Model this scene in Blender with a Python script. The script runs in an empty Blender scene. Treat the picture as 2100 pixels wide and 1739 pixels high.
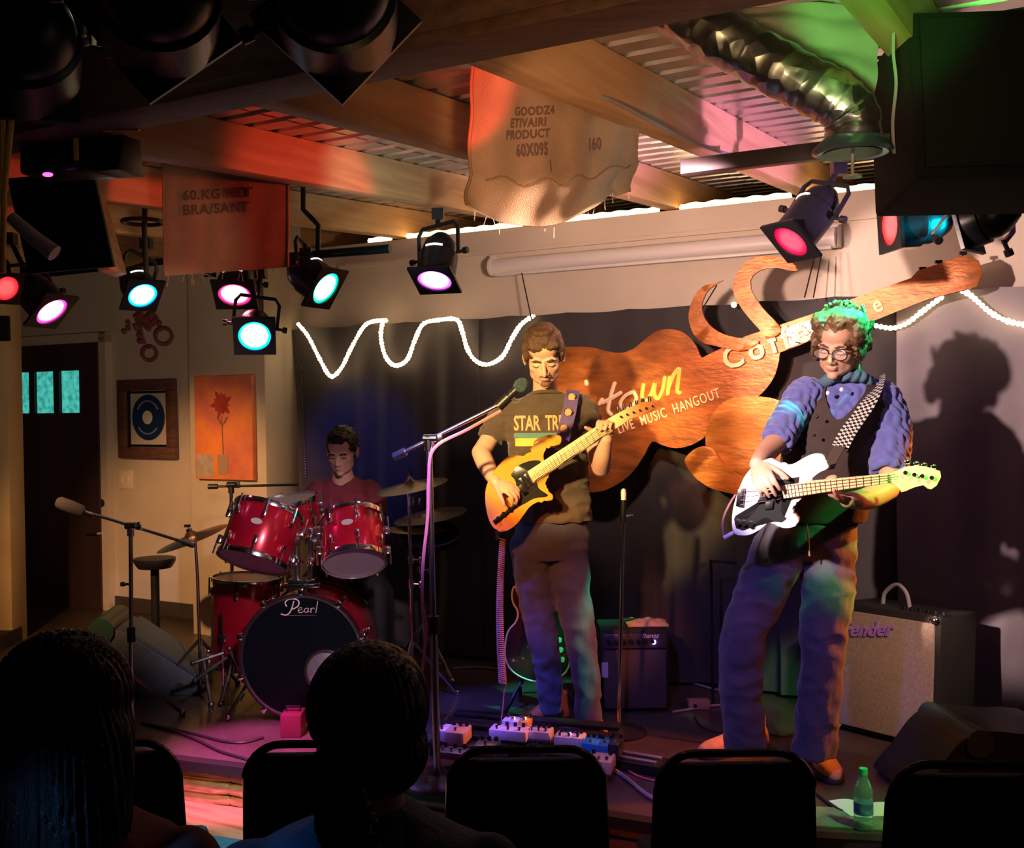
import bpy, bmesh, math, random
import numpy as np
from mathutils import Vector, Matrix, Quaternion, noise as mnoise
random.seed(7)
SC = bpy.context.scene
COL = SC.collection
PI = math.pi
# ------------------------------------------------------------------ camera
CAM_Z = 1.73
cd = bpy.data.cameras.new('camera'); cd.sensor_fit = 'HORIZONTAL'; cd.sensor_width = 36
cd.lens = 2200/2100*36; cd.clip_start = .05; cd.clip_end = 100
cam = bpy.data.objects.new('camera', cd); COL.objects.link(cam)
CM = Matrix.Translation((0,0,CAM_Z)) @ Matrix.Rotation(math.radians(89.0),4,'X') @ Matrix.Rotation(math.radians(-0.7),4,'Z')
cam.matrix_world = CM
SC.camera = cam
# ------------------------------------------------------------------ world, exposure
W = bpy.data.worlds.new('world'); SC.world = W; W.use_nodes = True
W.node_tree.nodes['Background'].inputs[0].default_value = (.30,.20,.26,1)
W.node_tree.nodes['Background'].inputs[1].default_value = .045
SC.view_settings.view_transform = 'Standard'
SC.view_settings.look = 'None'
SC.view_settings.exposure = 0.0
SC.view_settings.gamma = 1.0
SC.view_settings.use_curve_mapping = False
# ------------------------------------------------------------------ pixel helpers
def ray(px, py):
    return (CM.to_3x3() @ Vector(((px-1050)/2200, -(py-869.5)/2200, -1)))
def P(px, py, Y):
    d = ray(px, py); return Vector((0,0,CAM_Z)) + d*(Y/d.y)
WM_ = -0.57
def PW(px, py, a, m=WM_):
    d = ray(px, py); return Vector((0,0,CAM_Z)) + d*(a/(d.y-m*d.x))
def PZ(px, py, z):
    d = ray(px, py); return Vector((0,0,CAM_Z)) + d*((z-CAM_Z)/d.z)
U = Vector((1,WM_,0)).normalized()          # along the back wall, to the right
N = Vector((-WM_,1,0)).normalized()         # into the back wall
WANG = math.atan2(U.y, U.x)
def WP(a, u, n, z):                         # wall frame: plane a, u along, n into the wall
    return Vector((0,a,0)) + U*u + N*n + Vector((0,0,z))
# ------------------------------------------------------------------ lights
def spot(name, loc, target, color, power, size_deg=30, blend=.3, radius=.04, parent=None):
    l = bpy.data.lights.new(name,'SPOT'); l.color = color; l.energy = power
    l.spot_size = math.radians(size_deg); l.spot_blend = blend; l.shadow_soft_size = radius
    o = bpy.data.objects.new(name,l); COL.objects.link(o)
    d = Vector(target)-Vector(loc)
    M = Matrix.Translation(loc) @ d.to_track_quat('-Z','Y').to_matrix().to_4x4()
    if parent is not None:
        M = FR[parent].inverted() @ M
        o.parent = parent
    o.matrix_local = M
    return o
def area(name, loc, target, color, power, sx, sy):
    l = bpy.data.lights.new(name,'AREA'); l.color = color; l.energy = power
    l.shape='RECTANGLE'; l.size=sx; l.size_y=sy
    o = bpy.data.objects.new(name,l); COL.objects.link(o)
    d = Vector(target)-Vector(loc)
    o.matrix_world = Matrix.Translation(loc) @ d.to_track_quat('-Z','Y').to_matrix().to_4x4()
    return o
# stage spots; most have no housing, some are added to brighten single things
spot('key_guitarist',(-.88,2.25,2.28),(.10,4.5,1.66),(1,.64,.24),760,20,.4,.05)
spot('front_right',(-.55,2.25,2.28),(2.15,4.75,1.66),(1,.66,.56),620,36,.25,.035)
spot('wall_upper_fill',(.30,4.05,2.28),(.85,5.6,2.42),(1,.62,.48),90,112,.7,.05)  # added over the stage with no fixture, to brighten the upper wall
spot('front_bass_fill',(-.60,2.28,2.26),(.90,3.75,1.40),(1,.86,.82),330,8,.5,.03)  # extra narrow spot, added only to whiten the bass
spot('rim_orange',(2.42,4.12,1.95),(1.42,4.04,1.25),(1,.20,.015),380,36,.4,.05)
spot('green_top',(1.50,3.62,2.64),(1.24,3.93,2.09),(.02,1,.42),900,20,.4,.03)
spot('green_neck',(1.55,2.5,2.35),(1.33,3.61,1.46),(.08,1,.14),210,13,.5,.03)
spot('green_hip',(.35,2.6,2.3),(1.02,4.0,1.03),(.05,1,.45),40,6,.6,.03)
spot('green_cloth',(.25,1.0,2.0),(.98,2.75,2.76),(.05,1,.10),110,15,.4,.05)
spot('red_rafters',(.95,3.95,2.40),(-1.30,4.40,2.60),(1,.07,.035),110,30,.5,.05)
spot('violet_roof',(2.7,2.9,1.6),(1.40,4.0,2.85),(.80,.34,.85),520,38,.5,.05)
spot('roof_glint',(-.2,3.2,1.9),(-.5,4.9,2.85),(.85,1,.95),60,30,.6,.05)
spot('wall_wash',(-2.55,3.6,2.35),(-2.05,6.6,.70),(1,.48,.18),420,44,.7,.05)
spot('magenta_floor',(-1.22,3.62,2.45),(-1.12,4.42,.31),(1,.14,.60),1300,22,.8,.05)
spot('riser_orange',(-.35,1.75,2.3),(-1.15,4.10,.15),(1,.27,.05),340,20,.5,.05)
spot('cyan_floor',(-.75,2.6,2.2),(-1.05,3.75,.1),(.0,.70,1),330,30,.4,.05)
spot('blue_floor',(-.5,3.4,2.5),(-.15,4.80,.31),(.14,.12,1),420,22,.5,.05)
spot('drum_light',(.1,2.3,2.3),(-.95,5.0,1.0),(1,.72,.78),260,24,.5,.05)
spot('blue_drape',(-1.72,4.9,2.15),(-.9,6.4,1.45),(.05,.12,1),60,32,.7,.05)
spot('sign_orange',(-.30,2.3,2.28),(1.12,5.3,1.60),(1,.30,.05),250,18,.5,.05)
spot('rafter_warm',(.15,.5,1.8),(.60,3.4,2.85),(1,.66,.30),48,52,.8,.1)
spot('red_front_floor',(2.3,2.6,2.4),(1.0,4.0,.31),(1,.16,.05),70,44,.8,.05)
spot('green_edge',(1.9,2.6,2.4),(1.25,3.62,.31),(.1,1,.25),150,14,.5,.05)
spot('pier_wash',(-.9,3.1,1.7),(-2.3,6.4,1.9),(1,.68,.46),90,44,.8,.08)
spot('warm_waist',(-.5,2.3,2.2),(.18,4.5,1.05),(1,.26,.06),220,15,.6,.05)
spot('scarf_blue',(-1.0,1.25,1.35),(-.42,1.6,1.02),(.08,.35,1),9,26,.6,.03)
spot('amp_fill',(1.95,2.35,2.35),(1.60,4.45,.62),(1,.70,.50),190,17,.4,.05)  # added from the right to brighten the amplifier grille, no fixture there
spot('duct_glint',(.45,1.3,2.0),(.80,2.5,2.46),(1,.72,.55),16,16,.6,.05)  # added spot without a fixture, puts a glint on the duct elbow
spot('sack_red',(-.30,1.75,1.85),(-.14,2.98,2.58),(1,.03,.015),200,11,.15,.02)
spot('sack_left_fill',(-.7,2.9,2.05),(-1.33,4.3,2.40),(1,.52,.34),16,22,.6,.05)  # added soft spot that lifts the left sack out of the dark
spot('sack_fill',(.10,1.2,1.75),(.22,3.1,2.46),(1,.52,.30),105,24,.5,.05)  # added spot serving the middle sack alone
spot('violet_legs_fill',(.05,2.45,2.15),(.75,4.2,.62),(.28,.20,1),95,40,.6,.05)  # added blue cast for the jeans, no fixture built

# ------------------------------------------------------------------ objects
FR = {}
def thing(name, label, cat, loc=(0,0,0), rotz=0, group=None):
    o = bpy.data.objects.new(name, None); COL.objects.link(o)
    o.empty_display_size = .1
    o.location = loc; o.rotation_euler = (0,0,rotz)
    FR[o] = Matrix.Translation(loc) @ Matrix.Rotation(rotz,4,'Z')
    o['label'] = label; o['category'] = cat
    if group: o['group'] = group
    return o
def tag(o, label, cat, group=None):
    o['label'] = label; o['category'] = cat
    if group: o['group'] = group
    return o
def mesh_of(bm, name, angle=38):
    bmesh.ops.recalc_face_normals(bm, faces=bm.faces[:])
    me = bpy.data.meshes.new(name); bm.to_mesh(me); bm.free()
    for p in me.polygons: p.use_smooth = True
    me.set_sharp_from_angle(angle=math.radians(angle))
    return me
def obj(name, b, mat, parent=None, world=True, angle=38, label=None, kind=None):
    """b: MB or mesh; world=True: coordinates are world ones"""
    bm = b.bm if isinstance(b, MB) else b
    if isinstance(bm, bmesh.types.BMesh):
        if parent is not None and world:
            bm.transform(FR[parent].inverted())
        me = mesh_of(bm, name, angle)
    else:
        me = bm
        if parent is not None and world: me.transform(FR[parent].inverted())
    o = bpy.data.objects.new(name, me); COL.objects.link(o)
    mats = mat if isinstance(mat,(list,tuple)) else [mat]
    for m in mats:
        me.materials.append(m)
    if parent is not None:
        o.parent = parent; FR[o] = FR[parent]
    else: FR[o] = Matrix.Identity(4)
    if label: o['label'] = label
    if kind: o['kind'] = kind
    return o
def struct(name, b, mat, **k):
    o = obj(name, b, mat, **k); o['kind'] = 'structure'; return o
def copy_thing(t, M):
    """copy a thing and its parts; M moves the original's world frame"""
    def rec(o, par):
        c = o.copy(); COL.objects.link(c); c.parent = par
        for ch in [x for x in bpy.data.objects if x.parent == o]: rec(ch, c)
        return c
    kids = {}
    c = rec(t, None)
    F = M @ FR[t]
    c.matrix_world = F; FR[c] = F
    return c
def basis(z, up=(0,0,1)):
    z = Vector(z).normalized(); up = Vector(up)
    if abs(z.dot(up)) > .98: up = Vector((0,1,0))
    x = up.cross(z).normalized(); y = z.cross(x)
    return Matrix((x,y,z)).transposed()
def frame(o, z, up=(0,0,1)):
    return Matrix.Translation(o) @ basis(z, up).to_4x4()
class MB:
    def __init__(s): s.bm = bmesh.new(); s.mi = 0
    def _add(s, verts, faces):
        vs = [s.bm.verts.new(v) for v in verts]
        for f in faces:
            try:
                fc = s.bm.faces.new([vs[i] for i in f]); fc.material_index = s.mi
            except ValueError: pass
        return vs
    def box(s, c, size, M=None, bev=0):
        x,y,z = [q/2 for q in size]
        V = [Vector((a*x,b*y,d*z)) for a in (-1,1) for b in (-1,1) for d in (-1,1)]
        F = [(0,1,3,2),(4,6,7,5),(0,4,5,1),(2,3,7,6),(0,2,6,4),(1,5,7,3)]
        T = Matrix.Translation(c) if not isinstance(c, Matrix) else c
        if M is not None: T = T @ (M if len(M)==4 else M.to_4x4())
        vs = s._add([T@v for v in V], F)
        if bev:
            es = set(e for v in vs for e in v.link_edges)
            bmesh.ops.bevel(s.bm, geom=list(es)+vs, offset=bev, segments=2, affect='EDGES', profile=.5)
        return s
    def wbox(s, a, u0, u1, n0, n1, z0, z1, bev=0):
        c = WP(a,(u0+u1)/2,(n0+n1)/2,(z0+z1)/2)
        return s.box(c, (u1-u0,n1-n0,z1-z0), Matrix.Rotation(WANG,4,'Z'), bev)
    def cyl(s, p0, p1, r0, r1=None, n=16, cap=True):
        if r1 is None: r1 = r0
        p0=Vector(p0); p1=Vector(p1); B = basis(p1-p0)
        V=[]; F=[]
        for p,r in ((p0,r0),(p1,r1)):
            for i in range(n):
                a=2*PI*i/n; V.append(p + B@Vector((math.cos(a)*r,math.sin(a)*r,0)))
        for i in range(n): F.append((i,(i+1)%n,n+(i+1)%n,n+i))
        if cap: F.append(tuple(range(n))[::-1]); F.append(tuple(range(n,2*n)))
        s._add(V,F); return s
    def lathe(s, prof, M, n=24, closed=False):
        """prof: list (r, z); M: 4x4 frame, z axis = axis"""
        V=[];F=[]; k=len(prof)
        for r,z in prof:
            for i in range(n):
                a=2*PI*i/n; V.append(M@Vector((math.cos(a)*r,math.sin(a)*r,z)))
        for j in range(k-1 if not closed else k):
            j2=(j+1)%k
            for i in range(n):
                F.append((j*n+i,j*n+(i+1)%n,j2*n+(i+1)%n,j2*n+i))
        if not closed:
            if prof[0][0]>1e-6: F.append(tuple(range(n))[::-1])
            if prof[-1][0]>1e-6: F.append(tuple(range((k-1)*n,k*n)))
        s._add(V,F)
        bmesh.ops.remove_doubles(s.bm, verts=s.bm.verts[:], dist=1e-6)
        return s
    def tube(s, pts, r, n=8, closed=False):
        pts=[Vector(p) for p in pts]; k=len(pts)
        rs = r if isinstance(r,(list,tuple)) else [r]*k
        V=[];F=[]; prev=None
        for i,p in enumerate(pts):
            a = pts[(i-1)%k] if (closed or i>0) else p
            b = pts[(i+1)%k] if (closed or i<k-1) else p
            t=(b-a).normalized() if (b-a).length>1e-9 else Vector((0,0,1))
            if prev is None:
                B=basis(t); x=B.col[0]
            else:
                x=(prev - t*prev.dot(t))
                x = x.normalized() if x.length>1e-6 else basis(t).col[0]
            y=t.cross(x); prev=x
            for q in range(n):
                g=2*PI*q/n; V.append(p+x*math.cos(g)*rs[i]+y*math.sin(g)*rs[i])
        for i in range(k if closed else k-1):
            j=(i+1)%k
            for q in range(n): F.append((i*n+q,i*n+(q+1)%n,j*n+(q+1)%n,j*n+q))
        if not closed:
            F.append(tuple(range(n))[::-1]); F.append(tuple(range((k-1)*n,k*n)))
        s._add(V,F); return s
    def ell(s, c, rad, B=None, n=20, m=12):
        B = B if B is not None else Matrix.Identity(3)
        if len(B)==4: B=B.to_3x3()
        c=Vector(c); V=[];F=[]
        if not isinstance(rad,(tuple,list)): rad=(rad,)*3
        V.append(c+B@Vector((0,0,rad[2])))
        for j in range(1,m):
            t=PI*j/m
            for i in range(n):
                a=2*PI*i/n
                V.append(c+B@Vector((rad[0]*math.sin(t)*math.cos(a),rad[1]*math.sin(t)*math.sin(a),rad[2]*math.cos(t))))
        V.append(c+B@Vector((0,0,-rad[2])))
        for i in range(n): F.append((0,1+i,1+(i+1)%n))
        for j in range(m-2):
            for i in range(n): F.append((1+j*n+i,1+(j+1)*n+i,1+(j+1)*n+(i+1)%n,1+j*n+(i+1)%n))
        L=len(V)-1
        for i in range(n): F.append((L,1+(m-2)*n+(i+1)%n,1+(m-2)*n+i))
        s._add(V,F); return s
    def prism(s, pts2, M, t, bev=0, z0=0):
        """outline (x,y) in frame M, extruded z0..z0+t"""
        k=len(pts2)
        V=[M@Vector((x,y,z0)) for x,y in pts2]+[M@Vector((x,y,z0+t)) for x,y in pts2]
        vs=[s.bm.verts.new(v) for v in V]
        f1=s.bm.faces.new(vs[:k][::-1]); f2=s.bm.faces.new(vs[k:])
        fs=[f1,f2]
        for i in range(k): fs.append(s.bm.faces.new((vs[i],vs[(i+1)%k],vs[k+(i+1)%k],vs[k+i])))
        for f in fs: f.material_index=s.mi
        if bev:
            es=set(f1.edges)|set(f2.edges)
            r=bmesh.ops.bevel(s.bm, geom=list(es), offset=bev, segments=2, affect='EDGES', profile=.5)
        big=[f for f in s.bm.faces if len(f.verts)>6]
        if big: bmesh.ops.triangulate(s.bm, faces=big)
        return s
    def torus(s, M, R, r, n=32, m=8, a0=0, a1=2*PI, sx=1, sy=1):
        closed = abs(a1-a0-2*PI)<1e-6
        k = n if closed else n+1
        pts=[M@Vector((math.cos(a0+(a1-a0)*i/n)*R*sx,math.sin(a0+(a1-a0)*i/n)*R*sy,0)) for i in range(k)]
        return s.tube(pts, r, m, closed)
    def grid(s, fn, nu, nv, thick=None):
        V=[fn(i/nu,j/nv) for i in range(nu+1) for j in range(nv+1)]
        F=[(i*(nv+1)+j,(i+1)*(nv+1)+j,(i+1)*(nv+1)+j+1,i*(nv+1)+j+1) for i in range(nu) for j in range(nv)]
        vs=s._add(V,F)
        if thick:
            s.bm.normal_update()
            g=bmesh.ops.solidify(s.bm, geom=s.bm.faces[:], thickness=thick)
        return s
def smooth_path(pts, n=8, closed=False):
    """Catmull-Rom"""
    pts=[Vector(p) for p in pts]; k=len(pts); out=[]
    rng = range(k) if closed else range(k-1)
    for i in rng:
        g=lambda q: pts[q%k] if closed else pts[max(0,min(k-1,q))]
        a,b,c,d=g(i-1),g(i),g(i+1),g(i+2)
        for j in range(n):
            t=j/n
            out.append(.5*((2*b)+(-a+c)*t+(2*a-5*b+4*c-d)*t*t+(-a+3*b-3*c+d)*t**3))
    if not closed: out.append(pts[-1])
    return out
def sp2(pts, n=5, closed=True):
    return [(v.x,v.y) for v in smooth_path([(x,y,0) for x,y in pts], n, closed)]
def remesh(b, voxel=.006, smooth=4, decimate=None, name='m'):
    bm = b.bm if isinstance(b,MB) else b
    bmesh.ops.recalc_face_normals(bm, faces=bm.faces[:])
    me=bpy.data.meshes.new(name); bm.to_mesh(me); bm.free()
    o=bpy.data.objects.new('tmp',me); COL.objects.link(o)
    m=o.modifiers.new('r','REMESH'); m.mode='VOXEL'; m.voxel_size=voxel; m.adaptivity=0
    if smooth:
        m=o.modifiers.new('s','SMOOTH'); m.factor=.5; m.iterations=smooth
    if decimate:
        m=o.modifiers.new('d','DECIMATE'); m.ratio=decimate
    dg=bpy.context.evaluated_depsgraph_get(); dg.update()
    r=bpy.data.meshes.new_from_object(o.evaluated_get(dg))
    bpy.data.objects.remove(o)
    for p in r.polygons: p.use_smooth=True
    return r
def displace(me, fn):
    """fn(co, normal)->offset length"""
    n=len(me.vertices); co=np.empty(n*3); me.vertices.foreach_get('co',co); co=co.reshape(-1,3)
    no=np.empty(n*3); me.vertices.foreach_get('normal',no); no=no.reshape(-1,3)
    d=fn(co,no); co=co+no*d[:,None]
    me.vertices.foreach_set('co',co.ravel()); me.update()
    return me
def text_mesh(body, size, ext, M, spacing=1.0, font=None, shear=0, align='LEFT', bevel=0, offset=0, res=3):
    c=bpy.data.curves.new('t','FONT'); c.body=body; c.size=size; c.extrude=ext; c.space_character=spacing
    c.shear=shear; c.align_x=align; c.resolution_u=res; c.bevel_depth=bevel; c.offset=offset
    o=bpy.data.objects.new('t',c); COL.objects.link(o)
    dg=bpy.context.evaluated_depsgraph_get(); dg.update()
    me=bpy.data.meshes.new_from_object(o.evaluated_get(dg)); bpy.data.objects.remove(o)
    me.transform(M); return me
def join_meshes(ms):
    bm=bmesh.new()
    for m in ms: bm.from_mesh(m)
    return bm
# ------------------------------------------------------------------ materials
MATS={}
def mat(name, col, rough=.6, metal=0, noise=0, nscale=8, bump=0, bscale=40, spec=.5, emit=None, estr=1,
        trans=0, alpha=1, coat=0, stretch=(1,1,1), col2=None, sheen=0, ior=1.45):
    if name in MATS: return MATS[name]
    m=bpy.data.materials.new(name); m.use_nodes=True; nt=m.node_tree; b=nt.nodes['Principled BSDF']
    c=(*col,1)
    b.inputs['Base Color'].default_value=c; b.inputs['Roughness'].default_value=rough
    b.inputs['Metallic'].default_value=metal; b.inputs['Specular IOR Level'].default_value=spec
    b.inputs['Transmission Weight'].default_value=trans; b.inputs['Alpha'].default_value=alpha
    b.inputs['Coat Weight'].default_value=coat; b.inputs['Sheen Weight'].default_value=sheen
    b.inputs['IOR'].default_value=ior
    if emit:
        b.inputs['Emission Color'].default_value=(*emit,1); b.inputs['Emission Strength'].default_value=estr
    if noise or bump:
        tc=nt.nodes.new('ShaderNodeTexCoord'); mp=nt.nodes.new('ShaderNodeMapping')
        mp.inputs['Scale'].default_value=stretch
        nt.links.new(tc.outputs['Object'],mp.inputs[0])
    if noise:
        t=nt.nodes.new('ShaderNodeTexNoise'); t.inputs['Scale'].default_value=nscale; t.inputs['Detail'].default_value=5
        nt.links.new(mp.outputs[0],t.inputs[0])
        r=nt.nodes.new('ShaderNodeValToRGB')
        c2=col2 or tuple(max(0,x*(1-noise)) for x in col)
        r.color_ramp.elements[0].position=.32; r.color_ramp.elements[1].position=.68
        r.color_ramp.elements[0].color=(*c2,1); r.color_ramp.elements[1].color=c
        nt.links.new(t.outputs[0],r.inputs[0]); nt.links.new(r.outputs[0],b.inputs['Base Color'])
    if bump:
        t=nt.nodes.new('ShaderNodeTexNoise'); t.inputs['Scale'].default_value=bscale; t.inputs['Detail'].default_value=4
        nt.links.new(mp.outputs[0],t.inputs[0])
        bp=nt.nodes.new('ShaderNodeBump'); bp.inputs['Strength'].default_value=bump; bp.inputs['Distance'].default_value=.01
        nt.links.new(t.outputs[0],bp.inputs['Height']); nt.links.new(bp.outputs[0],b.inputs['Normal'])
    MATS[name]=m; return m
def lens_mat(name, rim, core, strength):
    """glowing gel: hot centre, coloured rim; object coordinates of a disc centred on its own origin"""
    m=bpy.data.materials.new(name); m.use_nodes=True; nt=m.node_tree; b=nt.nodes['Principled BSDF']
    b.inputs['Base Color'].default_value=(*[x*.5 for x in rim],1)
    b.inputs['Emission Strength'].default_value=strength
    uv=nt.nodes.new('ShaderNodeTexCoord'); g=nt.nodes.new('ShaderNodeVectorMath'); g.operation='DISTANCE'
    g.inputs[1].default_value=(.5,.5,0)
    nt.links.new(uv.outputs['UV'],g.inputs[0])
    r=nt.nodes.new('ShaderNodeValToRGB'); e=r.color_ramp.elements
    e[0].position=.24; e[0].color=(*core,1); e[1].position=.43; e[1].color=(*rim,1)
    nt.links.new(g.outputs['Value'],r.inputs[0]); nt.links.new(r.outputs[0],b.inputs['Emission Color'])
    return m
BLACK=mat('black_metal',(.012,.012,.014),.38,.2,bump=.1,bscale=90)
CHROME=mat('chrome',(.78,.78,.80),.14,1)
DKCHROME=mat('worn_chrome',(.5,.5,.52),.28,1)
RUBBER=mat('black_rubber',(.012,.012,.012),.7)

# ================================================================== ROOM
STG=.31
plaster=mat('plaster',(.60,.52,.44),.85,noise=.10,nscale=3,bump=.15,bscale=60)
plaster2=mat('plaster_side',(.55,.48,.38),.85,noise=.12,nscale=3,bump=.15,bscale=60)
ceilwood=mat('beam_dark_wood',(.13,.055,.03),.6,noise=.5,nscale=5,bump=.2,stretch=(1,8,8))
carpet=mat('teal_carpet',(.03,.13,.15),.95,noise=.3,nscale=60,bump=.5,bscale=300)
stage_m=mat('stage_black_paint',(.075,.055,.05),.36,noise=.45,nscale=3,bump=.12,bscale=30,coat=.15)
def wood_mat(name, c1, c2, rough=.55, scale=3, rot=WANG+PI/2, rings=12, knots=0):
    m=bpy.data.materials.new(name); m.use_nodes=True; nt=m.node_tree; b=nt.nodes['Principled BSDF']
    b.inputs['Roughness'].default_value=rough
    tc=nt.nodes.new('ShaderNodeTexCoord'); mp=nt.nodes.new('ShaderNodeMapping')
    mp.inputs['Rotation'].default_value=(0,0,-rot); mp.inputs['Scale'].default_value=(.35,4,4)
    nt.links.new(tc.outputs['Object'],mp.inputs[0])
    # mapping: rotate first needs TEXTURE order; use two nodes
    mp.inputs['Scale'].default_value=(1,1,1)
    mp2=nt.nodes.new('ShaderNodeMapping'); mp2.inputs['Scale'].default_value=(.5,7,7)
    nt.links.new(mp.outputs[0],mp2.inputs[0])
    t=nt.nodes.new('ShaderNodeTexNoise'); t.inputs['Scale'].default_value=scale; t.inputs['Detail'].default_value=6; t.inputs['Distortion'].default_value=.6
    nt.links.new(mp2.outputs[0],t.inputs[0])
    r=nt.nodes.new('ShaderNodeValToRGB'); e=r.color_ramp.elements
    e[0].position=.30; e[0].color=(*c2,1); e[1].position=.65; e[1].color=(*c1,1)
    nt.links.new(t.outputs[0],r.inputs[0])
    out=r.outputs[0]
    if knots:
        v=nt.nodes.new('ShaderNodeTexVoronoi'); v.inputs['Scale'].default_value=knots; v.inputs['Randomness'].default_value=1
        nt.links.new(mp.outputs[0],v.inputs[0])
        r2=nt.nodes.new('ShaderNodeValToRGB'); f=r2.color_ramp.elements
        f[0].position=.07; f[0].color=(.12,.05,.02,1); f[1].position=.11; f[1].color=(1,1,1,1)
        nt.links.new(v.outputs['Distance'],r2.inputs[0])
        mx=nt.nodes.new('ShaderNodeMix'); mx.data_type='RGBA'; mx.blend_type='MULTIPLY'; mx.inputs[0].default_value=1
        nt.links.new(out,mx.inputs[6]); nt.links.new(r2.outputs[0],mx.inputs[7]); out=mx.outputs[2]
    nt.links.new(out,b.inputs['Base Color'])
    bp=nt.nodes.new('ShaderNodeBump'); bp.inputs['Strength'].default_value=.15; bp.inputs['Distance'].default_value=.005
    nt.links.new(t.outputs[0],bp.inputs['Height']); nt.links.new(bp.outputs[0],b.inputs['Normal'])
    MATS[name]=m; return m
pine=wood_mat('pine_rafter',(.58,.36,.17),(.40,.22,.09),knots=2.6)
stepwood=wood_mat('step_wood',(.50,.24,.10),(.26,.10,.04),rot=WANG,rough=.3)
# floor of the room
b=MB(); b.box((0,3,-.05),(16,14,.1)); struct('floor',b,carpet)
# stage deck with a curved front edge
edge=[(-4.6,5.6),(-3.2,5.1),(-2.2,4.72)]
for px,py in ((321,1545),(420,1556),(516,1567),(700,1588),(900,1612),(1060,1632),(1218,1651),(1353,1688),(1500,1700),(1750,1709),(1900,1716),(2100,1722)):
    q=PZ(px,py,STG); edge.append((q.x,q.y))
edge+= [(edge[-1][0]+1.5,edge[-1][1]-.35)]
for _ in range(2): edge=[edge[0]]+[tuple((edge[i-1][k]+2*edge[i][k]+edge[i+1][k])/4 for k in (0,1)) for i in range(1,len(edge)-1)]+[edge[-1]]
edge=[(v.x,v.y) for v in smooth_path([(x,y,0) for x,y in edge],4)]
back=[(edge[-1][0]+.8,edge[-1][1]+3),(3.5,6.5),(-1,9.5),(-6,11),(-6,5.9)]
b=MB(); b.prism(edge+back,Matrix.Translation((0,0,STG-.035)),.035,bev=.008); stage=struct('floor_stage',b,stage_m)
stage.name='floor_stage'
# riser: stacked curved timber courses and a lower step, each its own piece
riser_m=mat('riser_varnished_timber',(.46,.23,.09),.22,noise=.55,nscale=9,bump=.6,bscale=14,coat=.5,stretch=(1,1,3))
step=struct('trim_1',MB().prism([(x+.02,y-.03+0*.0) for x,y in edge]+[(x+.02,y+.25) for x,y in edge[::-1]],Matrix.Translation((0,0,.0)),.08,bev=.01),stepwood)
step2=[]
def offs(pts,d):
    out=[]
    for i,(x,y) in enumerate(pts):
        a=pts[max(0,i-1)]; c=pts[min(len(pts)-1,i+1)]
        tx,ty=c[0]-a[0],c[1]-a[1]; l=math.hypot(tx,ty) or 1
        out.append((x+ty/l*d,y-tx/l*d))
    return out
bpy.data.objects.remove(step)
lo=offs(edge,.30); step=struct('trim_1',MB().prism(lo+[(x,y) for x,y in offs(edge,-.1)[::-1]],Matrix.Translation((0,0,.002)),.138,bev=.008),stepwood)
l2=offs(edge,.62); obj('carpet_apron',MB().prism(l2+lo[::-1],Matrix.Translation((0,0,.002)),.140,bev=.006),carpet,step)
for k in range(3):
    z0=.141+k*.045
    d=.03+.012*(k%2)-.004*k
    for s0 in range(0,len(edge)-1,9):
        seg=edge[s0:min(len(edge),s0+10)]
        if len(seg)<2: continue
        f=offs(seg,d); g=offs(seg,-.03)
        bb=MB(); bb.prism(f+g[::-1],Matrix.Translation((0,0,z0)),.042,bev=.013)
        obj('timber',bb,riser_m,step)
e2=offs(edge,.055); obj('edge_trim',MB().prism(e2+offs(edge,.0)[::-1],Matrix.Translation((0,0,STG-.04)),.042,bev=.006),mat('edge_black',(.015,.012,.012),.4),stage)
# walls ----------------------------------------------------------------
A=6.0; AC=5.6
PLATE=2.72
ucol0=(PW(390,900,AC)-Vector((0,AC,0))).dot(U); ucol1=(PW(545,900,AC)-Vector((0,AC,0))).dot(U)
b=MB(); b.wbox(A,-9,6,0,.14,0,PLATE); wall=struct('wall_back',b,plaster)
nAC=(A-AC)*N.y
b=MB(); b.wbox(A,ucol0-(A-AC)*U.y,ucol1-(A-AC)*U.y,-nAC,0.0,STG,PLATE+.3,bev=.004); struct('wall_pier',b,plaster2)
# shallow ledge line on the upper wall and skirting
b=MB(); b.wbox(A,-9,6,-.012,.0,STG,STG+.10); struct('baseboard_back',b,mat('skirting',(.05,.04,.035),.6))
b=MB(); b.wbox(A,-1.2,2.6,-.02,.0,2.58,2.60); struct('trim_2',b,plaster)
# partition at the far left, with its own dark skirting
p0=P(26,1320,6.5)
b=MB(); b.box((p0.x-1.0,6.5+.1,1.5),(2.0,.2,2.6),bev=.004)
part=struct('wall_left',b,mat('partition_tan',(.50,.38,.20),.85,noise=.15,nscale=3))
b=MB(); b.box((p0.x-1.0,6.49,STG+.045),(2.02,.24,.09)); struct('baseboard_left',b,mat('skirting2',(.01,.01,.01),.6))
b=MB(); c=P(8,674,6.48); b.box((c.x-.2,c.y,c.z),(.4+.07,.02,.15)); struct('trim_3',b,BLACK)
b=MB(); b.box((-5.2,3,1.5),(.15,12,3.2)); b.box((5.2,1,1.5),(.15,9,3.2)); struct('wall_side',b,plaster2)
b=MB(); b.box((0,-3.4,1.5),(10.6,.15,3.2)); struct('wall_front',b,plaster2)
# eave outside the wall: closes the gap above the plate
b=MB(); b.wbox(A,-9,6,1.30,1.4,2.0,3.4); b.wbox(A,-9,6,.14,1.4,2.40,2.45); struct('wall_eave',b,mat('dark_board',(.03,.02,.015),.8))
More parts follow.
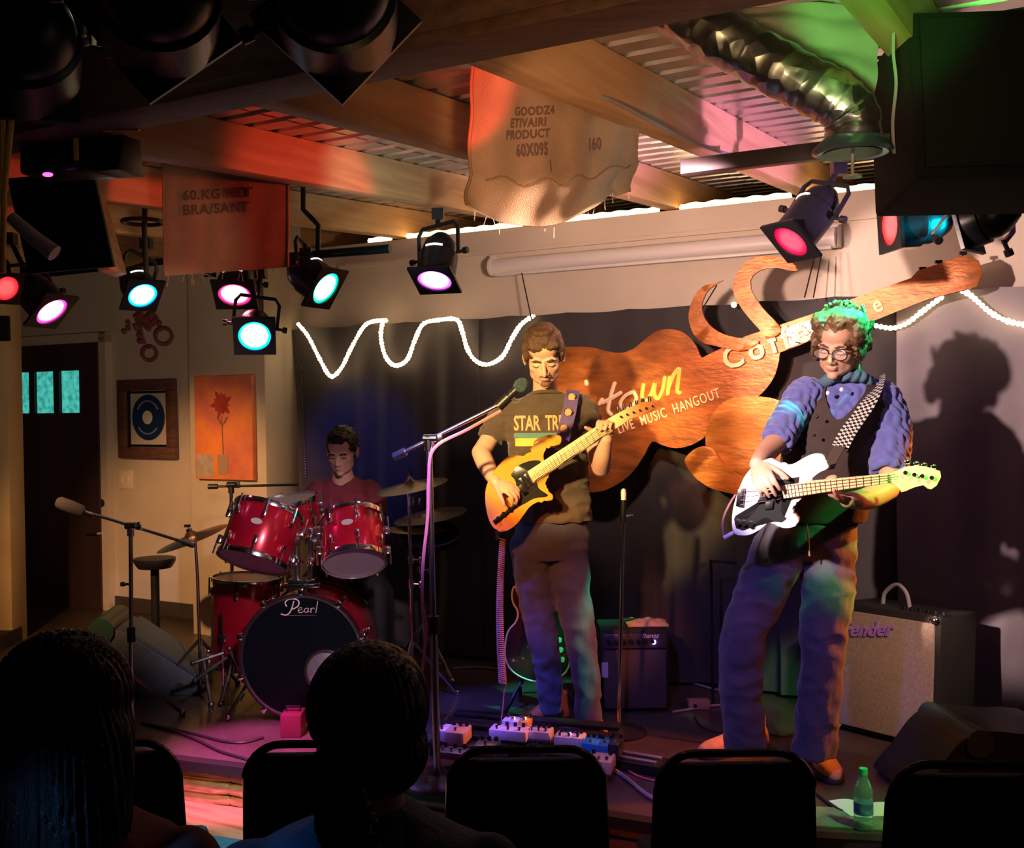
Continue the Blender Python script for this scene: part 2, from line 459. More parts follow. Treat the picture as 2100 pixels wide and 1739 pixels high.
# roof frame: rafters sit on the plate and drop slightly towards the room
SL=.058
def RP(u,v,w): return Vector((0,A,PLATE+.012)) + U*u + N*v + Vector((0,0,w+SL*v))
roofM=Matrix((( U.x,N.x,0,0),(U.y,N.y,0,A),(0,SL,1,PLATE+.012),(0,0,0,1)))
steel=mat('galvanised_steel',(.62,.62,.64),.30,.9,noise=.25,nscale=6,bump=.05)
# corrugated sheets
vb=-(A-2.17)*N.y
prof=[]; v=-(A-2.17)*N.y-.1; pitch=.135
while v<1.35:
    prof += [(v,0),(v+.088,0),(v+.100,.028),(v+.123,.028)]
    v+=pitch
ceil_=None
RH=.17
u=-4.2; k=0
while u<4.6:
    b=MB(); V=[];n=len(prof)
    for q,(uu) in enumerate((u,u+.93)):
        for (vv,ww) in prof: V.append(RP(uu,vv,RH+ww+(.002 if k%2 else 0)))
    vs=[b.bm.verts.new(x) for x in V]
    for i in range(n-1): b.bm.faces.new((vs[i],vs[i+1],vs[n+i+1],vs[n+i]))
    if ceil_ is None: ceil_=struct('ceiling',b,steel,angle=20)
    else: obj('roof_sheet',b,steel,ceil_,angle=20)
    u+=.90;k+=1
# backing above the sheets keeps daylight out
b=MB(); b.box(roofM@Matrix.Translation((0,-2.1,RH+.12)),(9.6,7.1,.02)); struct('ceiling_deck',b,mat('deck_dark',(.02,.02,.02),.9))
ruL=[-3.2,-2.45,-1.62,-.767,.124,.94,1.63,2.5,3.3]
for i,uu in enumerate(ruL):
    b=MB(); b.box(roofM@Matrix.Translation((uu,(vb+1.25)/2,RH/2)),(.085,1.25-vb,RH),bev=.004)
    obj('rafter',b,pine,ceil_)
# joists on the near side of the beam
# main beam across the rafters
ub0=-4.2; ub1=3.6
vb=-(A-2.17)*N.y
b=MB(); b.box(roofM@Matrix.Translation(((ub0+ub1)/2,vb-.065,.04)),(ub1-ub0,.12,.22),bev=.006)
beam=struct('trim_4',b,ceilwood)
b=MB(); b.box(roofM@Matrix.Translation(((ub0+ub1)/2,vb-.05,-.083)),(ub1-ub0,.16,.03),bev=.004); obj('beam_flange',b,ceilwood,beam)
b=MB(); b.box(roofM@Matrix.Translation((0,vb-1.9,.30)),(9.6,3.6,.03)); near=struct('ceiling_near',b,mat('orange_boards',(.22,.085,.03),.7,noise=.4,nscale=4))
for uu in (-2.6,-1.8,-1.0,-.2,.6,1.4,2.2):
    b=MB(); b.box(roofM@Matrix.Translation((uu,vb-1.9,.21)),(.05,3.4,.15),bev=.003); obj('joist',b,pine,near)
# rope of warm light lying on the wall plate, one run per rafter bay
glowW=mat('warm_rope_light',(1,.8,.5),.5,emit=(1.0,.62,.26),estr=9)
bays=[(u+.06,w-.06) for u,w in zip(ruL,ruL[1:])]
bays[2]=(bays[2][1]-.16,bays[2][1])
for (u0,u1) in bays[2:7]:
    b=MB(); b.tube([WP(A,u,.02+.004*math.sin(u*40),PLATE+.016+.003*math.sin(u*60)) for u in np.linspace(u0,u1,60)],.015,8)
    o=obj('rope_light',b,glowW)
    nm={2:'first'}
    px=(u0+u1)/2
    tag(o,'','rope light','warm rope lights on the wall plate')
    o['mid']=px
LB=sorted([o for o in bpy.data.objects if o.name.startswith('rope_light')],key=lambda o:o['mid'])
for o,l in zip(LB,['short run of warm rope light on the wall top behind the black light bar',
  'warm rope light on the wall top just right of the violet stage light','long warm rope light on the wall top under the hanging burlap sack',
  'long bright warm rope light on the wall top left of the red stage light','warm rope light on the wall top behind the big hanging black speaker']):
    o['label']=l; del o['mid']
    c=o.data
# door, three glowing panes ----------------------------------------------
AD=A-.03
def wu(px,py,a): return (PW(px,py,a)-Vector((0,a,0))).dot(U)
du0=wu(20,1000,AD); du1=wu(214,1000,AD)
dtop=PW(110,708,AD).z
doorm=mat('door_dark_brown',(.055,.028,.03),.45,noise=.3,nscale=4,bump=.1,stretch=(1,1,.2))
b=MB(); 
wins=[]
for x0,x1 in ((34,72),(83,122),(134,175)):
    a0=wu(x0,800,AD); a1=wu(x1,800,AD); wins.append((a0,a1))
zt=PW(110,762,AD).z; zb=PW(110,847,AD).z
b.wbox(AD,du0,du1,-.045,0,STG,zb); b.wbox(AD,du0,du1,-.045,0,zt,dtop)
xs=[du0]+[q for w in wins for q in w]+[du1]
for i in range(0,len(xs),2): b.wbox(AD,xs[i],xs[i+1],-.045,0,zb,zt)
door=struct('door_1',b,doorm)
paneM=mat('wired_green_glass',(.1,.5,.4),.3,emit=(.10,.62,.50),estr=.75,noise=.5,nscale=25,bump=.3)
nt=paneM.node_tree; bs=nt.nodes['Principled BSDF']; rr=[n for n in nt.nodes if n.type=='VALTORGB'][0]; nt.links.new(rr.outputs[0],bs.inputs['Emission Color'])
rr.color_ramp.elements[0].color=(.03,.30,.30,1); rr.color_ramp.elements[1].color=(.10,.75,.60,1)
for a0,a1 in wins:
    b=MB(); b.wbox(AD,a0,a1,-.03,-.02,zb,zt); obj('pane',b,paneM,door)
    b=MB(); b.wbox(AD,a0-.012,a0,-.052,-.01,zb-.01,zt+.01); b.wbox(AD,a1,a1+.012,-.052,-.01,zb-.01,zt+.01)
    b.wbox(AD,a0-.012,a1+.012,-.052,-.01,zt,zt+.012); b.wbox(AD,a0-.012,a1+.012,-.052,-.01,zb-.012,zb); obj('glazing_bead',b,doorm,door)
hc=PW(200,1094,AD-.07); b=MB(); b.tube([hc+N*.05,hc,hc-U*.11+Vector((0,0,-.01))],.011,8); b.cyl(hc+N*.055,hc+N*.04,.03,n=16); obj('handle',b,CHROME,door)
hc=PW(204,1032,AD-.07); b=MB(); b.cyl(hc+N*.06,hc+N*.02,.028,n=16); obj('deadbolt',b,CHROME,door)
b=MB(); b.wbox(AD,du1,du1+.07,-.03,.03,STG,dtop+.07); b.wbox(AD,du0-.07,du0,-.03,.03,STG,dtop+.07); b.wbox(AD,du0-.07,du1+.07,-.03,.03,dtop,dtop+.07)
struct('trim_5',b,plaster)

# ================================================================== CURTAINS, SIGN, HANGINGS
drape=mat('drape_shaded_tone',(.034,.028,.033),.75,noise=.25,nscale=5,bump=.1,bscale=200,sheen=.3)  # one cloth for all panels; the unlit panels' darkness is in this colour
AK=A-.12
zc0=PW(600,674,AK).z; uc0=wu(600,674,AK); zc1=PW(2090,586,AK).z; uc1=wu(2090,586,AK)
def ctop(u): return zc0+(zc1-zc0)*(u-uc0)/(uc1-uc0)
cuts=[uc0-.01,wu(975,650,AK),wu(1335,640,AK),wu(1600,620,AK),wu(1840,605,AK),uc1+.6]
clab=['black drape at the drum corner with a studded edge and first light swag','dark drape behind the singing guitarist left of the copper sign',
 'dark drape behind the middle of the copper sign','dark drape behind the cup of the copper sign','drape in a paler lit tone to the right of the bass player']
drape_lit=mat('drape_lit_tone',(.19,.165,.20),.55,noise=.2,nscale=5,bump=.1,bscale=200,sheen=.3)  # same cloth as the other panels, front light put into a paler colour
for i in range(5):
    u0,u1=cuts[i],cuts[i+1]
    rnd=random.Random(i+3); ph=rnd.random()*6
    fr=[(rnd.uniform(9,15),rnd.uniform(0,6),.022),(rnd.uniform(22,34),rnd.uniform(0,6),.013),(rnd.uniform(4,6),rnd.uniform(0,6),.02)]
    def fn(s,t,u0=u0,u1=u1,fr=fr,i=i):
        u=u0+(u1-u0+.03)*s
        zt=ctop(u)-.008*abs(math.sin(u*9)); z=zt+(STG+.02-zt)*t
        if i==0: u+=.035*math.sin(min(1,t*1.6)*PI/2)*(1-s)**2*1.6
        am=.35+.65*min(1,t*2.5)
        n=sum(a*math.sin(f*u+p+.5*math.sin(t*3+f)) for f,p,a in fr)*am
        n+= .03*math.exp(-((t-.8)/.15)**2)*math.sin(u*5+t*6)
        return WP(AK,u,n-.02*i%2*.01,z)
    b=MB(); b.grid(fn,max(20,int((u1-u0)*60)),26,thick=.006)
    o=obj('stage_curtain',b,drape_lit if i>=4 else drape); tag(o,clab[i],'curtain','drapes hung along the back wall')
    if i==0:
        b=MB()
        for k in range(46):
            q=fn(.06,.12+k*.008*1.0); b.ell(q-N*.012,(.006,.006,.006),n=6,m=4)
        s_=obj('sequins',b,mat('sequin',(.7,.6,.65),.2,1),o,kind='stuff')
# rope lights (swags)
bulbM=mat('fairy_bulb',(1,.85,.6),.5,emit=(1.0,.70,.36),estr=7)
cordM=mat('clear_cord',(.6,.5,.35),.4,emit=(1.0,.62,.28),estr=2.0)
def swag(pts,label,r=.0125,step=.021):
    P3=smooth_path([PW(x,y,A-.19) for x,y in pts],7)
    t=thing('string_lights',label,'string lights',P3[0],0,'white light swags along the drape')
    b=MB(); b.tube(P3,r*.55,6); obj('cord',b,cordM,t)
    b=MB(); L=0; d=0
    for p,q in zip(P3,P3[1:]):
        l=(q-p).length
        while d<l:
            c=p.lerp(q,d/l); b.ell(c+Vector((0,0,.004*math.sin(L*300))),r*random.uniform(.9,1.15),n=8,m=5); d+=step; L+=step
        d-=l
    obj('bulbs',b,bulbM,t,kind='stuff')
swag([(612,665),(632,690),(655,735),(678,772),(700,755),(720,715),(745,672),(765,660),(795,658)],'first white light swag, v-shaped, at the outer drape corner over the drummer')
swag([(785,660),(781,690),(790,730),(810,750),(835,738),(850,700),(868,665),(900,657)],'narrow u-shaped white light swag, second from the drape corner')
swag([(893,657),(935,655),(948,680),(958,715),(975,740),(1000,748),(1030,732),(1050,695),(1070,665),(1097,647)],"wide white light swag ending at the guitarist's hair")
swag([(1797,668),(1830,673),(1860,663),(1890,640),(1935,607)],"short white light swag between the bassist's head and the sign's headstock")
swag([(1965,592),(1990,605),(2030,640),(2070,660),(2125,670)],'white light swag dropping away from the headstock of the sign')
b=MB(); 
for q in ((1505,625),): b.ell(PW(*q,A-.2),.014,n=10,m=7)
tag(obj('fairy_light',b,bulbM),'single white bulb between the two steam curls of the sign','bulb')
# copper sign ------------------------------------------------------------
ASN=A-.34
copper=mat('brushed_copper_dim',(.46,.14,.03),.38,.3,noise=.55,nscale=7,bump=.25,bscale=25,stretch=(1,1,3))
copper_lit=mat('brushed_copper_lit',(.66,.25,.05),.36,.3,noise=.6,nscale=5,bump=.25,bscale=20,stretch=(1,1,3))  # same copper; brighter light on the cup side is put into the colour
letterM=mat('cream_letters',(.95,.66,.40),.5)
letterY=mat('yellow_letters',(.95,.60,.12),.45)
S0=PW(1400,850,ASN)
SM=Matrix.Translation(S0) @ Matrix((( U.x,0,-N.x,0),(U.y,0,-N.y,0),(0,1,0,0),(0,0,0,1)))   # x along wall, y up, z to the room
SMi=SM.inverted()
def S2(px,py,a=ASN):
    q=SMi@PW(px,py,a); return (q.x,q.y)
t=thing('guitar_sign','copper guitar-shaped wall sign with a coffee cup, steam curls and lettering','sign',(S0.x,S0.y,S0.z))
body=[(1150,712),(1210,712),(1260,723),(1293,720),(1320,700),(1345,681),(1372,675),(1400,681),(1425,702),(1440,736)]
neck=[(1440,736),(1530,690),(1680,640),(1790,598),(1870,572),(1882,556),(1960,530),(1986,522),(2008,535),(2016,562),(2005,586),(1980,596),(1905,612),(1800,655),(1680,693),(1600,722)]
low=[(1600,735),(1590,770),(1570,800),(1545,820),(1500,840),(1462,868),(1450,893),(1420,912),(1388,919),(1358,912),(1338,905),(1322,935),(1292,975),(1250,1002),(1215,1009),(1180,1000),(1140,960),(1120,880),(1115,790)]
out=sp2([S2(*p) for p in body],4,False)+[S2(*p) for p in neck[1:]]+sp2([S2(*p) for p in low],4,False)
b=MB(); b.prism(out,SM,.012,bev=.003); obj('guitar_shape',b,copper,t)
cup=[(1452,895),(1468,850),(1490,825),(1530,812),(1602,820),(1625,850),(1628,930),(1600,1000),(1560,1015),(1500,1000),(1465,950)]
b=MB(); b.prism(sp2([S2(*p) for p in cup],4),SM,.012,bev=.003,z0=.03); obj('cup_shape',b,copper_lit,t)
sau=[(1415,950),(1422,930),(1445,915),(1470,918),(1490,945),(1530,975),(1590,990),(1640,1000),(1640,1020),(1570,1018),(1500,1008),(1450,990)]
b=MB(); b.prism(sp2([S2(*p) for p in sau],4),SM,.012,bev=.003,z0=.055); obj('saucer_shape',b,copper_lit,t)
for hn in ([(1487,576),(1470,583),(1447,588),(1427,612),(1417,645),(1422,675),(1440,700),(1480,712),(1530,720),(1560,700),(1500,690),(1465,672),(1446,645),(1446,615),(1462,592)],
           [(1641,556),(1622,536),(1590,527),(1555,528),(1528,545),(1510,575),(1510,605),(1530,640),(1560,675),(1580,695),(1606,676),(1570,635),(1547,600),(1543,578),(1555,560),(1590,550),(1622,556)]):
    b=MB(); b.prism(sp2([S2(*p) for p in hn],4),SM,.012,bev=.002,z0=.02); obj('steam_curl',b,copper,t)
b=MB(); b.prism([S2(*p) for p in ((1603,676),(1676,652),(1681,690),(1614,716))],SM,.004,z0=.013)
obj('mirror_plate',b,mat('hammered_mirror',(.95,.9,.88),.12,1,bump=1.0,bscale=60),t)
for px,py in ((1892,551),(1925,537),(1975,519)):
    b=MB(); c=PW(px,py,ASN); b.cyl(c-Vector((0,0,.03)),c+Vector((0,0,.0)),.005,n=8); b.box(c,(.03,.012,.014)); obj('tuning_peg',b,BLACK,t)
for q0,q1 in (((1415,675),(1470,585)),((1090,655),(1070,560)),((1650,610),(1672,520)),((1668,610),(1685,520))):
    b=MB(); b.tube([PW(*q0,ASN+.02),PW(*q1,ASN+.12)],.0035,6); obj('hanging_wire',b,BLACK,t)
def sign_text(body,p0,p1,h,m,gap=.0135,spacing=1.0,bold=0,shear=0,name='lettering',ext=.003):
    x0,y0=S2(*p0); x1,y1=S2(*p1); ang=math.atan2(y1-y0,x1-x0)
    mm=text_mesh(body,1,.0,Matrix.Identity(4),spacing=spacing,offset=bold,shear=shear)
    xs=[v.co.x for v in mm.vertices]; w=max(xs)-min(xs)
    wt=math.hypot(x1-x0,y1-y0); sx=wt/w
    mm=text_mesh(body,1,ext/ max(h,1e-3),Matrix.Identity(4),spacing=spacing,offset=bold,shear=shear)
    M=SM@Matrix.Translation((x0,y0,gap+ext))@Matrix.Rotation(ang,4,'Z')@Matrix.Diagonal((sx,h,h,1))
    mm.transform(M); obj(name,mm,m,t,label=None)
def px2m(p): # pixel heights on the sign plane
    return p/2200*PW(1500,800,ASN).y
sign_text('Coffe',(1492,760),(1665,697),px2m(62),letterM,spacing=1.35,bold=.02,gap=.021)
sign_text('e',(1796,643),(1814,636),px2m(45),letterM,bold=.02)
sign_text('LIVE  MUSIC  HANGOUT',(1272,890),(1480,815),px2m(30),letterM,spacing=1.15,bold=.006)
def stroke(pts,r,m,z=.018):
    q=[SM@Vector((*S2(*p),z)) for p in pts]; b=MB(); q=smooth_path(q,5)
    b.tube(q,r,8); return b
def letters(lst,m,nm,r):
    for pts in lst:
        b=MB(); q=smooth_path([SM@Vector((*S2(*p),.014)) for p in pts],5); b.tube(q,r,6)
        b.ell(q[0],r,n=8,m=6); b.ell(q[-1],r,n=8,m=6)
        obj(nm,b,m,t)
letters([[(1263,787),(1256,810),(1250,840),(1256,850)],[(1237,826),(1255,818),(1275,806)],[(1205,783),(1206,788)],[(1237,820),(1232,828)]],letterM,'script_letter',px2m(5))
letters([[(1302,803),(1285,812),(1275,828),(1285,840),(1302,830),(1308,816),(1302,803)]],letterM,'script_letter',px2m(4.5))
letters([[(1322,790),(1320,815),(1328,822),(1340,805),(1345,785),(1344,808),(1352,818),(1362,800),(1366,775)]],letterY,'script_letter',px2m(5))
letters([[(1376,775),(1372,808)],[(1374,795),(1385,768),(1396,757),(1394,780),(1392,802),(1397,806)]],letterY,'script_letter',px2m(5))
# retracted projection screen
t=thing('projector_screen','long white roll-up projection screen case on the upper back wall','screen',tuple(PW(1350,530,A-.1)))
a=PW(1010,545,A-.09); c=PW(1712,490,A-.09); zz=(a.z+c.z)/2; a.z=c.z=zz
white=mat('off_white_metal',(.62,.58,.58),.4)
b=MB(); b.cyl(a,c,.042,n=20); obj('case',b,white,t)
b=MB(); b.box((a+c)/2+Vector((0,0,-.045)),((c-a).length*.985,.03,.018),Matrix.Rotation(WANG,4,'Z'),.003); obj('weight_bar',b,white,t)
for q in (a,c):
    b=MB(); b.cyl(q-U*.008,q+U*.008,.05,n=16); b.box(q+N*.04+Vector((0,0,.01)),(.03,.09,.1),Matrix.Rotation(WANG,4,'Z')); obj('end_cap',b,white,t)
# framed record ----------------------------------------------------------
AR=A-.0
def flat(px0,py0,px1,py1,a):
    p=PW(px0,py0,a); q=PW(px1,py1,a); c=(p+q)/2; return c,(q-p).dot(U),abs(p.z-q.z)
c,w,h=flat(246,780,364,941,A-.03)
fo=mat('brown_frame',(.16,.075,.06),.5,noise=.4,nscale=12,bump=.3,stretch=(1,1,4))
t=thing('picture_frame','brown wooden frame holding a blue vinyl record hung beside the door','picture frame',tuple(c))
FM=Matrix.Translation(c)@Matrix(((U.x,0,-N.x,0),(U.y,0,-N.y,0),(0,1,0,0),(0,0,0,1)))
fw=.075
for x,y,sx,sy in ((0,h/2-fw/2,w,fw),(0,-h/2+fw/2,w,fw),(-w/2+fw/2,0,fw,h-2*fw),(w/2-fw/2,0,fw,h-2*fw)):
    b=MB(); b.box(FM@Matrix.Translation((x,y,.01)),(sx,sy,.04),bev=.006); obj('frame_rail',b,fo,t)
b=MB(); b.box(FM@Matrix.Translation((0,0,-.012)),(w-fw,h-fw,.01)); obj('mount',b,mat('cream_mount',(.62,.55,.5),.7),t)
b=MB(); iw=w/2-fw; ih=h/2-fw
for x,y,sx,sy in ((0,ih-.012,2*iw,.016),(0,-ih+.012,2*iw,.016),(-iw+.012,0,.016,2*ih),(iw-.012,0,.016,2*ih)): b.box(FM@Matrix.Translation((x,y,.0)),(sx,sy,.012))
obj('inner_border',b,BLACK,t)
R=min(iw*.98,ih*.8)
b=MB(); b.lathe([(0,0),(R,0),(R,.006),(R*.42,.007),(R*.42,.009),(0,.009)],FM@Matrix.Translation((0,.01,-.004)),40)
rec=obj('record',b,mat('blue_vinyl',(.012,.035,.13),.3,coat=.4),t)
b=MB(); b.lathe([(0,0),(R*.30,0),(R*.30,.003),(0,.003)],FM@Matrix.Translation((0,.01,.005)),28); obj('centre_label',b,mat('white_label',(.75,.7,.66),.6),rec)
b=MB(); b.torus(FM@Matrix.Translation((0,.01,.004)),R*.72,.007,30,6,.5,2.6); obj('record_print',b,mat('pale_blue_print',(.2,.28,.5),.6),rec); b=MB(); b.torus(FM@Matrix.Translation((0,.01,.004)),R*.72,.006,30,6,3.8,5.6); obj('record_print',b,mat('pale_blue_print',(.2,.28,.5),.6),rec)
# painting ----------------------------------------------------------------
c,w,h=flat(402,772,523,985,AC-.03)
t=thing('painting','unframed canvas painting of a red poinsettia in a pot on the pier','painting',tuple(c))
FM=Matrix.Translation(c)@Matrix(((U.x,0,-N.x,0),(U.y,0,-N.y,0),(0,1,0,0),(0,0,0,1)))
b=MB(); b.box(FM,(w,h,.035),bev=.002)
cv=mat('painted_canvas',(.80,.25,.06),.7,noise=.5,nscale=5,bump=.3,col2=(.50,.13,.11))
obj('canvas',b,cv,t)
b=MB(); M2=FM@Matrix.Translation((-w*.33,-h*.37,.018)); b.box(M2,(w*.3,h*.22,.002)); obj('pale_patch',b,mat('pale_paint',(.45,.36,.30),.7,noise=.3,nscale=20),t)
petal=mat('red_petals',(.42,.05,.04),.6,noise=.4,nscale=12); stem=mat('brown_stem',(.22,.10,.05),.7); potm=mat('taupe_pot_paint',(.34,.22,.15),.7)
b=MB()
for k in range(11):
    a=2*PI*k/11; L_=.095 if k%2 else .07
    pts=[(0,0),(.02,L_*.35),(.012,L_*.75),(0,L_),(-.014,L_*.7),(-.02,L_*.3)]
    MM=FM@Matrix.Translation((-.01,h*.23,.018+.0006*k))@Matrix.Rotation(a,4,'Z'); b.prism(pts,MM,.001)
obj('painted_flower',b,petal,t)
b=MB(); b.prism([(-.012,h*.12),(-.004,h*.12),(.006,-h*.3),(-.002,-h*.3)],FM@Matrix.Translation((0,0,.018)),.0015)
for s_ in (-1,1): b.prism([(0,0),(.03*s_,.05),(.05*s_,.055),(.02*s_,.01)],FM@Matrix.Translation((-.002,h*.02,.018)),.0015)
obj('painted_stem',b,stem,t)
b=MB(); b.prism([(-.05,-h*.26),(.045,-h*.26),(.035,-h*.45),(-.04,-h*.45)],FM@Matrix.Translation((0,0,.019)),.0015); obj('painted_pot',b,potm,t)
# switch plate
c,w,h=flat(244,964,274,1003,A)
b=MB(); b.wbox(A,(c-Vector((0,A,0))).dot(U)-w/2,(c-Vector((0,A,0))).dot(U)+w/2,-.01,.0,c.z-h/2,c.z+h/2,bev=.003)
t=thing('light_switch','cream wall switch plate under the framed record','light switch',tuple(c)); obj('cover_plate',b,mat('cream_plate',(.75,.62,.5),.5),t)
for s_ in (-1,1):
    b=MB(); b.box(c-N*.012+U*s_*w*.22,(.016,.01,.035),Matrix.Rotation(WANG,4,'Z')@Matrix.Rotation(.2,4,'X')); obj('toggle',b,mat('cream_toggle',(.8,.7,.6),.4),t)
# dried flower garland by the door
t=thing('dried_garland','small dried red flower garland hanging over the framed record','garland',tuple(PW(300,690,A-.08)))
rr_=random.Random(4); fl=mat('dried_red_flowers',(.30,.07,.08),.8,noise=.5,nscale=30); fl2=mat('dried_brown',(.22,.12,.09),.85)
b=MB(); 
for k in range(44):
    px=rr_.gauss(298,17); py=645+abs(rr_.gauss(0,22)); b.ell(PW(px,py,A-.08-rr_.random()*.06),(.018,.014,.018),n=7,m=5)
obj('flower_heads',b,fl,t,kind='stuff')
for cx,cy,r in ((307,725,14),(336,690,16)):
    b=MB(); b.torus(Matrix.Translation(PW(cx,cy,A-.1))@Matrix.Rotation(PI/2,4,'X'),r/2200*7.5,.012,18,6); obj('wreath_ring',b,fl,t)
b=MB(); b.tube([PW(285,650,A-.08),PW(296,700,A-.08),PW(306,715,A-.09)],.006,6); b.tube([PW(318,650,A-.08),PW(330,680,A-.1)],.006,6); obj('stalk',b,fl2,t)
# burlap sacks -------------------------------------------------------------
burlap=mat('burlap',(.56,.38,.24),.95,noise=.18,nscale=9,bump=.5,bscale=260)
inkM=mat('faded_ink',(.20,.12,.09),.9)
def sack(label,corners,Y,bulge,lines,redtop=None,seed=1,fold=True):
    """corners TL TR BR BL in pixels; Y depths left/right"""
    Yl,Yr=Y; tl,tr,br,bl=corners
    A0=P(*tl,Yl);B0=P(*tr,Yr);C0=P(*br,Yr);D0=P(*bl,Yl)
    D0.x+=0; nrm=(B0-A0).cross(D0-A0).normalized()
    if nrm.y>0: nrm=-nrm
    def fn(s,t_):
        p=A0.lerp(B0,s).lerp(D0.lerp(C0,s),t_)
        sag=-.085*(math.sin(PI*min(1,s*1.15))**.8 if s<.87 else .0+max(0,math.sin(PI*s))**.8*.4)*max(0,t_-.6)/.4 if fold else 0
        w=bulge*math.sin(PI*s)**.6*(.25+.75*t_)*(1 if t_<.86 else max(0,1-(t_-.86)/.14*1.25))
        k_=1 if fold else .25; w+=k_*.006*math.sin(s*13+seed+2*t_)+k_*.004*math.sin(s*29+t_*4+seed)+.003*math.sin(t_*17+seed)
        if fold and t_>.74: w+=.008*math.sin((t_-.74)/.26*PI*2)
        return p+Vector((0,0,sag))+nrm*w
    t=thing('burlap_sack',label,'sack',tuple((A0+C0)/2),0,'coffee sacks hung from the rafters')
    b=MB(); b.grid(fn,46,54,thick=.004); obj('cloth',b,burlap,t)
    b=MB()
    if fold:
        b.tube([fn(i/30,.80+.02*math.sin(i))+nrm*.006 for i in range(2,29)],.0035,5)
    for s_ in (.003,.997): b.tube([fn(s_,i/20)+nrm*.002 for i in range(21)],.005,6)
    obj('seam',b,mat('burlap_seam',(.34,.22,.12),.95),t)
    b=MB(); rg=random.Random(seed)
    for k in range(16):
        s_=rg.uniform(.02,.98); q=fn(s_,.995); b.tube([q,q+Vector((rg.uniform(-.01,.01),rg.uniform(-.01,.01),-rg.uniform(.01,.05)))],.0012,4)
    obj('loose_threads',b,burlap,t,kind='stuff')
    for (tx,s0,t0,hh) in lines:
        mm=text_mesh(tx,hh,.0004,Matrix.Identity(4),offset=.0015,spacing=1.1)
        # wrap each vertex on to the cloth
        Wd=(B0-A0).length; Hd=(D0-A0).length
        for v in mm.vertices:
            s_=s0+v.co.x/Wd; t_=t0-v.co.y/Hd
            v.co=fn(min(.99,s_),t_)+nrm*(.0065+v.co.z)
        obj('printed_text',mm,inkM,t)
    return fn
sack('large burlap coffee sack hanging in the middle below the long rafter',[(962,112),(1322,118),(1292,392),(958,418)],(2.98,3.5),.028,
 [('GOODZ4',.22,.42,.034),('ETIVAIRI',.20,.50,.034),('PRODUCT',.18,.58,.034),('60X095',.24,.67,.034),('160',.66,.66,.04),('I',.40,.75,.03)],seed=1)
sack('burlap coffee sack hanging flat behind the red lit rafter at the pier',[(332,262),(592,252),(592,548),(338,566)],(4.35,4.35),.01,
 [('60.KG NET',.16,.50,.055),('BRA/SANT',.16,.60,.055)],seed=5,fold=False)
for s_ in (1,):
    pass
b=MB(); 
Gd0=P(1500,12,2.78);Gd1=P(1798,4,2.74);Gd2=P(1798,190,2.74)
def gfn(s,t_): 
    p=Gd0.lerp(Gd1,s).lerp(P(1545,85,2.78).lerp(Gd2,s),t_); return p+Vector((0,.015*math.sin(s*9+t_*5)+.01*math.sin(t_*13),0))
b.grid(gfn,24,20,thick=.004)
tag(obj('cloth_banner',b,mat('pale_cloth',(.55,.55,.45),.9,noise=.35,nscale=4,bump=.3)),'plain cloth lit bright green hanging behind the foil duct','banner')
# foil duct ------------------------------------------------------------------
foil=bpy.data.materials.new('crinkled_foil'); foil.use_nodes=True; nt=foil.node_tree; bs=nt.nodes['Principled BSDF']
bs.inputs['Base Color'].default_value=(.72,.70,.68,1); bs.inputs['Metallic'].default_value=1; bs.inputs['Roughness'].default_value=.33
v=nt.nodes.new('ShaderNodeTexVoronoi'); v.inputs['Scale'].default_value=24; tc=nt.nodes.new('ShaderNodeTexCoord'); nt.links.new(tc.outputs['Object'],v.inputs[0])
bp=nt.nodes.new('ShaderNodeBump'); bp.inputs['Strength'].default_value=.35; bp.inputs['Distance'].default_value=.02; nt.links.new(v.outputs['Distance'],bp.inputs['Height']); nt.links.new(bp.outputs[0],bs.inputs['Normal'])
t=thing('foil_duct','crinkled silver foil air duct bending down from the roof beside the green cloth','duct',tuple(P(1740,230,2.5)))
path=smooth_path([P(1385,20,2.62),P(1450,60,2.58),P(1540,110,2.55),P(1640,165,2.52),P(1715,205,2.5),P(1748,245,2.5),P(1748,300,2.5)],8)
b=MB(); rs=[.064*(1+.035*math.sin(i*1.9)+.02*math.sin(i*.7)) for i in range(len(path))]; b.tube(path,rs,28); obj('foil_sleeve',b,foil,t)
q=P(1748,302,2.5); Mz=Matrix.Translation(q)
b=MB(); b.lathe([(.066,.02),(.088,.0),(.092,-.01),(.08,-.016),(.066,-.012)],Mz,32,closed=True); obj('collar',b,mat('teal_steel',(.25,.45,.45),.3,.8),t)
b=MB(); b.lathe([(0,-.015),(.066,-.015),(.066,-.012),(0,-.012)],Mz,28); obj('damper',b,BLACK,t)
b=MB(); b.cyl(q,q-Vector((0,0,.065)),.004,n=8); b.cyl(q-Vector((0,0,.065)),q-Vector((0,0,.07)),.022,n=16); obj('damper_rod',b,white,t)
b=MB(); a=P(1400,345,3.0); c=P(1860,288,2.7); d=(c-a)
MMb=Matrix.Translation((a+c)/2)@Matrix.Rotation(math.atan2(d.y,d.x),4,'Z')@Matrix.Rotation(-math.atan2(d.z,math.hypot(d.x,d.y)),4,'Y')
b.box(MMb,(d.length,.045,.042),bev=.004)
tag(obj('strut_rail',b,mat('lilac_steel',(.16,.12,.15),.45,.6)),'grey steel strut rail crossing under the foil duct','rail')
# cable along the long rafter
b=MB(); b.tube(smooth_path([P(1000,133,2.66),P(1130,165,2.9),P(1233,197,3.1),P(1320,240,3.3),P(1400,282,3.55),P(1480,312,3.85),P(1530,322,3.95)],6),.006,6)
tag(obj('cable',b,mat('grey_cable',(.30,.30,.28),.4)),'grey cable sagging along the side of the long pine rafter','cable')
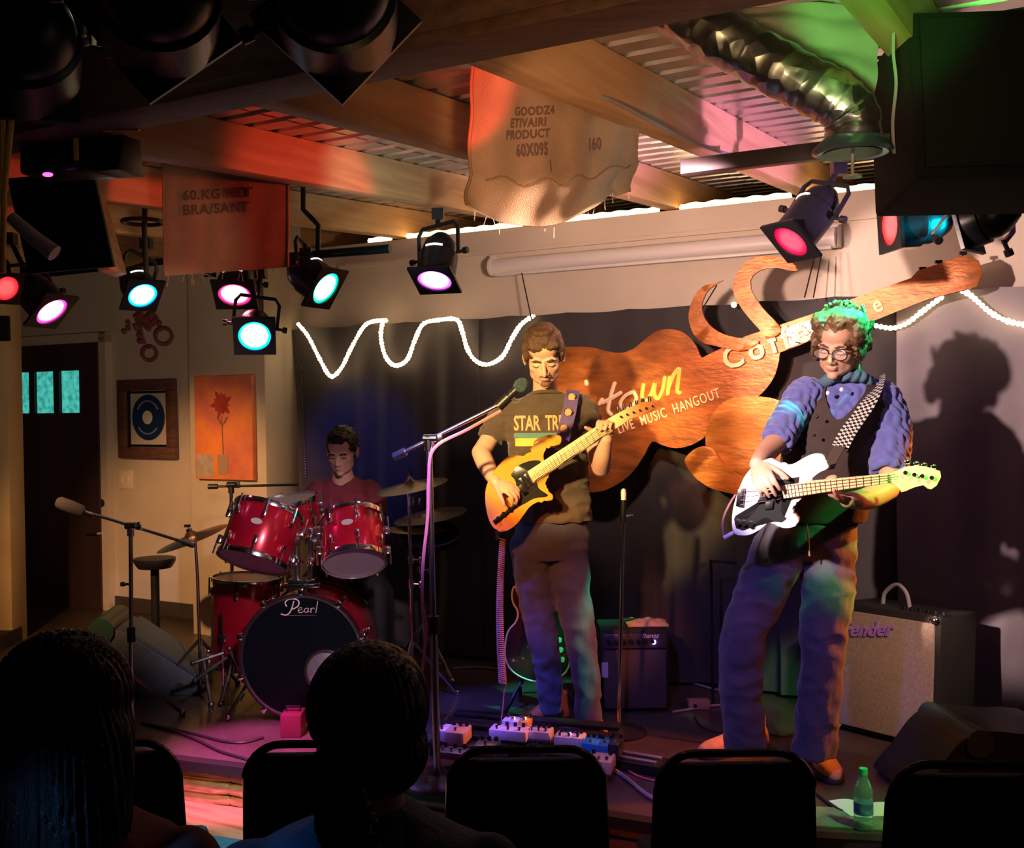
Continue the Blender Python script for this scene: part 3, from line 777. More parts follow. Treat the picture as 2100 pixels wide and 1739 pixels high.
# hanging black loudspeaker, top right
t=thing('hanging_speaker','large black loudspeaker cabinet hanging from the roof in the upper right corner','speaker',tuple(P(2000,240,2.65)))
c=P(2020,242,2.68)
HM=Matrix.Translation(c)@Matrix.Rotation(math.radians(-3),4,'Z')@Matrix.Rotation(math.radians(-6),4,'X')
blk=mat('black_carpet_box',(.007,.006,.0065),.9,bump=.3,bscale=300)
b=MB(); b.box(HM,(.46,.34,.40),bev=.012); obj('cabinet',b,blk,t)
b=MB(); b.box(HM@Matrix.Translation((0,-.175,0)),(.42,.012,.36),bev=.004); obj('grille',b,mat('black_grille',(.008,.008,.008),.6,bump=.5,bscale=500),t)
for s_ in (-1,1):
    b=MB(); b.tube([HM@Vector((s_*.23,-.1,.15)),HM@Vector((s_*.235,-.1,.36))],.005,6); obj('hanging_chain',b,DKCHROME,t)
b=MB(); b.tube(smooth_path([P(1838,-10,2.5),P(1832,100,2.5),P(1838,170,2.5),P(1831,250,2.5),P(1834,315,2.5)],6),.004,6); 
tag(obj('cable',b,mat('white_cord',(.4,.35,.35),.5)),'thin pale cord hanging beside the black loudspeaker','cable')
# knee brace, and dark hardware at the upper left
b=MB(); a=P(185,395,4.4); c=P(232,560,4.4); b.box(Matrix.Translation((a+c)/2)@basis(c-a,(1,0,0)).to_4x4(),(.19,.05,(c-a).length),bev=.004)
tag(obj('knee_brace',b,pine),'short pine brace board hanging below the rafters by the blue light','brace')

# ================================================================== STAGE LIGHTS
canM=mat('can_black',(.012,.013,.017),.35,.3,bump=.05)
ventM=mat('vent_leak',(1,1,1),.5,emit=(1,.85,.75),estr=2.2)
def disc_uv(b, M, R, n=28):
    bm=b.bm; uv=bm.loops.layers.uv.verify()
    c=bm.verts.new(M@Vector((0,0,0))); vs=[bm.verts.new(M@Vector((math.cos(2*PI*i/n)*R,math.sin(2*PI*i/n)*R,0))) for i in range(n)]
    for i in range(n):
        f=bm.faces.new((c,vs[i],vs[(i+1)%n]))
        for l in f.loops:
            if l.vert==c: l[uv].uv=(.5,.5)
            else:
                k=vs.index(l.vert); a=2*PI*k/n; l[uv].uv=(.5+.5*math.cos(a),.5+.5*math.sin(a))
def par(label, C, B, R, rim, core, strength=4, power=0, target=None, size=35, hang=None, group='stage lights hung over the stage', spin=0, vents=True, col=None, cat='stage light', sq=1.12):
    """C centre of the lens, B centre of the rear of the can"""
    C=Vector(C);B=Vector(B); d=(C-B); L=d.length; d.normalize()
    t=thing('stage_light',label,cat,tuple(B),0,group)
    M=frame(B,d)@Matrix.Rotation(spin,4,'Z')
    b=MB(); b.lathe([(0,-.015),(R*.45,-.01),(R*.82,.03),(R*.9,.06),(R*.9,.085),(R*1.0,.09),(R*1.0,L-.012),(R*.94,L-.012),(R*.9,L-.03),(R*.55,L*.55),(0,L*.5)],M,28); can=obj('can',b,canM,t)
    # square gel frame with a round hole
    S=R*sq; hl=R*.86; n=32; bm=b=MB(); V=[]
    for z in (L-.012,L):
        for i in range(n):
            a=2*PI*i/n; V.append(M@Vector((math.cos(a)*hl,math.sin(a)*hl,z)))
        for i in range(n):
            a=2*PI*i/n; k=S/max(abs(math.cos(a)),abs(math.sin(a))); V.append(M@Vector((math.cos(a)*k,math.sin(a)*k,z)))
    F=[]
    for i in range(n):
        j=(i+1)%n
        F+= [(i,j,n+j,n+i),(2*n+i,3*n+i,3*n+j,2*n+j),(n+i,n+j,3*n+j,3*n+i),(j,i,2*n+i,2*n+j)]
    b._add(V,F); obj('gel_frame',b,canM,t)
    for k in range(2):
        pass
    b=MB(); disc_uv(b,M@Matrix.Translation((0,0,L-.008)),hl*1.02)
    obj('lens',b,lens_mat('lens_'+label[:12],rim,core,strength),t,angle=80)
    # yoke and knobs
    h=hang if hang is not None else B+Vector((0,0,.22))
    h=Vector(h); mid=B+d*L*.42
    side=d.cross(h-mid); side=side.normalized() if side.length>1e-4 else Vector((1,0,0))
    up=side.cross(d).normalized()
    if up.dot(h-mid)<0: up=-up; 
    r1=R*1.18; top=mid+(h-mid).normalized()*R*1.7
    b=MB(); ud=(h-mid).normalized()
    pts=[mid+side*r1,mid+side*r1+ud*R*1.35,mid+side*r1*.8+ud*R*1.7,mid-side*r1*.8+ud*R*1.7,mid-side*r1+ud*R*1.35,mid-side*r1]
    b.tube(pts,.009,6); obj('yoke',b,BLACK,t)
    for s_ in (-1,1):
        b=MB(); q=mid+side*s_*r1; b.cyl(q-side*s_*.01,q+side*s_*.03,.007,n=8); b.cyl(q+side*s_*.025,q+side*s_*.045,.014,n=10); obj('knob',b,BLACK,t)
    if (h-top).length>.02:
        b=MB(); b.cyl(top,h,.011,n=8); b.box(h,(.05,.05,.05)); obj('clamp',b,BLACK,t)
    if vents:
        for a0 in (.25,):
            b=MB(); b.torus(M@Matrix.Translation((0,0,.088)),R*.97,.006,10,6,*( vents if isinstance(vents,tuple) else (1.1,2.0))); obj('vent_slot',b,ventM,can)
    if power and target is not None:
        spot('bulb',C+d*.01,target,col or rim,power,size,.4,R*.4,parent=t)
    return t
def parpx(label,lens,back,Y,R,L,rim,core,hang=None,hangY=None,**k):
    C=P(*lens,Y)
    # the rear lies further away so that the can has length L
    best=None
    for i in range(200):
        y=Y+i*.0025
        B=P(*back,y); e=abs((B-C).length-L)
        if best is None or e<best[0]: best=(e,B)
    B=best[1]
    h=P(*hang,hangY or B.y) if hang else None
    return par(label,C,B,R,rim,core,hang=h,**k)
# rig pipe between the left lights
b=MB(); a=P(430,540,5.05); c=P(800,510,4.75); b.cyl(a,c,.02,n=12)
tag(obj('light_bar',b,mat('bar_teal_black',(.012,.02,.025),.35,.5)),'black horizontal pipe carrying the pink and green lights at the pier','pipe')
b=MB(); b.tube([P(652,525,4.86),P(653,462,4.86),P(640,448,4.88),P(622,430,4.9),P(622,360,4.9)],.012,8)
tag(obj('hanger_rod',b,BLACK),'bent black hanger rod above the green light','rod')
b=MB(); b.tube([P(300,560,5.0),P(296,470,5.0),P(298,400,5.0)],.013,8); b.torus(Matrix.Translation(P(292,455,5.0)),.09,.010,24,6,0,2*PI,1,1)
tag(obj('hanger_rod',b,BLACK),'black hanger with a curled cable loop above the blue light','rod')
hot=(1.0,.97,.97)
parpx('magenta stage light at far left, tilted beside the door',(107,640),(52,575),4.6,.083,.20,(1,.02,.25),(1,.75,.85),strength=5,hang=(20,490),power=30,target=(0,3.6,.3),size=50,col=(1,.1,.55),vents=False)
parpx('blue stage light above the framed record',(293,607),(268,560),5.0,.078,.18,(.0,.25,1.0),(.6,.95,1.0),strength=6,hang=(300,500),power=30,target=(.2,4.3,.3),size=40,col=(.1,.25,1),vents=(1.2,2.2))
parpx('pink red stage light above the cyan one at the pier',(481,606),(487,550),4.9,.085,.17,(1,.01,.10),(1,.75,.75),strength=5,hang=(490,530),power=20,target=(-.3,3.8,.3),size=45,col=(1,.1,.2),vents=(1.1,2.2))
parpx('cyan stage light, lowest of the pier cluster',(522,690),(524,655),4.75,.082,.17,(.0,.40,.75),(.75,1,1),strength=6,hang=(535,560),power=10,target=(.4,2.5,.6),size=40,col=(.1,.8,1),vents=False)
parpx('bright green stage light facing out from the light bar',(669,592),(605,545),4.7,.088,.20,(.0,.5,.20),(.65,1,.85),strength=6,hang=(628,522),power=0,target=(1.2,3.8,1.8),size=24,col=(.05,1,.35),vents=(1.0,2.0))
parpx("violet stage light hanging over the first light swags",(891,577),(906,490),4.5,.083,.22,(.55,.05,.8),(1,.85,1),strength=5,hang=(898,440),power=20,target=(-.4,3.9,.3),size=40,col=(.6,.15,1),vents=(1.1,2.0))
parpx('red stage light on the strut rail above the steam curls',(1620,497),(1698,398),3.9,.080,.26,(.9,.0,.06),(1,.12,.18),strength=1.3,hang=(1720,345),power=0,vents=(1.2,2.2))
# two side-on cans at the right edge
par('teal stage light seen side on under the black loudspeaker',P(1822,462,3.46),P(1938,455,3.475),.075,(.85,.02,.02),(1,.1,.1),strength=2.5,hang=P(1930,400,3.42),vents=(1.2,2.4))
par('second teal stage light, partly behind the first at the right edge',P(1978,462,3.36),P(2078,424,3.26),.080,(.0,.3,.4),(.0,.6,.7),strength=1.2,hang=P(2090,380,3.55),vents=False,power=22,target=P(1850,458,3.44),size=60,col=(.0,.7,.9))
par('stage light cut by the left picture edge with a red glint',P(14,592,4.4),P(-30,560,4.5),.06,(.9,.02,.03),(1,.1,.1),strength=1.5,vents=False)
# large cans near the camera on the beam
wl=(.9,.8,.6)
par('big dark stage light nearest the middle on the main beam',P(695,50,1.95),P(672,-70,1.72),.108,(.3,.3,.3),wl,strength=.3,hang=P(600,-60,2.2),vents=False,group='big lights on the beam',spin=.75,sq=.98)
par('big dark stage light with a white gel frame corner on the main beam',P(325,55,2.05),P(318,-70,1.82),.112,(.3,.3,.3),wl,strength=.3,hang=P(300,-60,2.3),vents=False,group='big lights on the beam',spin=.9,sq=.98)
par('big dark stage light in the top left corner',P(45,150,2.25),P(40,20,2.05),.115,(.3,.3,.3),wl,strength=.3,hang=P(60,-60,2.5),vents=False,group='big lights on the beam',sq=.96)
par('dark stage light below the top left corner one',P(110,262,2.95),P(95,205,2.88),.085,(.3,.3,.3),wl,strength=.3,hang=P(100,130,3.0),vents=False,group='big lights on the beam',sq=.96)
# lit corner of a gel frame, its light put into a pale colour
litCornerM=mat('lit_gel_corner',(.55,.57,.52),.6)
b=MB(); 
for tri in ([(375,136),(421,86),(413,136)],):
    b.prism([(0,0),(.045,.05),(.037,0)],Matrix.Translation(P(375,137,2.2))@Matrix.Rotation(PI/2,4,'X'),.004)
tag(obj('lit_frame_corner',b,litCornerM),'small pale triangle for the lit gel frame corner under the big stage light','tab')
# scanner light at left
t=thing('scanner_light','black scanner stage light with yellow stripes at the upper left','stage light',tuple(P(140,320,2.9)))
a=P(60,330,2.95); c=P(245,318,2.85)
SMx=Matrix.Translation((a+c)/2)@basis(c-a,(0,0,1)).to_4x4()
b=MB(); b.box(SMx,(.12,.10,.26),bev=.012); obj('housing',b,canM,t)
b=MB(); b.prism([(-.05,-.05),(.05,-.05),(.035,.045),(-.035,.045)],SMx@Matrix.Translation((0,.0,.10)),.09,bev=.004); obj('nose',b,canM,t)
b=MB(); q=P(88,245,2.9); b.box(q,(.13,.10,.08),bev=.008); obj('ballast_box',b,canM,t)
yel=mat('yellow_stripe',(.75,.42,.04),.5)
for (x0,y0,x1,y1) in ((211,266,286,266),(152,284,160,328)):
    b=MB(); p=P(x0,y0,2.74);q=P(x1,y1,2.74); b.box((p+q)/2,(max(.008,abs(q.x-p.x)),.012,max(.008,abs(q.z-p.z)))); obj('yellow_tab',b,yel,t)
b=MB(); q=P(98,358,2.8); b.ell(q,(.014,.01,.006),n=10,m=6); obj('indicator',b,mat('pink_led',(1,.1,.5),.4,emit=(1,.1,.55),estr=2.5),t)
b=MB(); b.tube([P(6,228,2.6),P(5,330,2.6),P(3,420,2.6)],.007,8); b.tube([P(26,228,2.6),P(16,320,2.6),P(8,400,2.6),P(6,560,2.6)],.0075,8)
tag(obj('yellow_cord',b,mat('yellow_rope',(.85,.45,.06),.5,noise=.2,nscale=60)),'pair of yellow cords hanging at the left edge','cord')
b=MB(); a=P(22,445,3.2); c=P(112,520,3.2); b.tube([a,(a+c)/2+Vector((0,0,-.004)),c],[.018,.022,.026],10)
tag(obj('paper_roll',b,mat('dull_white',(.55,.52,.52),.7)),'pale rolled paper stuck up beside the yellow cords','paper roll')
b=MB(); b.prism([(0,0),(.27,.02),(.33,-.28),(.06,-.30)],Matrix.Translation(P(20,368,3.4))@Matrix.Rotation(PI/2,4,'X'),.02,bev=.003)
tag(obj('dark_panel',b,mat('panel_black',(.01,.008,.014),.6)),'flat black panel hanging behind the pale paper roll','panel')
# bolt/bracket hooks near top left
b=MB(); b.tube([P(190,5,2.3),P(176,30,2.3),P(174,84,2.3)],.009,8); b.ell(P(175,84,2.29),.012,n=8,m=6)
tag(obj('hook',b,mat('pale_hook',(.5,.45,.3),.4,.6)),'pale metal hook above the main beam at the top left','hook')
t=thing('bare_lamp','bright bare bulb in a dark holder at the top left edge','lamp',tuple(P(212,-6,2.3)))
b=MB(); b.ell(P(212,4,2.3),(.022,.012,.012),basis(P(230,-8,2.3)-P(196,14,2.3)),n=12,m=8); obj('bulb',b,mat('hot_bulb',(1,.9,.7),.5,emit=(1,.8,.5),estr=8),t)
b=MB(); b.cyl(P(212,-30,2.3),P(212,-4,2.3),.018,n=12); obj('holder',b,BLACK,t)

# ================================================================== DRUMS, STANDS, AMPS
redshell=mat('wine_red_lacquer',(.48,.008,.03),.22,.35,coat=.6,noise=.35,nscale=4)
headM=mat('drum_head_clear',(.40,.34,.36),.35)
headB=mat('black_drum_head',(.004,.005,.010),.3,spec=.25)
cymM=mat('bronze_cymbal',(.55,.36,.16),.30,.9,bump=.1,bscale=80)
cymD=mat('dark_cymbal',(.16,.11,.09),.35,.8)
badge=mat('drum_badge',(.6,.58,.5),.4,.6)
def drum(t,M,R,H,nl=8,bottom=headM,lugang=.2,badge_a=None,top=headM):
    """M: frame at the bottom centre with z to the top head"""
    b=MB(); b.lathe([(R*.985,.0),(R,.006),(R,H-.006),(R*.985,H)],M,48); obj('shell',b,redshell,t)
    for z,hm in ((-.004,bottom),(H+.004,top)):
        b=MB(); b.lathe([(0,z),(R*.97,z),(R*1.0,z+(.004 if z<0 else -.004))],M,40); obj('drum_head',b,hm,t)
    for z in (-.012,H-.012):
        b=MB(); b.lathe([(R*1.01,z),(R*1.045,z),(R*1.055,z+.012),(R*1.045,z+.024),(R*1.01,z+.024)],M,48,closed=True); obj('hoop',b,CHROME,t)
    for i in range(nl):
        a=lugang+2*PI*i/nl
        b=MB(); x,y=math.cos(a),math.sin(a)
        for zz in (.055,H-.055):
            b.box(M@Matrix.Translation((x*(R+.012),y*(R+.012),zz))@Matrix.Rotation(a,4,'Z'),(.022,.018,.04),bev=.004)
        b.cyl(M@Vector((x*(R+.020),y*(R+.020),-.014)),M@Vector((x*(R+.020),y*(R+.020),.055)),.0045,n=6)
        b.cyl(M@Vector((x*(R+.020),y*(R+.020),H-.055)),M@Vector((x*(R+.020),y*(R+.020),H+.016)),.0045,n=6)
        o=obj('tension_lug',b,CHROME,t); o['kind']='stuff'
    if badge_a is not None:
        b=MB(); a=badge_a; MM=M@Matrix.Rotation(a,4,'Z')@Matrix.Translation((R+.001,0,H*.58))@Matrix.Rotation(PI/2,4,'Y')
        b.lathe([(0,.0),(1,.0),(1,.003),(0,.003)],MM@Matrix.Diagonal((.014,.026,1,1)),20); obj('badge',b,badge,t)
# bass drum -------------------------------------------------------------
c=P(619,1327,4.86); R=.278; fwd=Vector((-.03,-1,.02)).normalized()
c.z=STG+R+.012
t=thing('bass_drum','large wine red bass drum with a black front head and white script logo','drum',(c.x,c.y,STG))
M=frame(c+fwd*-.38,fwd)
b=MB(); b.lathe([(R*.985,0),(R,.01),(R,.37),(R*.985,.38)],M,64); obj('shell',b,redshell,t)
hoopM=mat('black_hoop',(.03,.012,.016),.25,coat=.5)
for z in (-.015,.355):
    b=MB(); b.lathe([(R*.985,z),(R*1.035,z),(R*1.035,z+.04),(R*.985,z+.04)],M,64,closed=True); obj('wood_hoop',b,hoopM,t)
pr=.092
b=MB(); b.lathe([(0,.384),(R*.97,.384),(R*.99,.39)],M,56); fh=obj('front_head',b,headB,t)
b=MB(); b.torus(M@Matrix.Translation((0,0,.393)),R*.985,.006,64,6); obj('hoop_edge',b,DKCHROME,t)
# port ring, and the pale pillow seen in it
for i in range(10):
    a=2*PI*(i+.5)/10; x,y=math.cos(a),math.sin(a); RR=R*1.06
    b=MB(); b.box(M@Matrix.Translation((x*RR,y*RR,.375))@Matrix.Rotation(a,4,'Z'),(.03,.024,.05),bev=.005)
    b.cyl(M@Vector((x*RR*1.0,y*RR*1.0,.22)),M@Vector((x*RR,y*RR,.37)),.005,n=6); b.box(M@Matrix.Translation((x*(R+.012),y*(R+.012),.20))@Matrix.Rotation(a,4,'Z'),(.022,.02,.05),bev=.004)
    obj('claw_hook',b,CHROME,t)
for s_ in (-1,1):
    p=M@Vector((s_*R*.86,-R*.30,.30)); q=Vector((p.x+s_*-.0,p.y-.06,STG)); p2=p+Vector((0,0,0))
    sd=1 if p.x>c.x else -1; q=Vector((p.x+sd*.10,p.y-.10,STG+.008))
    b=MB(); b.cyl(p,q+Vector((0,0,.02)),.008,n=8); b.cyl(p.lerp(q,.45),p.lerp(q,.6),.012,n=8); b.ell(q+Vector((0,0,.012)),.014,n=8,m=6); obj('spur',b,CHROME,t)
# script logo on the head
ex=M.col[0].to_3d(); ey=M.col[1].to_3d()
right=Vector((1,0,0)); right=(right-fwd*right.dot(fwd)).normalized(); upv=fwd.cross(right).normalized()
if upv.z<0: upv=-upv
hz=M@Vector((0,0,.386))
LM=Matrix.Translation(hz)@Matrix((( right.x,upv.x,fwd.x,0),(right.y,upv.y,fwd.y,0),(right.z,upv.z,fwd.z,0),(0,0,0,1)))
# place the port and the letters relative to the front head centre by LM
logoM=mat('logo_white',(.85,.72,.68),.5)
def px_on_head(x,y):
    d=ray(x,y); o=Vector((0,0,CAM_Z)); k=(hz-o).dot(fwd)/d.dot(fwd); q=o+d*k; l=LM.inverted()@q; return l.x,l.y
pc=px_on_head(668,1376)
PMx=LM@Matrix.Translation((pc[0],pc[1],0))
b=MB(); b.torus(PMx@Matrix.Translation((0,0,.004)),pr,.008,32,8); obj('port_ring',b,mat('port_ring',(.03,.02,.02),.3),fh)
b=MB(); b.lathe([(0,.030),(pr*.5,.026),(pr*.85,.012),(pr*.98,.002)],PMx,28)
obj('port_pillow',b,mat('port_pillow_sheen',(.80,.72,.95),.18,.7,noise=.5,nscale=12,bump=.6,bscale=30),fh)  # shiny pillow; the pale lilac of reflected light is in its colour
def lstroke(lst,r,nm='script_logo'):
    b=MB()
    for pts in lst:
        q=smooth_path([LM@Vector((*px_on_head(*p),.002)) for p in pts],5); b.tube(q,r,6)
        for e in (q[0],q[-1]): b.ell(e,r,n=6,m=5)
    return b
b=lstroke([[(603,1233),(597,1252),(588,1261),(577,1259)],[(588,1243),(585,1236),(592,1229),(605,1228),(613,1233),(612,1242),(603,1248),(598,1248)]],.0035); obj('logo_letter',b,logoM,fh)
for L_ in ([[(612,1252),(619,1249),(618,1245),(613,1248),(612,1254),(618,1256),(624,1252)]],
           [[(632,1247),(626,1248),(625,1254),(630,1255),(633,1247),(632,1254),(636,1254)]],
           [[(638,1247),(638,1256)],[(638,1250),(643,1246),(645,1249)]],
           [[(652,1233),(648,1256)]]):
    b=lstroke(L_,.0027); obj('logo_letter',b,logoM,fh)
b=lstroke([[(592,1262),(650,1261)]],.0022); obj('logo_underline',b,logoM,fh)
def px_frame(top,bot,Y,Yb=None):
    a=P(*bot,Yb or Y); c_=P(*top,Y); return a,c_
# rack toms
def tom(label,bot,top,Yb,Yt,R,**k):
    a=P(*bot,Yb); c_=P(*top,Yt); H=(c_-a).length
    t=thing('tom_drum',label,'drum',tuple(a),0,'wine red toms of the drum kit')
    drum(t,frame(a,c_-a,(0,1,0)),R,H,**k); return t,a,c_
t1,a1,c1=tom('tilted wine red rack tom with a white badge, upper one at the drum kit',(518,1150),(552,1050),4.82,4.92,.158,nl=8,lugang=.1,badge_a=-1.62)
t2,a2,c2=tom('wine red rack tom showing its pale lower head, right of the tilted one',(727,1152),(723,1066),4.66,4.78,.138,nl=8,lugang=.3,badge_a=-1.55)
# floor tom behind
a=P(500,1300,5.35); a.z=STG+.15; c_=a+Vector((.02,.0,.42))
t=thing('floor_tom','tall wine red floor tom standing behind the rack toms by the pier','drum',tuple(a))
drum(t,frame(a,c_-a,(0,1,0)),.165,(c_-a).length,nl=6,lugang=.5)
for i in range(3):
    g=-1.9+i*2.1; x,y=math.cos(g)*.185,math.sin(g)*.185
    b=MB(); b.cyl(Vector((a.x+x,a.y+y,STG+.012)),Vector((a.x+x,a.y+y,a.z+.28)),.007,n=8); b.ell(Vector((a.x+x,a.y+y,STG+.013)),.013,n=8,m=6); b.box(Vector((a.x+x*.95,a.y+y*.95,a.z+.16)),(.03,.03,.04),bev=.004); obj('leg',b,CHROME,t)
# small red drum behind tilted tom (snare, seen above it)
a=P(592,1120,5.35); t=thing('snare_drum','wine red snare drum just visible behind the tilted rack tom','drum',tuple(a))
drum(t,frame(P(590,1085,5.35),Vector((-.15,-.1,1))),.17,.14,nl=8,lugang=.2)
b=MB(); p=P(590,1085,5.35); b.cyl(p-Vector((0,0,.02)),Vector((p.x,p.y,STG+.25)),.012,n=10)
for i in range(3):
    g=.4+i*2.09; b.tube([Vector((p.x,p.y,STG+.25)),Vector((p.x+math.cos(g)*.2,p.y+math.sin(g)*.2,STG+.012))],.008,6)
for i in range(3):
    g=.4+i*2.09; b.tube([p-Vector((0,0,.04)),p+Vector((math.cos(g)*.15,math.sin(g)*.15,-.02))],.007,6)
obj('snare_stand',b,CHROME,t)
# tom mounts
t=thing('tom_mount','chrome double tom mount standing on top of the bass drum','drum hardware',tuple(P(625,1180,4.85)))
for (x0,y0,x1,y1,x2,y2) in ((610,1186,606,1102,590,1095),(636,1184,637,1095,655,1090)):
    b=MB(); b.tube([P(x0,y0,4.95),P(x1,y1,4.93)],.012,10); b.tube([P(x1,y1,4.93),P(x2,y2,4.88)],.011,8)
    obj('post',b,DKCHROME,t)
for x,y,r in ((606,1102,.024),(637,1095,.024),(594,1092,.018),(650,1088,.018),(608,1150,.018),(637,1152,.018),(660,1096,.016),(598,1108,.014),(645,1104,.014)):
    b=MB(); q=P(x,y,4.91); b.lathe([(0,-r),(r*.8,-r*.9),(r,0),(r*.8,r*.9),(0,r)],Matrix.Translation(q)@Matrix.Rotation(x*.3,4,'X'),12); b.cyl(q,q+Vector((.03,-.02,.0)),.005,n=6); b.box(q+Vector((.035,-.02,0)),(.008,.01,.026),bev=.002); obj('wing_clamp',b,CHROME,t)
b=MB(); q=P(622,1192,4.95); b.box(q,(.13,.10,.03),bev=.01); b.box(q+Vector((0,-.02,-.015)),(.17,.05,.02),bev=.006); obj('base_plate',b,CHROME,t)
# cymbals and stands
def cymbal_part(t,c,nrm,R,m,nm='cymbal'):
    M=frame(c,nrm,(0,1,0)); b=MB()
    b.lathe([(.006,.022),(R*.10,.02),(R*.17,.008),(R*.2,.004),(R*.6,-.006),(R,-.016),(R,-.0175),(R*.6,-.0085),(R*.19,.001),(R*.1,.016),(.006,.019)],M,48); 
    o=obj(nm,b,m,t); b=MB(); b.cyl(c-Vector(nrm).normalized()*.01,c+Vector(nrm).normalized()*.055,.004,n=6); b.cyl(c+Vector(nrm).normalized()*.022,c+Vector(nrm).normalized()*.034,.014,n=10); b.box(Matrix.Translation(c+Vector(nrm).normalized()*.05),(.03,.006,.014)); obj('wing_nut',b,CHROME,t); return o
def tripod(t,base,h0,r,n=3,a0=.5,m=CHROME,rad=.009,name='leg'):
    for i in range(n):
        g=a0+2*PI*i/n; f=Vector((base.x+math.cos(g)*r,base.y+math.sin(g)*r,STG+.012))
        b=MB(); b.tube([Vector((base.x,base.y,STG+h0)),f],rad,6); b.ell(f,.016,n=8,m=6); obj(name,b,m,t)
def stand(label,poly,Y,cy=None,tri=.22,m=CHROME,collars=(),rad=.010,h0=.28,a0=.5,name='cymbal_stand',group='cymbal stands of the drum kit'):
    """poly: pixel polyline from the foot up"""
    pts=[P(x,y,yy) for x,y,yy in poly]; pts[0].z=STG+.05
    t=thing(name,label,'stand' ,(pts[0].x,pts[0].y,STG),0,group)
    for i,(p,q) in enumerate(zip(pts,pts[1:])):
        b=MB(); b.cyl(p,q,rad*(1-.12*i),n=10); obj('tube',b,m,t)
    for x,y in collars:
        b=MB(); q=P(x,y,poly[0][2]); b.cyl(q-Vector((0,0,.02)),q+Vector((0,0,.02)),rad*1.7,n=12); b.cyl(q,q+Vector((.04,-.02,0)),.005,n=6); b.box(q+Vector((.045,-.022,0)),(.01,.012,.03),bev=.003); obj('collar',b,m,t)
    if tri: tripod(t,pts[0],h0,tri,m=m,a0=a0)
    return t,pts
t,pts=stand('chrome hi-hat stand between the drummer and the tall microphone stand',[(846,1400,5.2),(842,1150,5.2),(838,1010,5.2)],5.2,collars=((843,1147),(843,1197),(842,1027)),a0=.2)
t,pts=stand('second chrome cymbal stand right behind the hi-hat stand',[(872,1400,5.62),(866,1200,5.62),(860,1086,5.62)],5.62,collars=((862,1168),),a0=1.3)
def cymbal(label,c,nrm,R,m):
    t=thing('cymbal',label,'cymbal',tuple(c),0,'cymbals of the drum kit'); cymbal_part(t,c,nrm,R,m,'plate'); return t
cymbal('dark tilted cymbal, highest of those beside the drummer',P(842,992,5.2),(-.18,-.10,1),.18,cymD)
cymbal('tilted cymbal half hidden behind the microphone stand tube',P(882,1052,5.5),(-.16,-.1,1),.19,cymD)
cymbal('flat bronze cymbal over the round black pad',P(858,1078,5.45),(.0,-.05,1),.16,cymM)
t=thing('drum_pad','round black practice pad standing under the bronze cymbal','drum',tuple(P(885,1095,5.4)))
b=MB(); b.lathe([(0,-.02),(.15,-.02),(.155,-.01),(.155,.012),(.15,.018),(0,.018)],frame(P(882,1098,5.4),(0,-.35,1),(0,1,0)),36); obj('pad',b,headB,t)
b=MB(); b.cyl(P(884,1105,5.45),Vector((P(884,1105,5.45).x,5.45,STG)),.009,n=8); obj('pad_post',b,BLACK,t)
q=P(400,1100,5.15)
t,pts=stand('cymbal stand of the thin cymbal beside the tilted rack tom',[(412,1420,5.3),(405,1180,5.2),(400,1104,5.15)],5.2,tri=.24,m=DKCHROME,rad=.008,a0=1.0)
cymbal('thin bronze cymbal tipping down towards the tilted rack tom',P(392,1098,5.15),(-.34,-.12,1),.175,cymM)
# small hardware heap beside the floor tom
t=thing('pedal_hardware','chrome legs and pedal hardware beside the bass drum foot','drum hardware',tuple(PZ(440,1370,STG)))
for (x0,y0,x1,y1) in ((452,1444,478,1352),(400,1395,470,1345),(395,1360,462,1338),(470,1330,500,1398)):
    b=MB(); p=P(x0,y0,4.95); q=P(x1,y1,5.0); p.z=max(p.z,STG+.012); b.cyl(p,q,.009,n=8); b.ell(p,.014,n=8,m=6); b.cyl(p.lerp(q,.5),p.lerp(q,.62),.014,n=8); obj('strut',b,mat('dim_steel',(.12,.11,.12),.35,.8),t)
# drummer's seat
dq=P(705,1250,5.75)
t=thing('drum_throne','round black drum throne under the drummer','stool',(dq.x,5.78,STG))
b=MB(); b.lathe([(0,.40),(.15,.40),(.165,.43),(.16,.47),(.12,.485),(0,.485)],Matrix.Translation((dq.x,5.78,STG)),28); obj('seat',b,mat('black_vinyl',(.02,.02,.02),.4),t)
b=MB(); b.cyl((dq.x,5.78,STG+.1),(dq.x,5.78,STG+.41),.018,n=12); obj('post',b,CHROME,t)
tripod(t,Vector((dq.x,5.78,STG)),.2,.22)
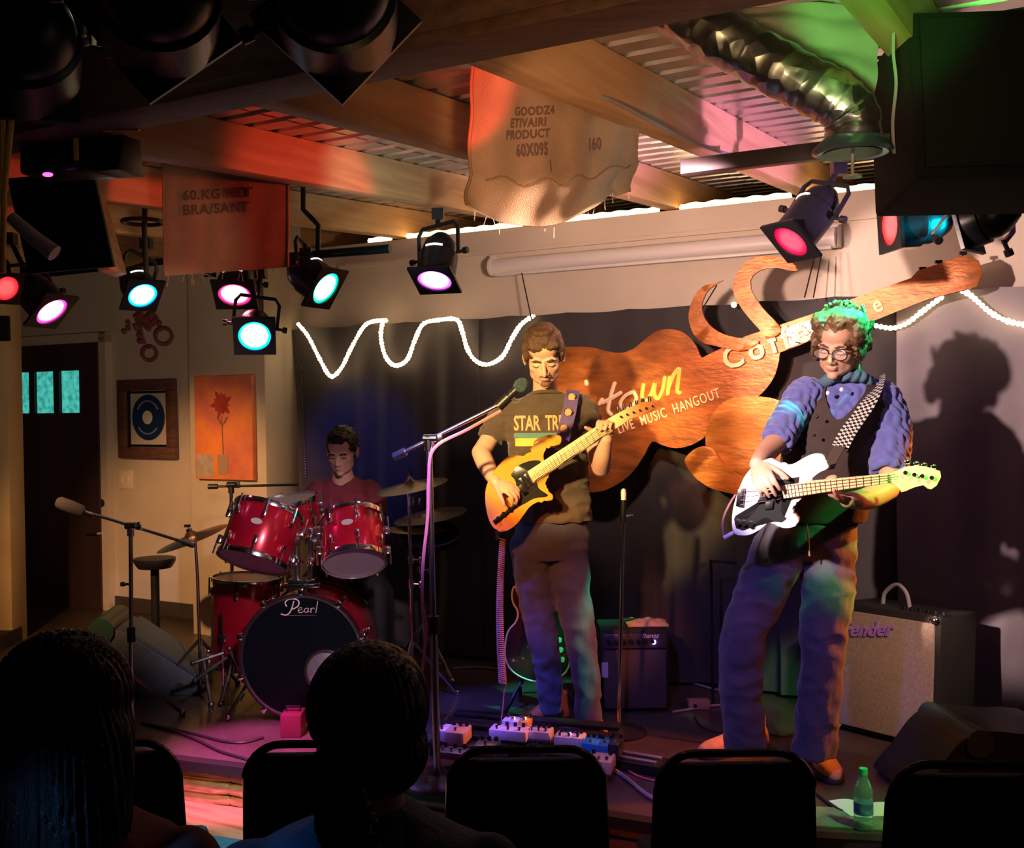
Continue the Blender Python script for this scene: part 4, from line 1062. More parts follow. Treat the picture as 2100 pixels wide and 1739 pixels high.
# boom microphone, far left (grey foam windscreen)
def boom(label,foot,top,ends,mic=None,m=DKCHROME,tri=.26,knobs=(),rad=.0095,name='microphone_stand',base='tripod',a0=.7):
    p=P(*foot); p.z=STG+.03; q=P(*top); q2=Vector((q.x,q.y,q.z))
    t=thing(name,label,'microphone stand',(p.x,p.y,STG),0,'microphone stands on the stage')
    mid=p.lerp(q,.45)
    b=MB(); b.cyl(p,mid,rad*1.25,n=12); obj('lower_tube',b,m,t)
    b=MB(); b.cyl(mid,q,rad,n=12); obj('upper_tube',b,m,t)
    b=MB(); b.cyl(mid-Vector((0,0,.03)),mid+Vector((0,0,.035)),rad*1.9,n=14); obj('grip_collar',b,BLACK,t)
    b=MB(); b.cyl(q-Vector((0,0,.035)),q+Vector((0,0,.02)),rad*1.7,n=12); b.cyl(q+Vector((-.02,0,.01)),q+Vector((.03,-.01,.01)),.016,n=12); b.box(q+Vector((.04,-.01,.01)),(.02,.012,.035),bev=.004); obj('boom_clutch',b,CHROME if m is not BLACK else BLACK,t)
    e0,e1=[P(*e) for e in ends]
    b=MB(); b.cyl(e0,e1,rad*.72,n=10); b.cyl(e0,e0+(e1-e0).normalized()*.05,rad*1.5,n=10); obj('boom_arm',b,m,t)
    if base=='tripod': tripod(t,p,.24,tri,m=m,a0=a0)
    else:
        b=MB(); b.lathe([(0,0),(.13,0),(.135,.012),(.12,.025),(.03,.035),(.02,.05),(0,.05)],Matrix.Translation((p.x,p.y,STG)),32); obj('round_base',b,BLACK,t)
    return t,e0,e1
t,e0,e1=boom('silver boom stand at the far left by the door',(268,1360,4.75),(268,1083,4.75),((398,1118,4.75),(165,1046,4.75)),a0=.9)
b=MB(); q=P(252,1198,4.75); b.cyl(q+Vector((.03,0,0)),q,.006,n=8); b.box(q,(.022,.012,.02),bev=.004); obj('wing_screw',b,CHROME,t)
t=thing('microphone','pencil microphone in a grey foam windscreen on the far left boom','microphone',tuple(P(140,1036,4.75)))
a=P(116,1028,4.75); c_=P(172,1050,4.75)
b=MB(); d=(c_-a); b.lathe([(0,0),(.02,.003),(.027,.015),(.029,d.length*.5),(.027,d.length-.015),(.018,d.length)],frame(a,d),18); obj('windscreen',b,mat('grey_foam',(.07,.06,.06),.95,bump=.6,bscale=300),t)
b=MB(); b.cyl(c_,c_+d*.35,.010,n=10); obj('body',b,BLACK,t)
b=MB(); q=P(398,1118,4.75); b.cyl(q,P(402,1103,4.75),.012,n=8); 
# vocal microphone stand in the middle
t,e0,e1=boom('tall vocal boom stand in front of the guitarist',(898,1690,4.02),(880,905,4.02),((808,938,4.05),(1040,822,3.98)),m=mat('lilac_chrome',(.55,.5,.55),.25,1),base='round',rad=.0115)
t=thing('microphone','dark vocal microphone pointing at the guitarist','microphone',tuple(P(1050,810,3.97)))
a=P(1024,832,3.98); c_=P(1062,796,3.97); d=(c_-a)
b=MB(); b.lathe([(0,0),(.010,0),(.013,d.length*.4),(.017,d.length),(.0,d.length)],frame(a,d),16); obj('body',b,BLACK,t)
b=MB(); b.ell(c_+d.normalized()*.016,(.026,.026,.030),basis(d),n=18,m=12); obj('grille',b,mat('teal_grille',(.10,.16,.17),.35,.8,bump=.8,bscale=500),t)
b=MB(); b.cyl(a-d*.05,a+d*.5,.020,n=14); obj('clip',b,BLACK,t)
# pinkish cable down the stand
pinkc=mat('rose_cable',(.55,.16,.18),.5)
b=MB(); b.tube(smooth_path([P(1028,842,3.99),P(960,880,4.01),P(890,920,4.0),P(879,985,3.99),P(877,1060,3.99),P(868,1150,3.99),P(866,1230,3.99),P(874,1290,3.99),P(868,1360,3.99),P(860,1410,3.99),P(866,1520,3.97),P(874,1600,3.95)],6),.0065,6)
tag(obj('microphone_cable',b,pinkc),'rose coloured cable running down the middle microphone stand','cable')
# dark boom stand behind the toms
t,e0,e1=boom('thin black boom stand behind the tilted tom, arm level',(478,1400,5.75),(474,998,5.75),((427,998,5.75),(612,994,5.75)),m=BLACK,a0=.2)
# straight stand with a white tip behind the guitarist
t=thing('straight_stand','slim straight chrome stand with a white tip behind the guitarist','microphone stand',(P(1268,1400,4.6).x,4.6,STG),0,'microphone stands on the stage')
p=P(1268,1400,4.6); p.z=STG+.02; q=P(1278,1072,4.6); r_=P(1279,1025,4.6)
b=MB(); b.cyl(p,q,.0095,n=12); obj('tube',b,CHROME,t)
b=MB(); b.cyl(q,r_,.013,n=12); obj('grip',b,BLACK,t)
b=MB(); b.lathe([(0,0),(.011,0),(.012,.03),(.009,.045),(0,.05)],Matrix.Translation(r_),12); obj('white_tip',b,mat('white_tip',(.8,.75,.8),.5),t)
b=MB(); b.lathe([(0,0),(.12,0),(.12,.012),(.02,.03),(0,.03)],Matrix.Translation((p.x,p.y,STG)),28); obj('round_base',b,BLACK,t)
b=MB(); b.cyl(P(1284,1060,4.6),P(1296,1058,4.6),.006,n=8); b.box(P(1294,1058,4.6),(.02,.01,.012),bev=.002); obj('side_knob',b,CHROME,t)
# pedestal stool at the pier
q=P(320,1300,6.0)
t=thing('pedestal_stool','small dark pedestal stool standing before the lit wall by the boom stand','stool',(q.x,6.0,STG))
z1=P(318,1146,6.0).z
b=MB(); b.lathe([(0,z1-.05),(.09,z1-.05),(.105,z1-.03),(.115,z1-.01),(.115,z1+.005),(.0,z1+.008)],Matrix.Translation((q.x,6.0,0)),32); obj('top',b,BLACK,t)
b=MB(); b.cyl((q.x,6.0,STG+.03),(q.x,6.0,z1-.04),.024,n=14); obj('column',b,BLACK,t)
b=MB(); b.lathe([(0,0),(.17,0),(.175,.012),(.04,.04),(.024,.06),(0,.06)],Matrix.Translation((q.x,6.0,STG)),32); obj('foot',b,BLACK,t)
# floor monitors ------------------------------------------------------------
monM=mat('monitor_paint',(.035,.05,.075),.45,noise=.25,nscale=6,bump=.25,bscale=200)
t=thing('floor_monitor','blue grey wedge monitor speaker on the stage left of the bass drum','speaker',tuple(PZ(310,1430,STG)),0,'wedge monitors on the stage')
# side profile extruded across
a=PZ(300,1437,STG); b0=PZ(404,1430,STG)
dirx=(b0-a).normalized(); 
MX=Matrix.Translation(Vector((a.x-.36,a.y+.03,STG)))@Matrix.Rotation(math.atan2(dirx.y,dirx.x)-.1,4,'Z')@Matrix.Rotation(PI/2,4,'X')
b=MB(); b.prism([(0.02,0),(.60,0),(.615,.03),(.60,.07),(.235,.33),(.17,.345),(.10,.30),(0,.05)],MX,-.36,bev=.008); obj('cabinet',b,[monM],t)
b=MB(); Mg=MX@Matrix.Translation((.0,0,0)); b.prism([(.60,.065),(.235,.33),(.243,.341),(.611,.076)],MX,-.32,z0=-.02); obj('grille',b,mat('monitor_grille',(.05,.09,.12),.4,.3,bump=.6,bscale=400),t)
b=MB(); b.cyl(MX@Vector((.13,.335,.01)),MX@Vector((.13,.335,-.37)),.062,n=28); obj('rounded_end',b,mat('monitor_end_green_lit',(.02,.05,.045),.35),t)  # green light on the rounded edge is put into its colour
for x,y in ((.15,.27),(.5,.05)):
    b=MB(); b.cyl(MX@Vector((x,y,.0)),MX@Vector((x,y,.008)),.018,n=16); obj('side_socket',b,DKCHROME,t)
# right monitor
t=thing('floor_monitor','dark wedge monitor with a rounded green lit edge at the right front','speaker',tuple(PZ(1990,1640,STG)),0,'wedge monitors on the stage')
MX=Matrix.Translation(P(1890,1535,3.75)*1.0)@Matrix.Rotation(PI/2,4,'X'); zz=P(1890,1535,3.75).z
MX=Matrix.Translation(Vector((P(1880,1560,3.75).x,3.75,STG)))@Matrix.Rotation(.1,4,'Z')@Matrix.Rotation(PI/2,4,'X')
b=MB(); b.prism(sp2([(0.02,0),(.5,0),(.62,.02),(.62,.20),(.4,.23),(.26,.245),(.17,.22),(.07,.10)],4),MX,-.35,bev=.006); obj('cabinet',b,mat('dark_monitor',(.008,.011,.010),.45),t)
b=MB(); b.cyl(MX@Vector((.23,.205,.01)),MX@Vector((.23,.205,-.36)),.05,n=28); obj('rounded_end',b,mat('monitor_end_green_lit',(.02,.05,.045),.35),t)
# guitar amplifier in the middle --------------------------------------------
def boxat(x0,x1,ytop,ybot,Y,depth,yaw=0):
    p=PZ((x0+x1)/2,ybot,STG) if Y is None else Vector((P((x0+x1)/2,ybot,Y).x,Y,STG))
    Y=p.y; w=(x1-x0)/2200*Y; h=P((x0+x1)/2,ytop,Y).z-STG
    return Matrix.Translation((p.x,Y,STG))@Matrix.Rotation(yaw,4,'Z'),w,h
M,w,h=boxat(1232,1374,1290,1460,None,.3,0)
t=thing('guitar_amplifier','small black guitar amplifier with a glowing violet lamp behind the guitarist','amplifier',tuple(M.to_translation()))
tolex=mat('black_tolex',(.015,.013,.013),.6,bump=.4,bscale=250); grey=mat('dark_grille_cloth',(.09,.06,.055),.85,bump=.5,bscale=400)
d=.24
b=MB(); b.box(M@Matrix.Translation((0,d/2,h/2+.01)),(w,d,h-.02),bev=.01); obj('cabinet',b,tolex,t)
b=MB(); b.box(M@Matrix.Translation((0,-.004,h*.40)),(w*.90,.012,h*.70),bev=.002); obj('grille_cloth',b,grey,t)
b=MB(); b.box(M@Matrix.Translation((0,-.006,h*.86)),(w*.92,.012,h*.17),bev=.002); pnl=obj('control_panel',b,mat('amp_panel',(.10,.07,.08),.35,.5),t)
for i in range(7):
    b=MB(); q=M@Vector((-w*.38+i*w*.105,-.012,h*.86)); b.cyl(q,q+Vector((0,-.018,0)),.011,.009,n=12); obj('knob',b,BLACK,pnl)
b=MB(); b.ell(M@Vector((w*.27,-.018,h*.85)),.011,n=12,m=8); obj('pilot_lamp',b,mat('violet_led',(.3,.2,1),.4,emit=(.25,.18,1),estr=14),pnl)
mm=text_mesh('Ibanez',.03,.0008,M@Matrix.Translation((w*.10,-.013,h*.90))@Matrix.Rotation(PI/2,4,'X'),shear=.3); obj('maker_script',mm,logoM,pnl)
b=MB(); b.tube([M@Vector((-.05,.12,h)),M@Vector((-.04,.12,h+.02)),M@Vector((.04,.12,h+.02)),M@Vector((.05,.12,h))],.008,8); obj('handle',b,RUBBER,t)
b=MB(); b.box(M@Matrix.Translation((-w*.44,-.013,h*.52)),(.03,.002,.07)); obj('sticker',b,mat('pale_sticker',(.6,.5,.6),.6),t)
for sx in (-1,1):
    for sy in (.04,d-.04):
        b=MB(); b.cyl(M@Vector((sx*w*.42,sy,0)),M@Vector((sx*w*.42,sy,.012)),.016,n=12); obj('foot',b,RUBBER,t)
ampTop=M@Vector((w*.12,.10,h)); 
b=MB(); rg=random.Random(2)
def cl(s,q):
    x=(s-.5)*.19; y=(q-.5)*.13; e=min(s,1-s,q,1-q)*8; return M@Vector((x+w*.22,y+.10,h+.004+min(1,e)*.018+.006*math.sin(s*14)*math.sin(q*9)))
b.grid(cl,18,12,thick=.006); tag(obj('folded_cloth',b,mat('yellow_cloth',(.72,.45,.22),.9,bump=.4,bscale=80)),'small crumpled yellowish cloth lying on the middle amplifier','cloth')
# shadowed black case next to it
M2,w2,h2=boxat(1378,1412,1292,1455,5.3,.3)
# bass amplifier at right -----------------------------------------------------
fl=PZ(1713,1497,STG); fr=PZ(1912,1530,STG)
fl=P(1713,1497,4.62); fr=P(1912,1530,4.28); fl.z=fr.z=STG
ax=(fr-fl); w=ax.length; yaw=math.atan2(ax.y,ax.x); h=.62
M=Matrix.Translation(fl)@Matrix.Rotation(yaw,4,'Z')@Matrix.Rotation(-math.radians(4),4,'X')
t=thing('bass_amplifier','large bass amplifier with a beige grille and violet script badge at the right','amplifier',tuple(fl))
clothM=mat('beige_grille',(.50,.38,.30),.8,noise=.25,nscale=90,bump=.7,bscale=500)
d=.30; h=P(1735,1240,4.62).z-STG
b=MB(); b.box(M@Matrix.Translation((w/2,d/2+.012,h/2+.01)),(w+.03,d,h),bev=.012); obj('cabinet',b,tolex,t)
b=MB(); b.box(M@Matrix.Translation((w/2,.002,h/2+.005)),(w-.015,.018,h-.055),bev=.003); gr=obj('grille_cloth',b,clothM,t)
mm=text_mesh('Fender',.085,.002,M@Matrix.Translation((.02,-.010,h-.135))@Matrix.Rotation(PI/2,4,'X')@Matrix.Rotation(.16,4,'Z'),shear=.45,offset=.002); obj('script_badge',mm,mat('violet_badge',(.42,.20,.75),.4),gr)
b=MB(); b.tube(smooth_path([M@Vector((w*.28,.14,h+.01)),M@Vector((w*.30,.14,h+.06)),M@Vector((w*.42,.14,h+.10)),M@Vector((w*.52,.14,h+.07)),M@Vector((w*.56,.14,h+.01))],5),.009,8); obj('handle',b,mat('pale_handle',(.35,.33,.35),.4),t)
for sx in (.01,w-.01):
    for z in (.03,h-.01):
        b=MB(); b.ell(M@Vector((sx,.01,z)),(.022,.022,.022),n=10,m=7); obj('corner_cap',b,CHROME,t)
for i in range(6):
    b=MB(); q=M@Vector((w*.62+i*.035,.05+.0*i,h+.012)); b.cyl(q,q+Vector((0,0,.014)),.011,.009,n=10); obj('knob',b,BLACK,t)
b=MB(); b.cyl(M@Vector((w-.07,-.02,.09)),M@Vector((w+.02,-.02,.085)),.012,n=10); obj('tilt_leg',b,BLACK,t)
# jack cable loop on top of amp: small clutter
for k,(x,y) in enumerate(((1902,1228),(2003,1240))):
    pass
# guitar on a stand behind the guitarist --------------------------------------

# ================================================================== PEOPLE
def loft(b, rings, n=30, ex=2.3):
    V=[];F=[]
    for c,xv,yv in rings:
        for i in range(n):
            a=2*PI*i/n; ca,sa=math.cos(a),math.sin(a)
            x=math.copysign(abs(ca)**(2/ex),ca); y=math.copysign(abs(sa)**(2/ex),sa)
            V.append(Vector(c)+Vector(xv)*x+Vector(yv)*y)
    for j in range(len(rings)-1):
        for i in range(n): F.append((j*n+i,j*n+(i+1)%n,(j+1)*n+(i+1)%n,(j+1)*n+i))
    F.append(tuple(range(n))[::-1]); F.append(tuple(range((len(rings)-1)*n,len(rings)*n)))
    b._add(V,F)
def limb(b, pts, rad, k=6, n=18, caps=True):
    pts=[Vector(p) for p in pts]
    P_=smooth_path(pts,k); R_=[v.x for v in smooth_path([(r,0,0) for r in rad],k)]
    b.tube(P_,R_,n)
    if caps:
        b.ell(P_[0],R_[0],n=n,m=10); b.ell(P_[-1],R_[-1],n=n,m=10)
def hand(b, w, d, nrm, side, curl=(.5,.7,.5), s=1.0, thumb=(.5,.75,.35), spread=.05, curls=None):
    """w wrist, d towards the knuckles, nrm out of the palm, side: +-1 for the thumb side"""
    w=Vector(w); d=Vector(d).normalized(); nrm=Vector(nrm); nrm=(nrm-d*nrm.dot(d)).normalized()
    t_=d.cross(nrm)*side
    B=Matrix((d,t_,nrm)).transposed()
    b.ell(w+d*.042*s,(.052*s,.036*s,.017*s),B,n=16,m=10)
    b.ell(w+d*.066*s,(.030*s,.040*s,.015*s),B,n=16,m=10)
    b.ell(w+d*.03*s+t_*.022*s+nrm*.006*s,(.030*s,.016*s,.015*s),B,n=12,m=8)
    for i,(o,L,r) in enumerate(((.031,.070,.0092),(.0105,.079,.0094),(-.010,.073,.0090),(-.029,.057,.0080))):
        p=w+d*(.083-abs(o)*.18)*s+t_*o*s; ang=0; pts=[w+d*.05*s+t_*o*.8*s,p]; dd=(d+t_*o*spread*20).normalized()
        cu=(curls[i] if curls else curl)
        for q,c in enumerate(cu):
            ang+=c; v=(dd*math.cos(ang)+nrm*math.sin(ang)); p=p+v*L*s*(.42,.31,.27)[q]; pts.append(p)
        b.tube(smooth_path(pts,3),[r*s*(1-.018*j) for j in range(len(pts)*3-2)],10); b.ell(pts[-1],r*s*.83,n=10,m=6)
    p=w+d*.018*s+t_*.022*s; v=(t_*thumb[0]+d*thumb[1]+nrm*thumb[2]).normalized(); p1=p+v*.045*s; v2=(v+nrm*.35+d*.25).normalized(); p2=p1+v2*.032*s; p3=p2+(v2+nrm*.25).normalized()*.022*s
    b.tube([p,p1,p2,p3],[.014*s,.0115*s,.0105*s,.008*s],10); b.ell(p3,.0085*s,n=10,m=6)
def head_frame(c, yaw, pitch, roll):
    """face looks towards the camera (-Y) turned by yaw (+ = towards picture left), pitched down"""
    return Matrix.Translation(c)@Matrix.Rotation(-yaw,4,'Z')@Matrix.Rotation(PI,4,'Z')@Matrix.Rotation(-pitch,4,'X')@Matrix.Rotation(roll,4,'Y')
def head(b, M, s=1.0, nose=1.0, jaw=1.0, mouth=True):
    B=M.to_3x3()
    def e(c,r,BB=None,n=20,m=14): b.ell(M@(Vector(c)*s),tuple(x*s for x in r),B if BB is None else B@BB,n=n,m=m)
    e((0,-.016,.032),(.074,.093,.082)); e((0,.020,-.030),(.061,.070,.082))
    e((0,.030,-.076),(.050*jaw,.050,.034)); e((0,.070,-.097),(.021*jaw,.017,.016)); e((0,.045,.045),(.058,.046,.045))
    for x in (-1,1):
        e((x*.027,.079,.012),(.026,.012,.008)); e((x*.037,.054,-.028),(.022,.022,.020)); e((x*.030,.071,-.012),(.0155,.012,.0095),n=14,m=8)
        e((x*.012,.094,-.044),(.009,.010,.007),n=12,m=8); e((x*.076,-.006,-.012),(.009,.020,.031),n=14,m=10); e((x*.080,-.010,-.002),(.007,.017,.022),n=14,m=10)
        e((x*.042,.022,-.062),(.017,.036,.030))
    b.tube([M@(Vector(p)*s) for p in ((0,.078,.010),(0,.089,-.008),(0,.100*1,-.026),(0,.108*nose,-.040))],[.008*s,.0085*s,.010*s,.0115*s],12); e((0,.1045*nose,-.041),(.0115,.012,.010),n=14,m=8)
    if mouth:
        e((0,.085,-.062),(.022,.010,.0055),n=16,m=8); e((0,.083,-.072),(.018,.010,.0065),n=16,m=8); e((0,.078,-.056),(.022,.012,.012))
def noise_disp(me, amp, sc, amp2=0, sc2=1, stretch=(1,1,1), ridged=False):
    def fn(co,no):
        out=np.zeros(len(co))
        for i in range(len(co)):
            x,y,z=co[i]; v=mnoise.noise(Vector((x*sc*stretch[0],y*sc*stretch[1],z*sc*stretch[2])))
            if ridged: v=1-2*abs(v)-.6
            out[i]=v*amp
            if amp2: out[i]+=mnoise.noise(Vector((x*sc2+7,y*sc2,z*sc2)))*amp2
        return out
    return displace(me,fn)
skinM=mat('skin',(.62,.36,.26),.5,noise=.08,nscale=14,bump=.05,bscale=120)
skin2=mat('skin_fair',(.50,.28,.20),.5,noise=.08,nscale=14,bump=.05,bscale=120)
denim=mat('blue_denim',(.06,.062,.105),.85,noise=.35,nscale=7,bump=.4,bscale=260,sheen=.2)
denim2=mat('faded_denim',(.065,.068,.10),.85,noise=.35,nscale=6,bump=.4,bscale=260,sheen=.2)
hairB=mat('brown_hair',(.10,.05,.025),.5,noise=.4,nscale=40,bump=.5,bscale=120,stretch=(4,4,1))
def curve_hair(b,M,s,items):
    B=M.to_3x3()
    for c,r in items: b.ell(M@(Vector(c)*s),tuple(x*s for x in r),B,n=20,m=12)
def belt(t,rings,m,name='belt',n=40,ex=2.3): 
    b=MB(); loft(b,rings,n,ex); return obj(name,b,m,t)
X_=Vector((1,0,0))
# ------------------------------------------------------------------ guitarist
GY=4.60
def g(x,y,Y=GY): return P(x,y,Y)
foot=Vector((g(1150,1500).x,4.6,STG))
gt=thing('person','guitarist in a grey brown printed tee and jeans, looking down at his guitar','person',tuple(foot))
HG=head_frame(g(1115,728,4.54),math.radians(2),math.radians(25),math.radians(3))@Matrix.Scale(1.07,4)
b=MB(); head(b,HG,1.0)
limb(b,[g(1117,765,4.60),g(1118,800,4.63),g(1118,825,4.64)],[.052,.054,.070])
loft(b,[(g(cx,y,GY+.02),X_*hw/478*.90,Vector((0,dp*.82,0))) for cx,y,hw,dp in ((1118,806,30,.06),(1117,830,62,.075),(1118,870,84,.11),(1124,930,76,.105),(1134,1000,68,.10),(1136,1060,68,.10),(1134,1120,72,.10))])
limb(b,[g(1044,846,4.62),g(1014,885,4.60),g(986,928,4.53)],[.044,.040,.038]); limb(b,[g(986,928,4.53),g(998,955,4.46),g(1016,988,4.365)],[.039,.038,.025])
limb(b,[g(1192,846,4.62),g(1212,890,4.58),g(1233,958,4.48)],[.044,.040,.040]); limb(b,[g(1233,958,4.48),g(1236,935,4.42),g(1243,902,4.37)],[.040,.037,.026])
hand(b,g(1017,989,4.36),g(1050,1004,4.325)-g(1017,989,4.36),Vector((-.1,.6,-.8)),-1,curl=(.45,.75,.5),s=.92,thumb=(.6,.8,.2))
hand(b,g(1243,902,4.40),Vector((.02,-.35,.94)),Vector((-.35,-.93,-.1)),-1,curl=(.95,.95,.7),s=.92,thumb=(.7,.5,.5),curls=[(1.0,.95,.6),(1.1,.9,.6),(1.0,1.0,.6),(.9,.9,.6)])
for pts,rad in (([g(1090,1110),g(1105,1285,4.64),g(1131,1450,4.73)],[.060,.040,.034]),([g(1170,1110),g(1186,1285,4.59),g(1208,1480,4.58)],[.060,.040,.034])): limb(b,pts,rad)
obj('body',remesh(b,.0042,5,name='body'),skinM,gt)
# hair
b=MB(); curve_hair(b,HG,1,[((0,-.020,.040),(.081,.100,.082)),((0,.040,.078),(.062,.052,.038)),((-.03,.064,.066),(.034,.028,.024)),((.025,.066,.064),(.036,.028,.022)),((0,-.05,.0),(.080,.070,.080)),((.072,.006,.02),(.012,.03,.045)),((-.072,.006,.02),(.012,.03,.045)),((.0,.02,.115),(.05,.06,.02))])
me=remesh(b,.004,2); noise_disp(me,.006,45,.004,150,(1,1,.5)); obj('hair',me,hairB,gt)
b=MB(); 
for x in (-1,1): b.tube([HG@Vector((x*.013,.092,.008)),HG@Vector((x*.030,.092,.014)),HG@Vector((x*.048,.080,.009))],[.0035,.0045,.003],8)
obj('eyebrows',b,hairB,gt,kind='stuff')
b=MB()
for x in (-1,1): b.tube([HG@Vector((x*.016,.084,-.013)),HG@Vector((x*.030,.0845,-.017)),HG@Vector((x*.044,.077,-.013))],.0018,6)
obj('eyelashes',b,hairB,gt,kind='stuff')
b=MB(); b.ell(HG@Vector((0,.0935,-.053)),(.024,.006,.0045),HG.to_3x3(),n=14,m=8); b.ell(HG@Vector((0,.080,-.090)),(.020,.012,.012),HG.to_3x3(),n=14,m=8)
me=remesh(b,.002,1); obj('facial_hair',me,mat('stubble_brown',(.16,.08,.05),.7),gt)
b=MB(); b.ell(HG@Vector((0,.0945,-.0665)),(.017,.004,.0035),HG.to_3x3(),n=12,m=6); obj('lips',b,mat('lip_rose',(.45,.18,.15),.45),gt)
# tee
teeM=mat('brown_grey_tee',(.085,.058,.040),.9,noise=.15,nscale=6,bump=.2,bscale=300,sheen=.2)
b=MB(); loft(b,[(g(cx,y,GY+.02),X_*hw/478,Vector((0,dp,0))) for cx,y,hw,dp in ((1118,806,34,.066),(1117,818,66,.085),(1117,838,88,.105),(1119,875,90,.122),(1124,930,82,.12),(1132,985,77,.115),(1136,1030,76,.113),(1138,1068,77,.115))],ex=2.5)
limb(b,[g(1045,842,4.62),g(1022,872,4.61),g(1006,903,4.58)],[.066,.063,.060],caps=False); b.ell(g(1045,842,4.62),.066)
limb(b,[g(1192,840,4.62),g(1208,872,4.60),g(1217,912,4.545)],[.066,.064,.060],caps=False); b.ell(g(1192,840,4.62),.066)
me=remesh(b,.006,4); noise_disp(me,.010,11,.003,38,(1,1,2.2),True); tee=obj('t_shirt',me,teeM,gt)
b=MB(); b.torus(Matrix.Translation(g(1118,812,4.600))@Matrix.Rotation(-.30,4,'X'),.066,.008,30,8,sx=1.05,sy=1.0); obj('neckband',b,teeM,gt)
# print on the chest: laid on the cloth by casting on to the shirt
def wrap_mesh(mm, target, M, lift=.003):
    from mathutils.bvhtree import BVHTree
    tv=[FR[target]@v.co for v in target.data.vertices]; bv=BVHTree.FromPolygons(tv,[p.vertices[:] for p in target.data.polygons])
    for v in mm.vertices:
        p=M@Vector((v.co.x,v.co.y,0)); o=Vector((0,0,CAM_Z)); 
        dr=-(M.col[2].to_3d()).normalized()
        hit=bv.ray_cast(p-dr*.5,dr)
        q=hit[0] if hit[0] else p
        v.co=q-dr*(lift+v.co.z)
    return mm
printO=mat('orange_print',(.80,.36,.17),.7); printY=mat('yellow_print',(.80,.48,.08),.7); printG=mat('teal_print',(.10,.22,.22),.8)
TM=Matrix.Translation(g(1054,883,4.45))@Matrix.Rotation(PI/2,4,'X')@Matrix.Rotation(-.0,4,'Z')
def tee_text(body,x,w,h,m):
    mm=text_mesh(body,1,.0004,Matrix.Identity(4),offset=.022,spacing=.95,res=2)
    bm=bmesh.new(); bm.from_mesh(mm); bmesh.ops.subdivide_edges(bm,edges=[e for e in bm.edges if e.calc_length()>.2],cuts=2); bmesh.ops.triangulate(bm,faces=bm.faces[:]); bm.to_mesh(mm); bm.free()
    xs=[v.co.x for v in mm.vertices]; ys=[v.co.y for v in mm.vertices]; sx=w/(max(xs)-min(xs)); sy=h/max(ys)
    for v in mm.vertices: v.co.x=(v.co.x-min(xs))*sx; v.co.y*=sy
    M=TM@Matrix.Translation((x,0,0)); wrap_mesh(mm,tee,M); obj('shirt_print',mm,m,gt)
tee_text('STAR',0,.112,.062,printO); tee_text('TREK',.132,.112,.062,printO)
def patch(x0,x1,y0,y1,m,nm='shirt_print'):
    b=MB(); b.grid(lambda s,t_: Vector((x0+(x1-x0)*s,y0+(y1-y0)*t_,0)),10,4)
    me=mesh_of(b.bm,'p'); wrap_mesh(me,tee,TM,.0025); obj(nm,me,m,gt)
patch(.0,.24,-.035,-.012,printG); patch(.005,.10,-.068,-.034,printY); patch(.11,.20,-.075,-.03,printO)
# jeans
b=MB(); loft(b,[(g(cx,y,GY+.02),X_*hw/478,Vector((0,dp,0))) for cx,y,hw,dp in ((1137,1052,70,.105),(1134,1085,76,.112),(1130,1120,80,.115),(1128,1145,78,.10))],ex=2.4)
limb(b,[g(1088,1120,4.62),g(1094,1200,4.61),g(1109,1285,4.62),g(1123,1370,4.67),g(1131,1456,4.72)],[.088,.078,.070,.060,.056],caps=False); b.ell(g(1088,1120,4.62),.088)
limb(b,[g(1166,1120,4.62),g(1172,1200,4.60),g(1186,1285,4.58),g(1200,1370,4.57),g(1208,1484,4.57)],[.090,.084,.072,.062,.060],caps=False); b.ell(g(1166,1120,4.62),.088)
me=remesh(b,.007,4); noise_disp(me,.007,8,.004,26,(1,1,1.6),True); obj('jeans',me,denim,gt)
leather=mat('orange_brown_leather',(.42,.13,.05),.35,noise=.3,nscale=12,coat=.3)
def shoe(t,heel,toe,m,L=None,hgt=.09,w=.045):
    heel=Vector(heel);toe=Vector(toe); heel.z=toe.z=STG
    d=(toe-heel); L=d.length; d.normalize(); s_=Vector((-d.y,d.x,0)); U_=Vector((0,0,1))
    b=MB()
    loft(b,[(heel+d*L*f+U_*(h_/2+.012),s_*ww,U_*h_/2) if 0 else (heel+d*L*f+U_*(h_/2+.012),s_*ww,U_*(h_/2)) for f,ww,h_ in ((.0,.022,.05),(.04,.034,.085),(.25,.036,.10),(.42,.038,.085),(.65,.047,.062),(.85,.042,.050),(.97,.024,.036),(1.0,.010,.02))])
    loft(b,[(heel+d*L*.2+U_*z,s_*.038,d*.055) for z in (.05,.10,.14)])
    me=remesh(b,.005,3); o=obj('shoe',me,m,t)
    b=MB(); pts=[(0,-.03),(.25,-.04),(.45,-.036),(.7,-.05),(.9,-.043),(1.0,-.015)]
    out=[(f*L,w_) for f,w_ in pts]+[(f*L,-w_) for f,w_ in pts[::-1]]
    Mx=Matrix(((d.x,s_.x,0,heel.x),(d.y,s_.y,0,heel.y),(0,0,1,STG+.001),(0,0,0,1)))
    b.prism(sp2(out,3),Mx,.018,bev=.003); obj('sole',b,mat('dark_sole',(.03,.02,.018),.7),o)
    b=MB()
    for k in range(4):
        f=.40+.07*k; b.tube([heel+d*L*f+s_*.02+U_*(.098-.012*k),heel+d*L*(f+.02)+U_*(.106-.012*k),heel+d*L*f-s_*.02+U_*(.098-.012*k)],.0028,6)
    obj('laces',b,mat('lace',(.10,.05,.03),.8),o,kind='stuff')
shoe(gt,PZ(1150,1482,STG)+Vector((.03,.03,0)),PZ(1150,1482,STG)+Vector((-.22,-.10,0)),leather)
shoe(gt,PZ(1207,1495,STG)+Vector((-.005,.05,0)),PZ(1207,1495,STG)+Vector((.035,-.22,0)),leather)
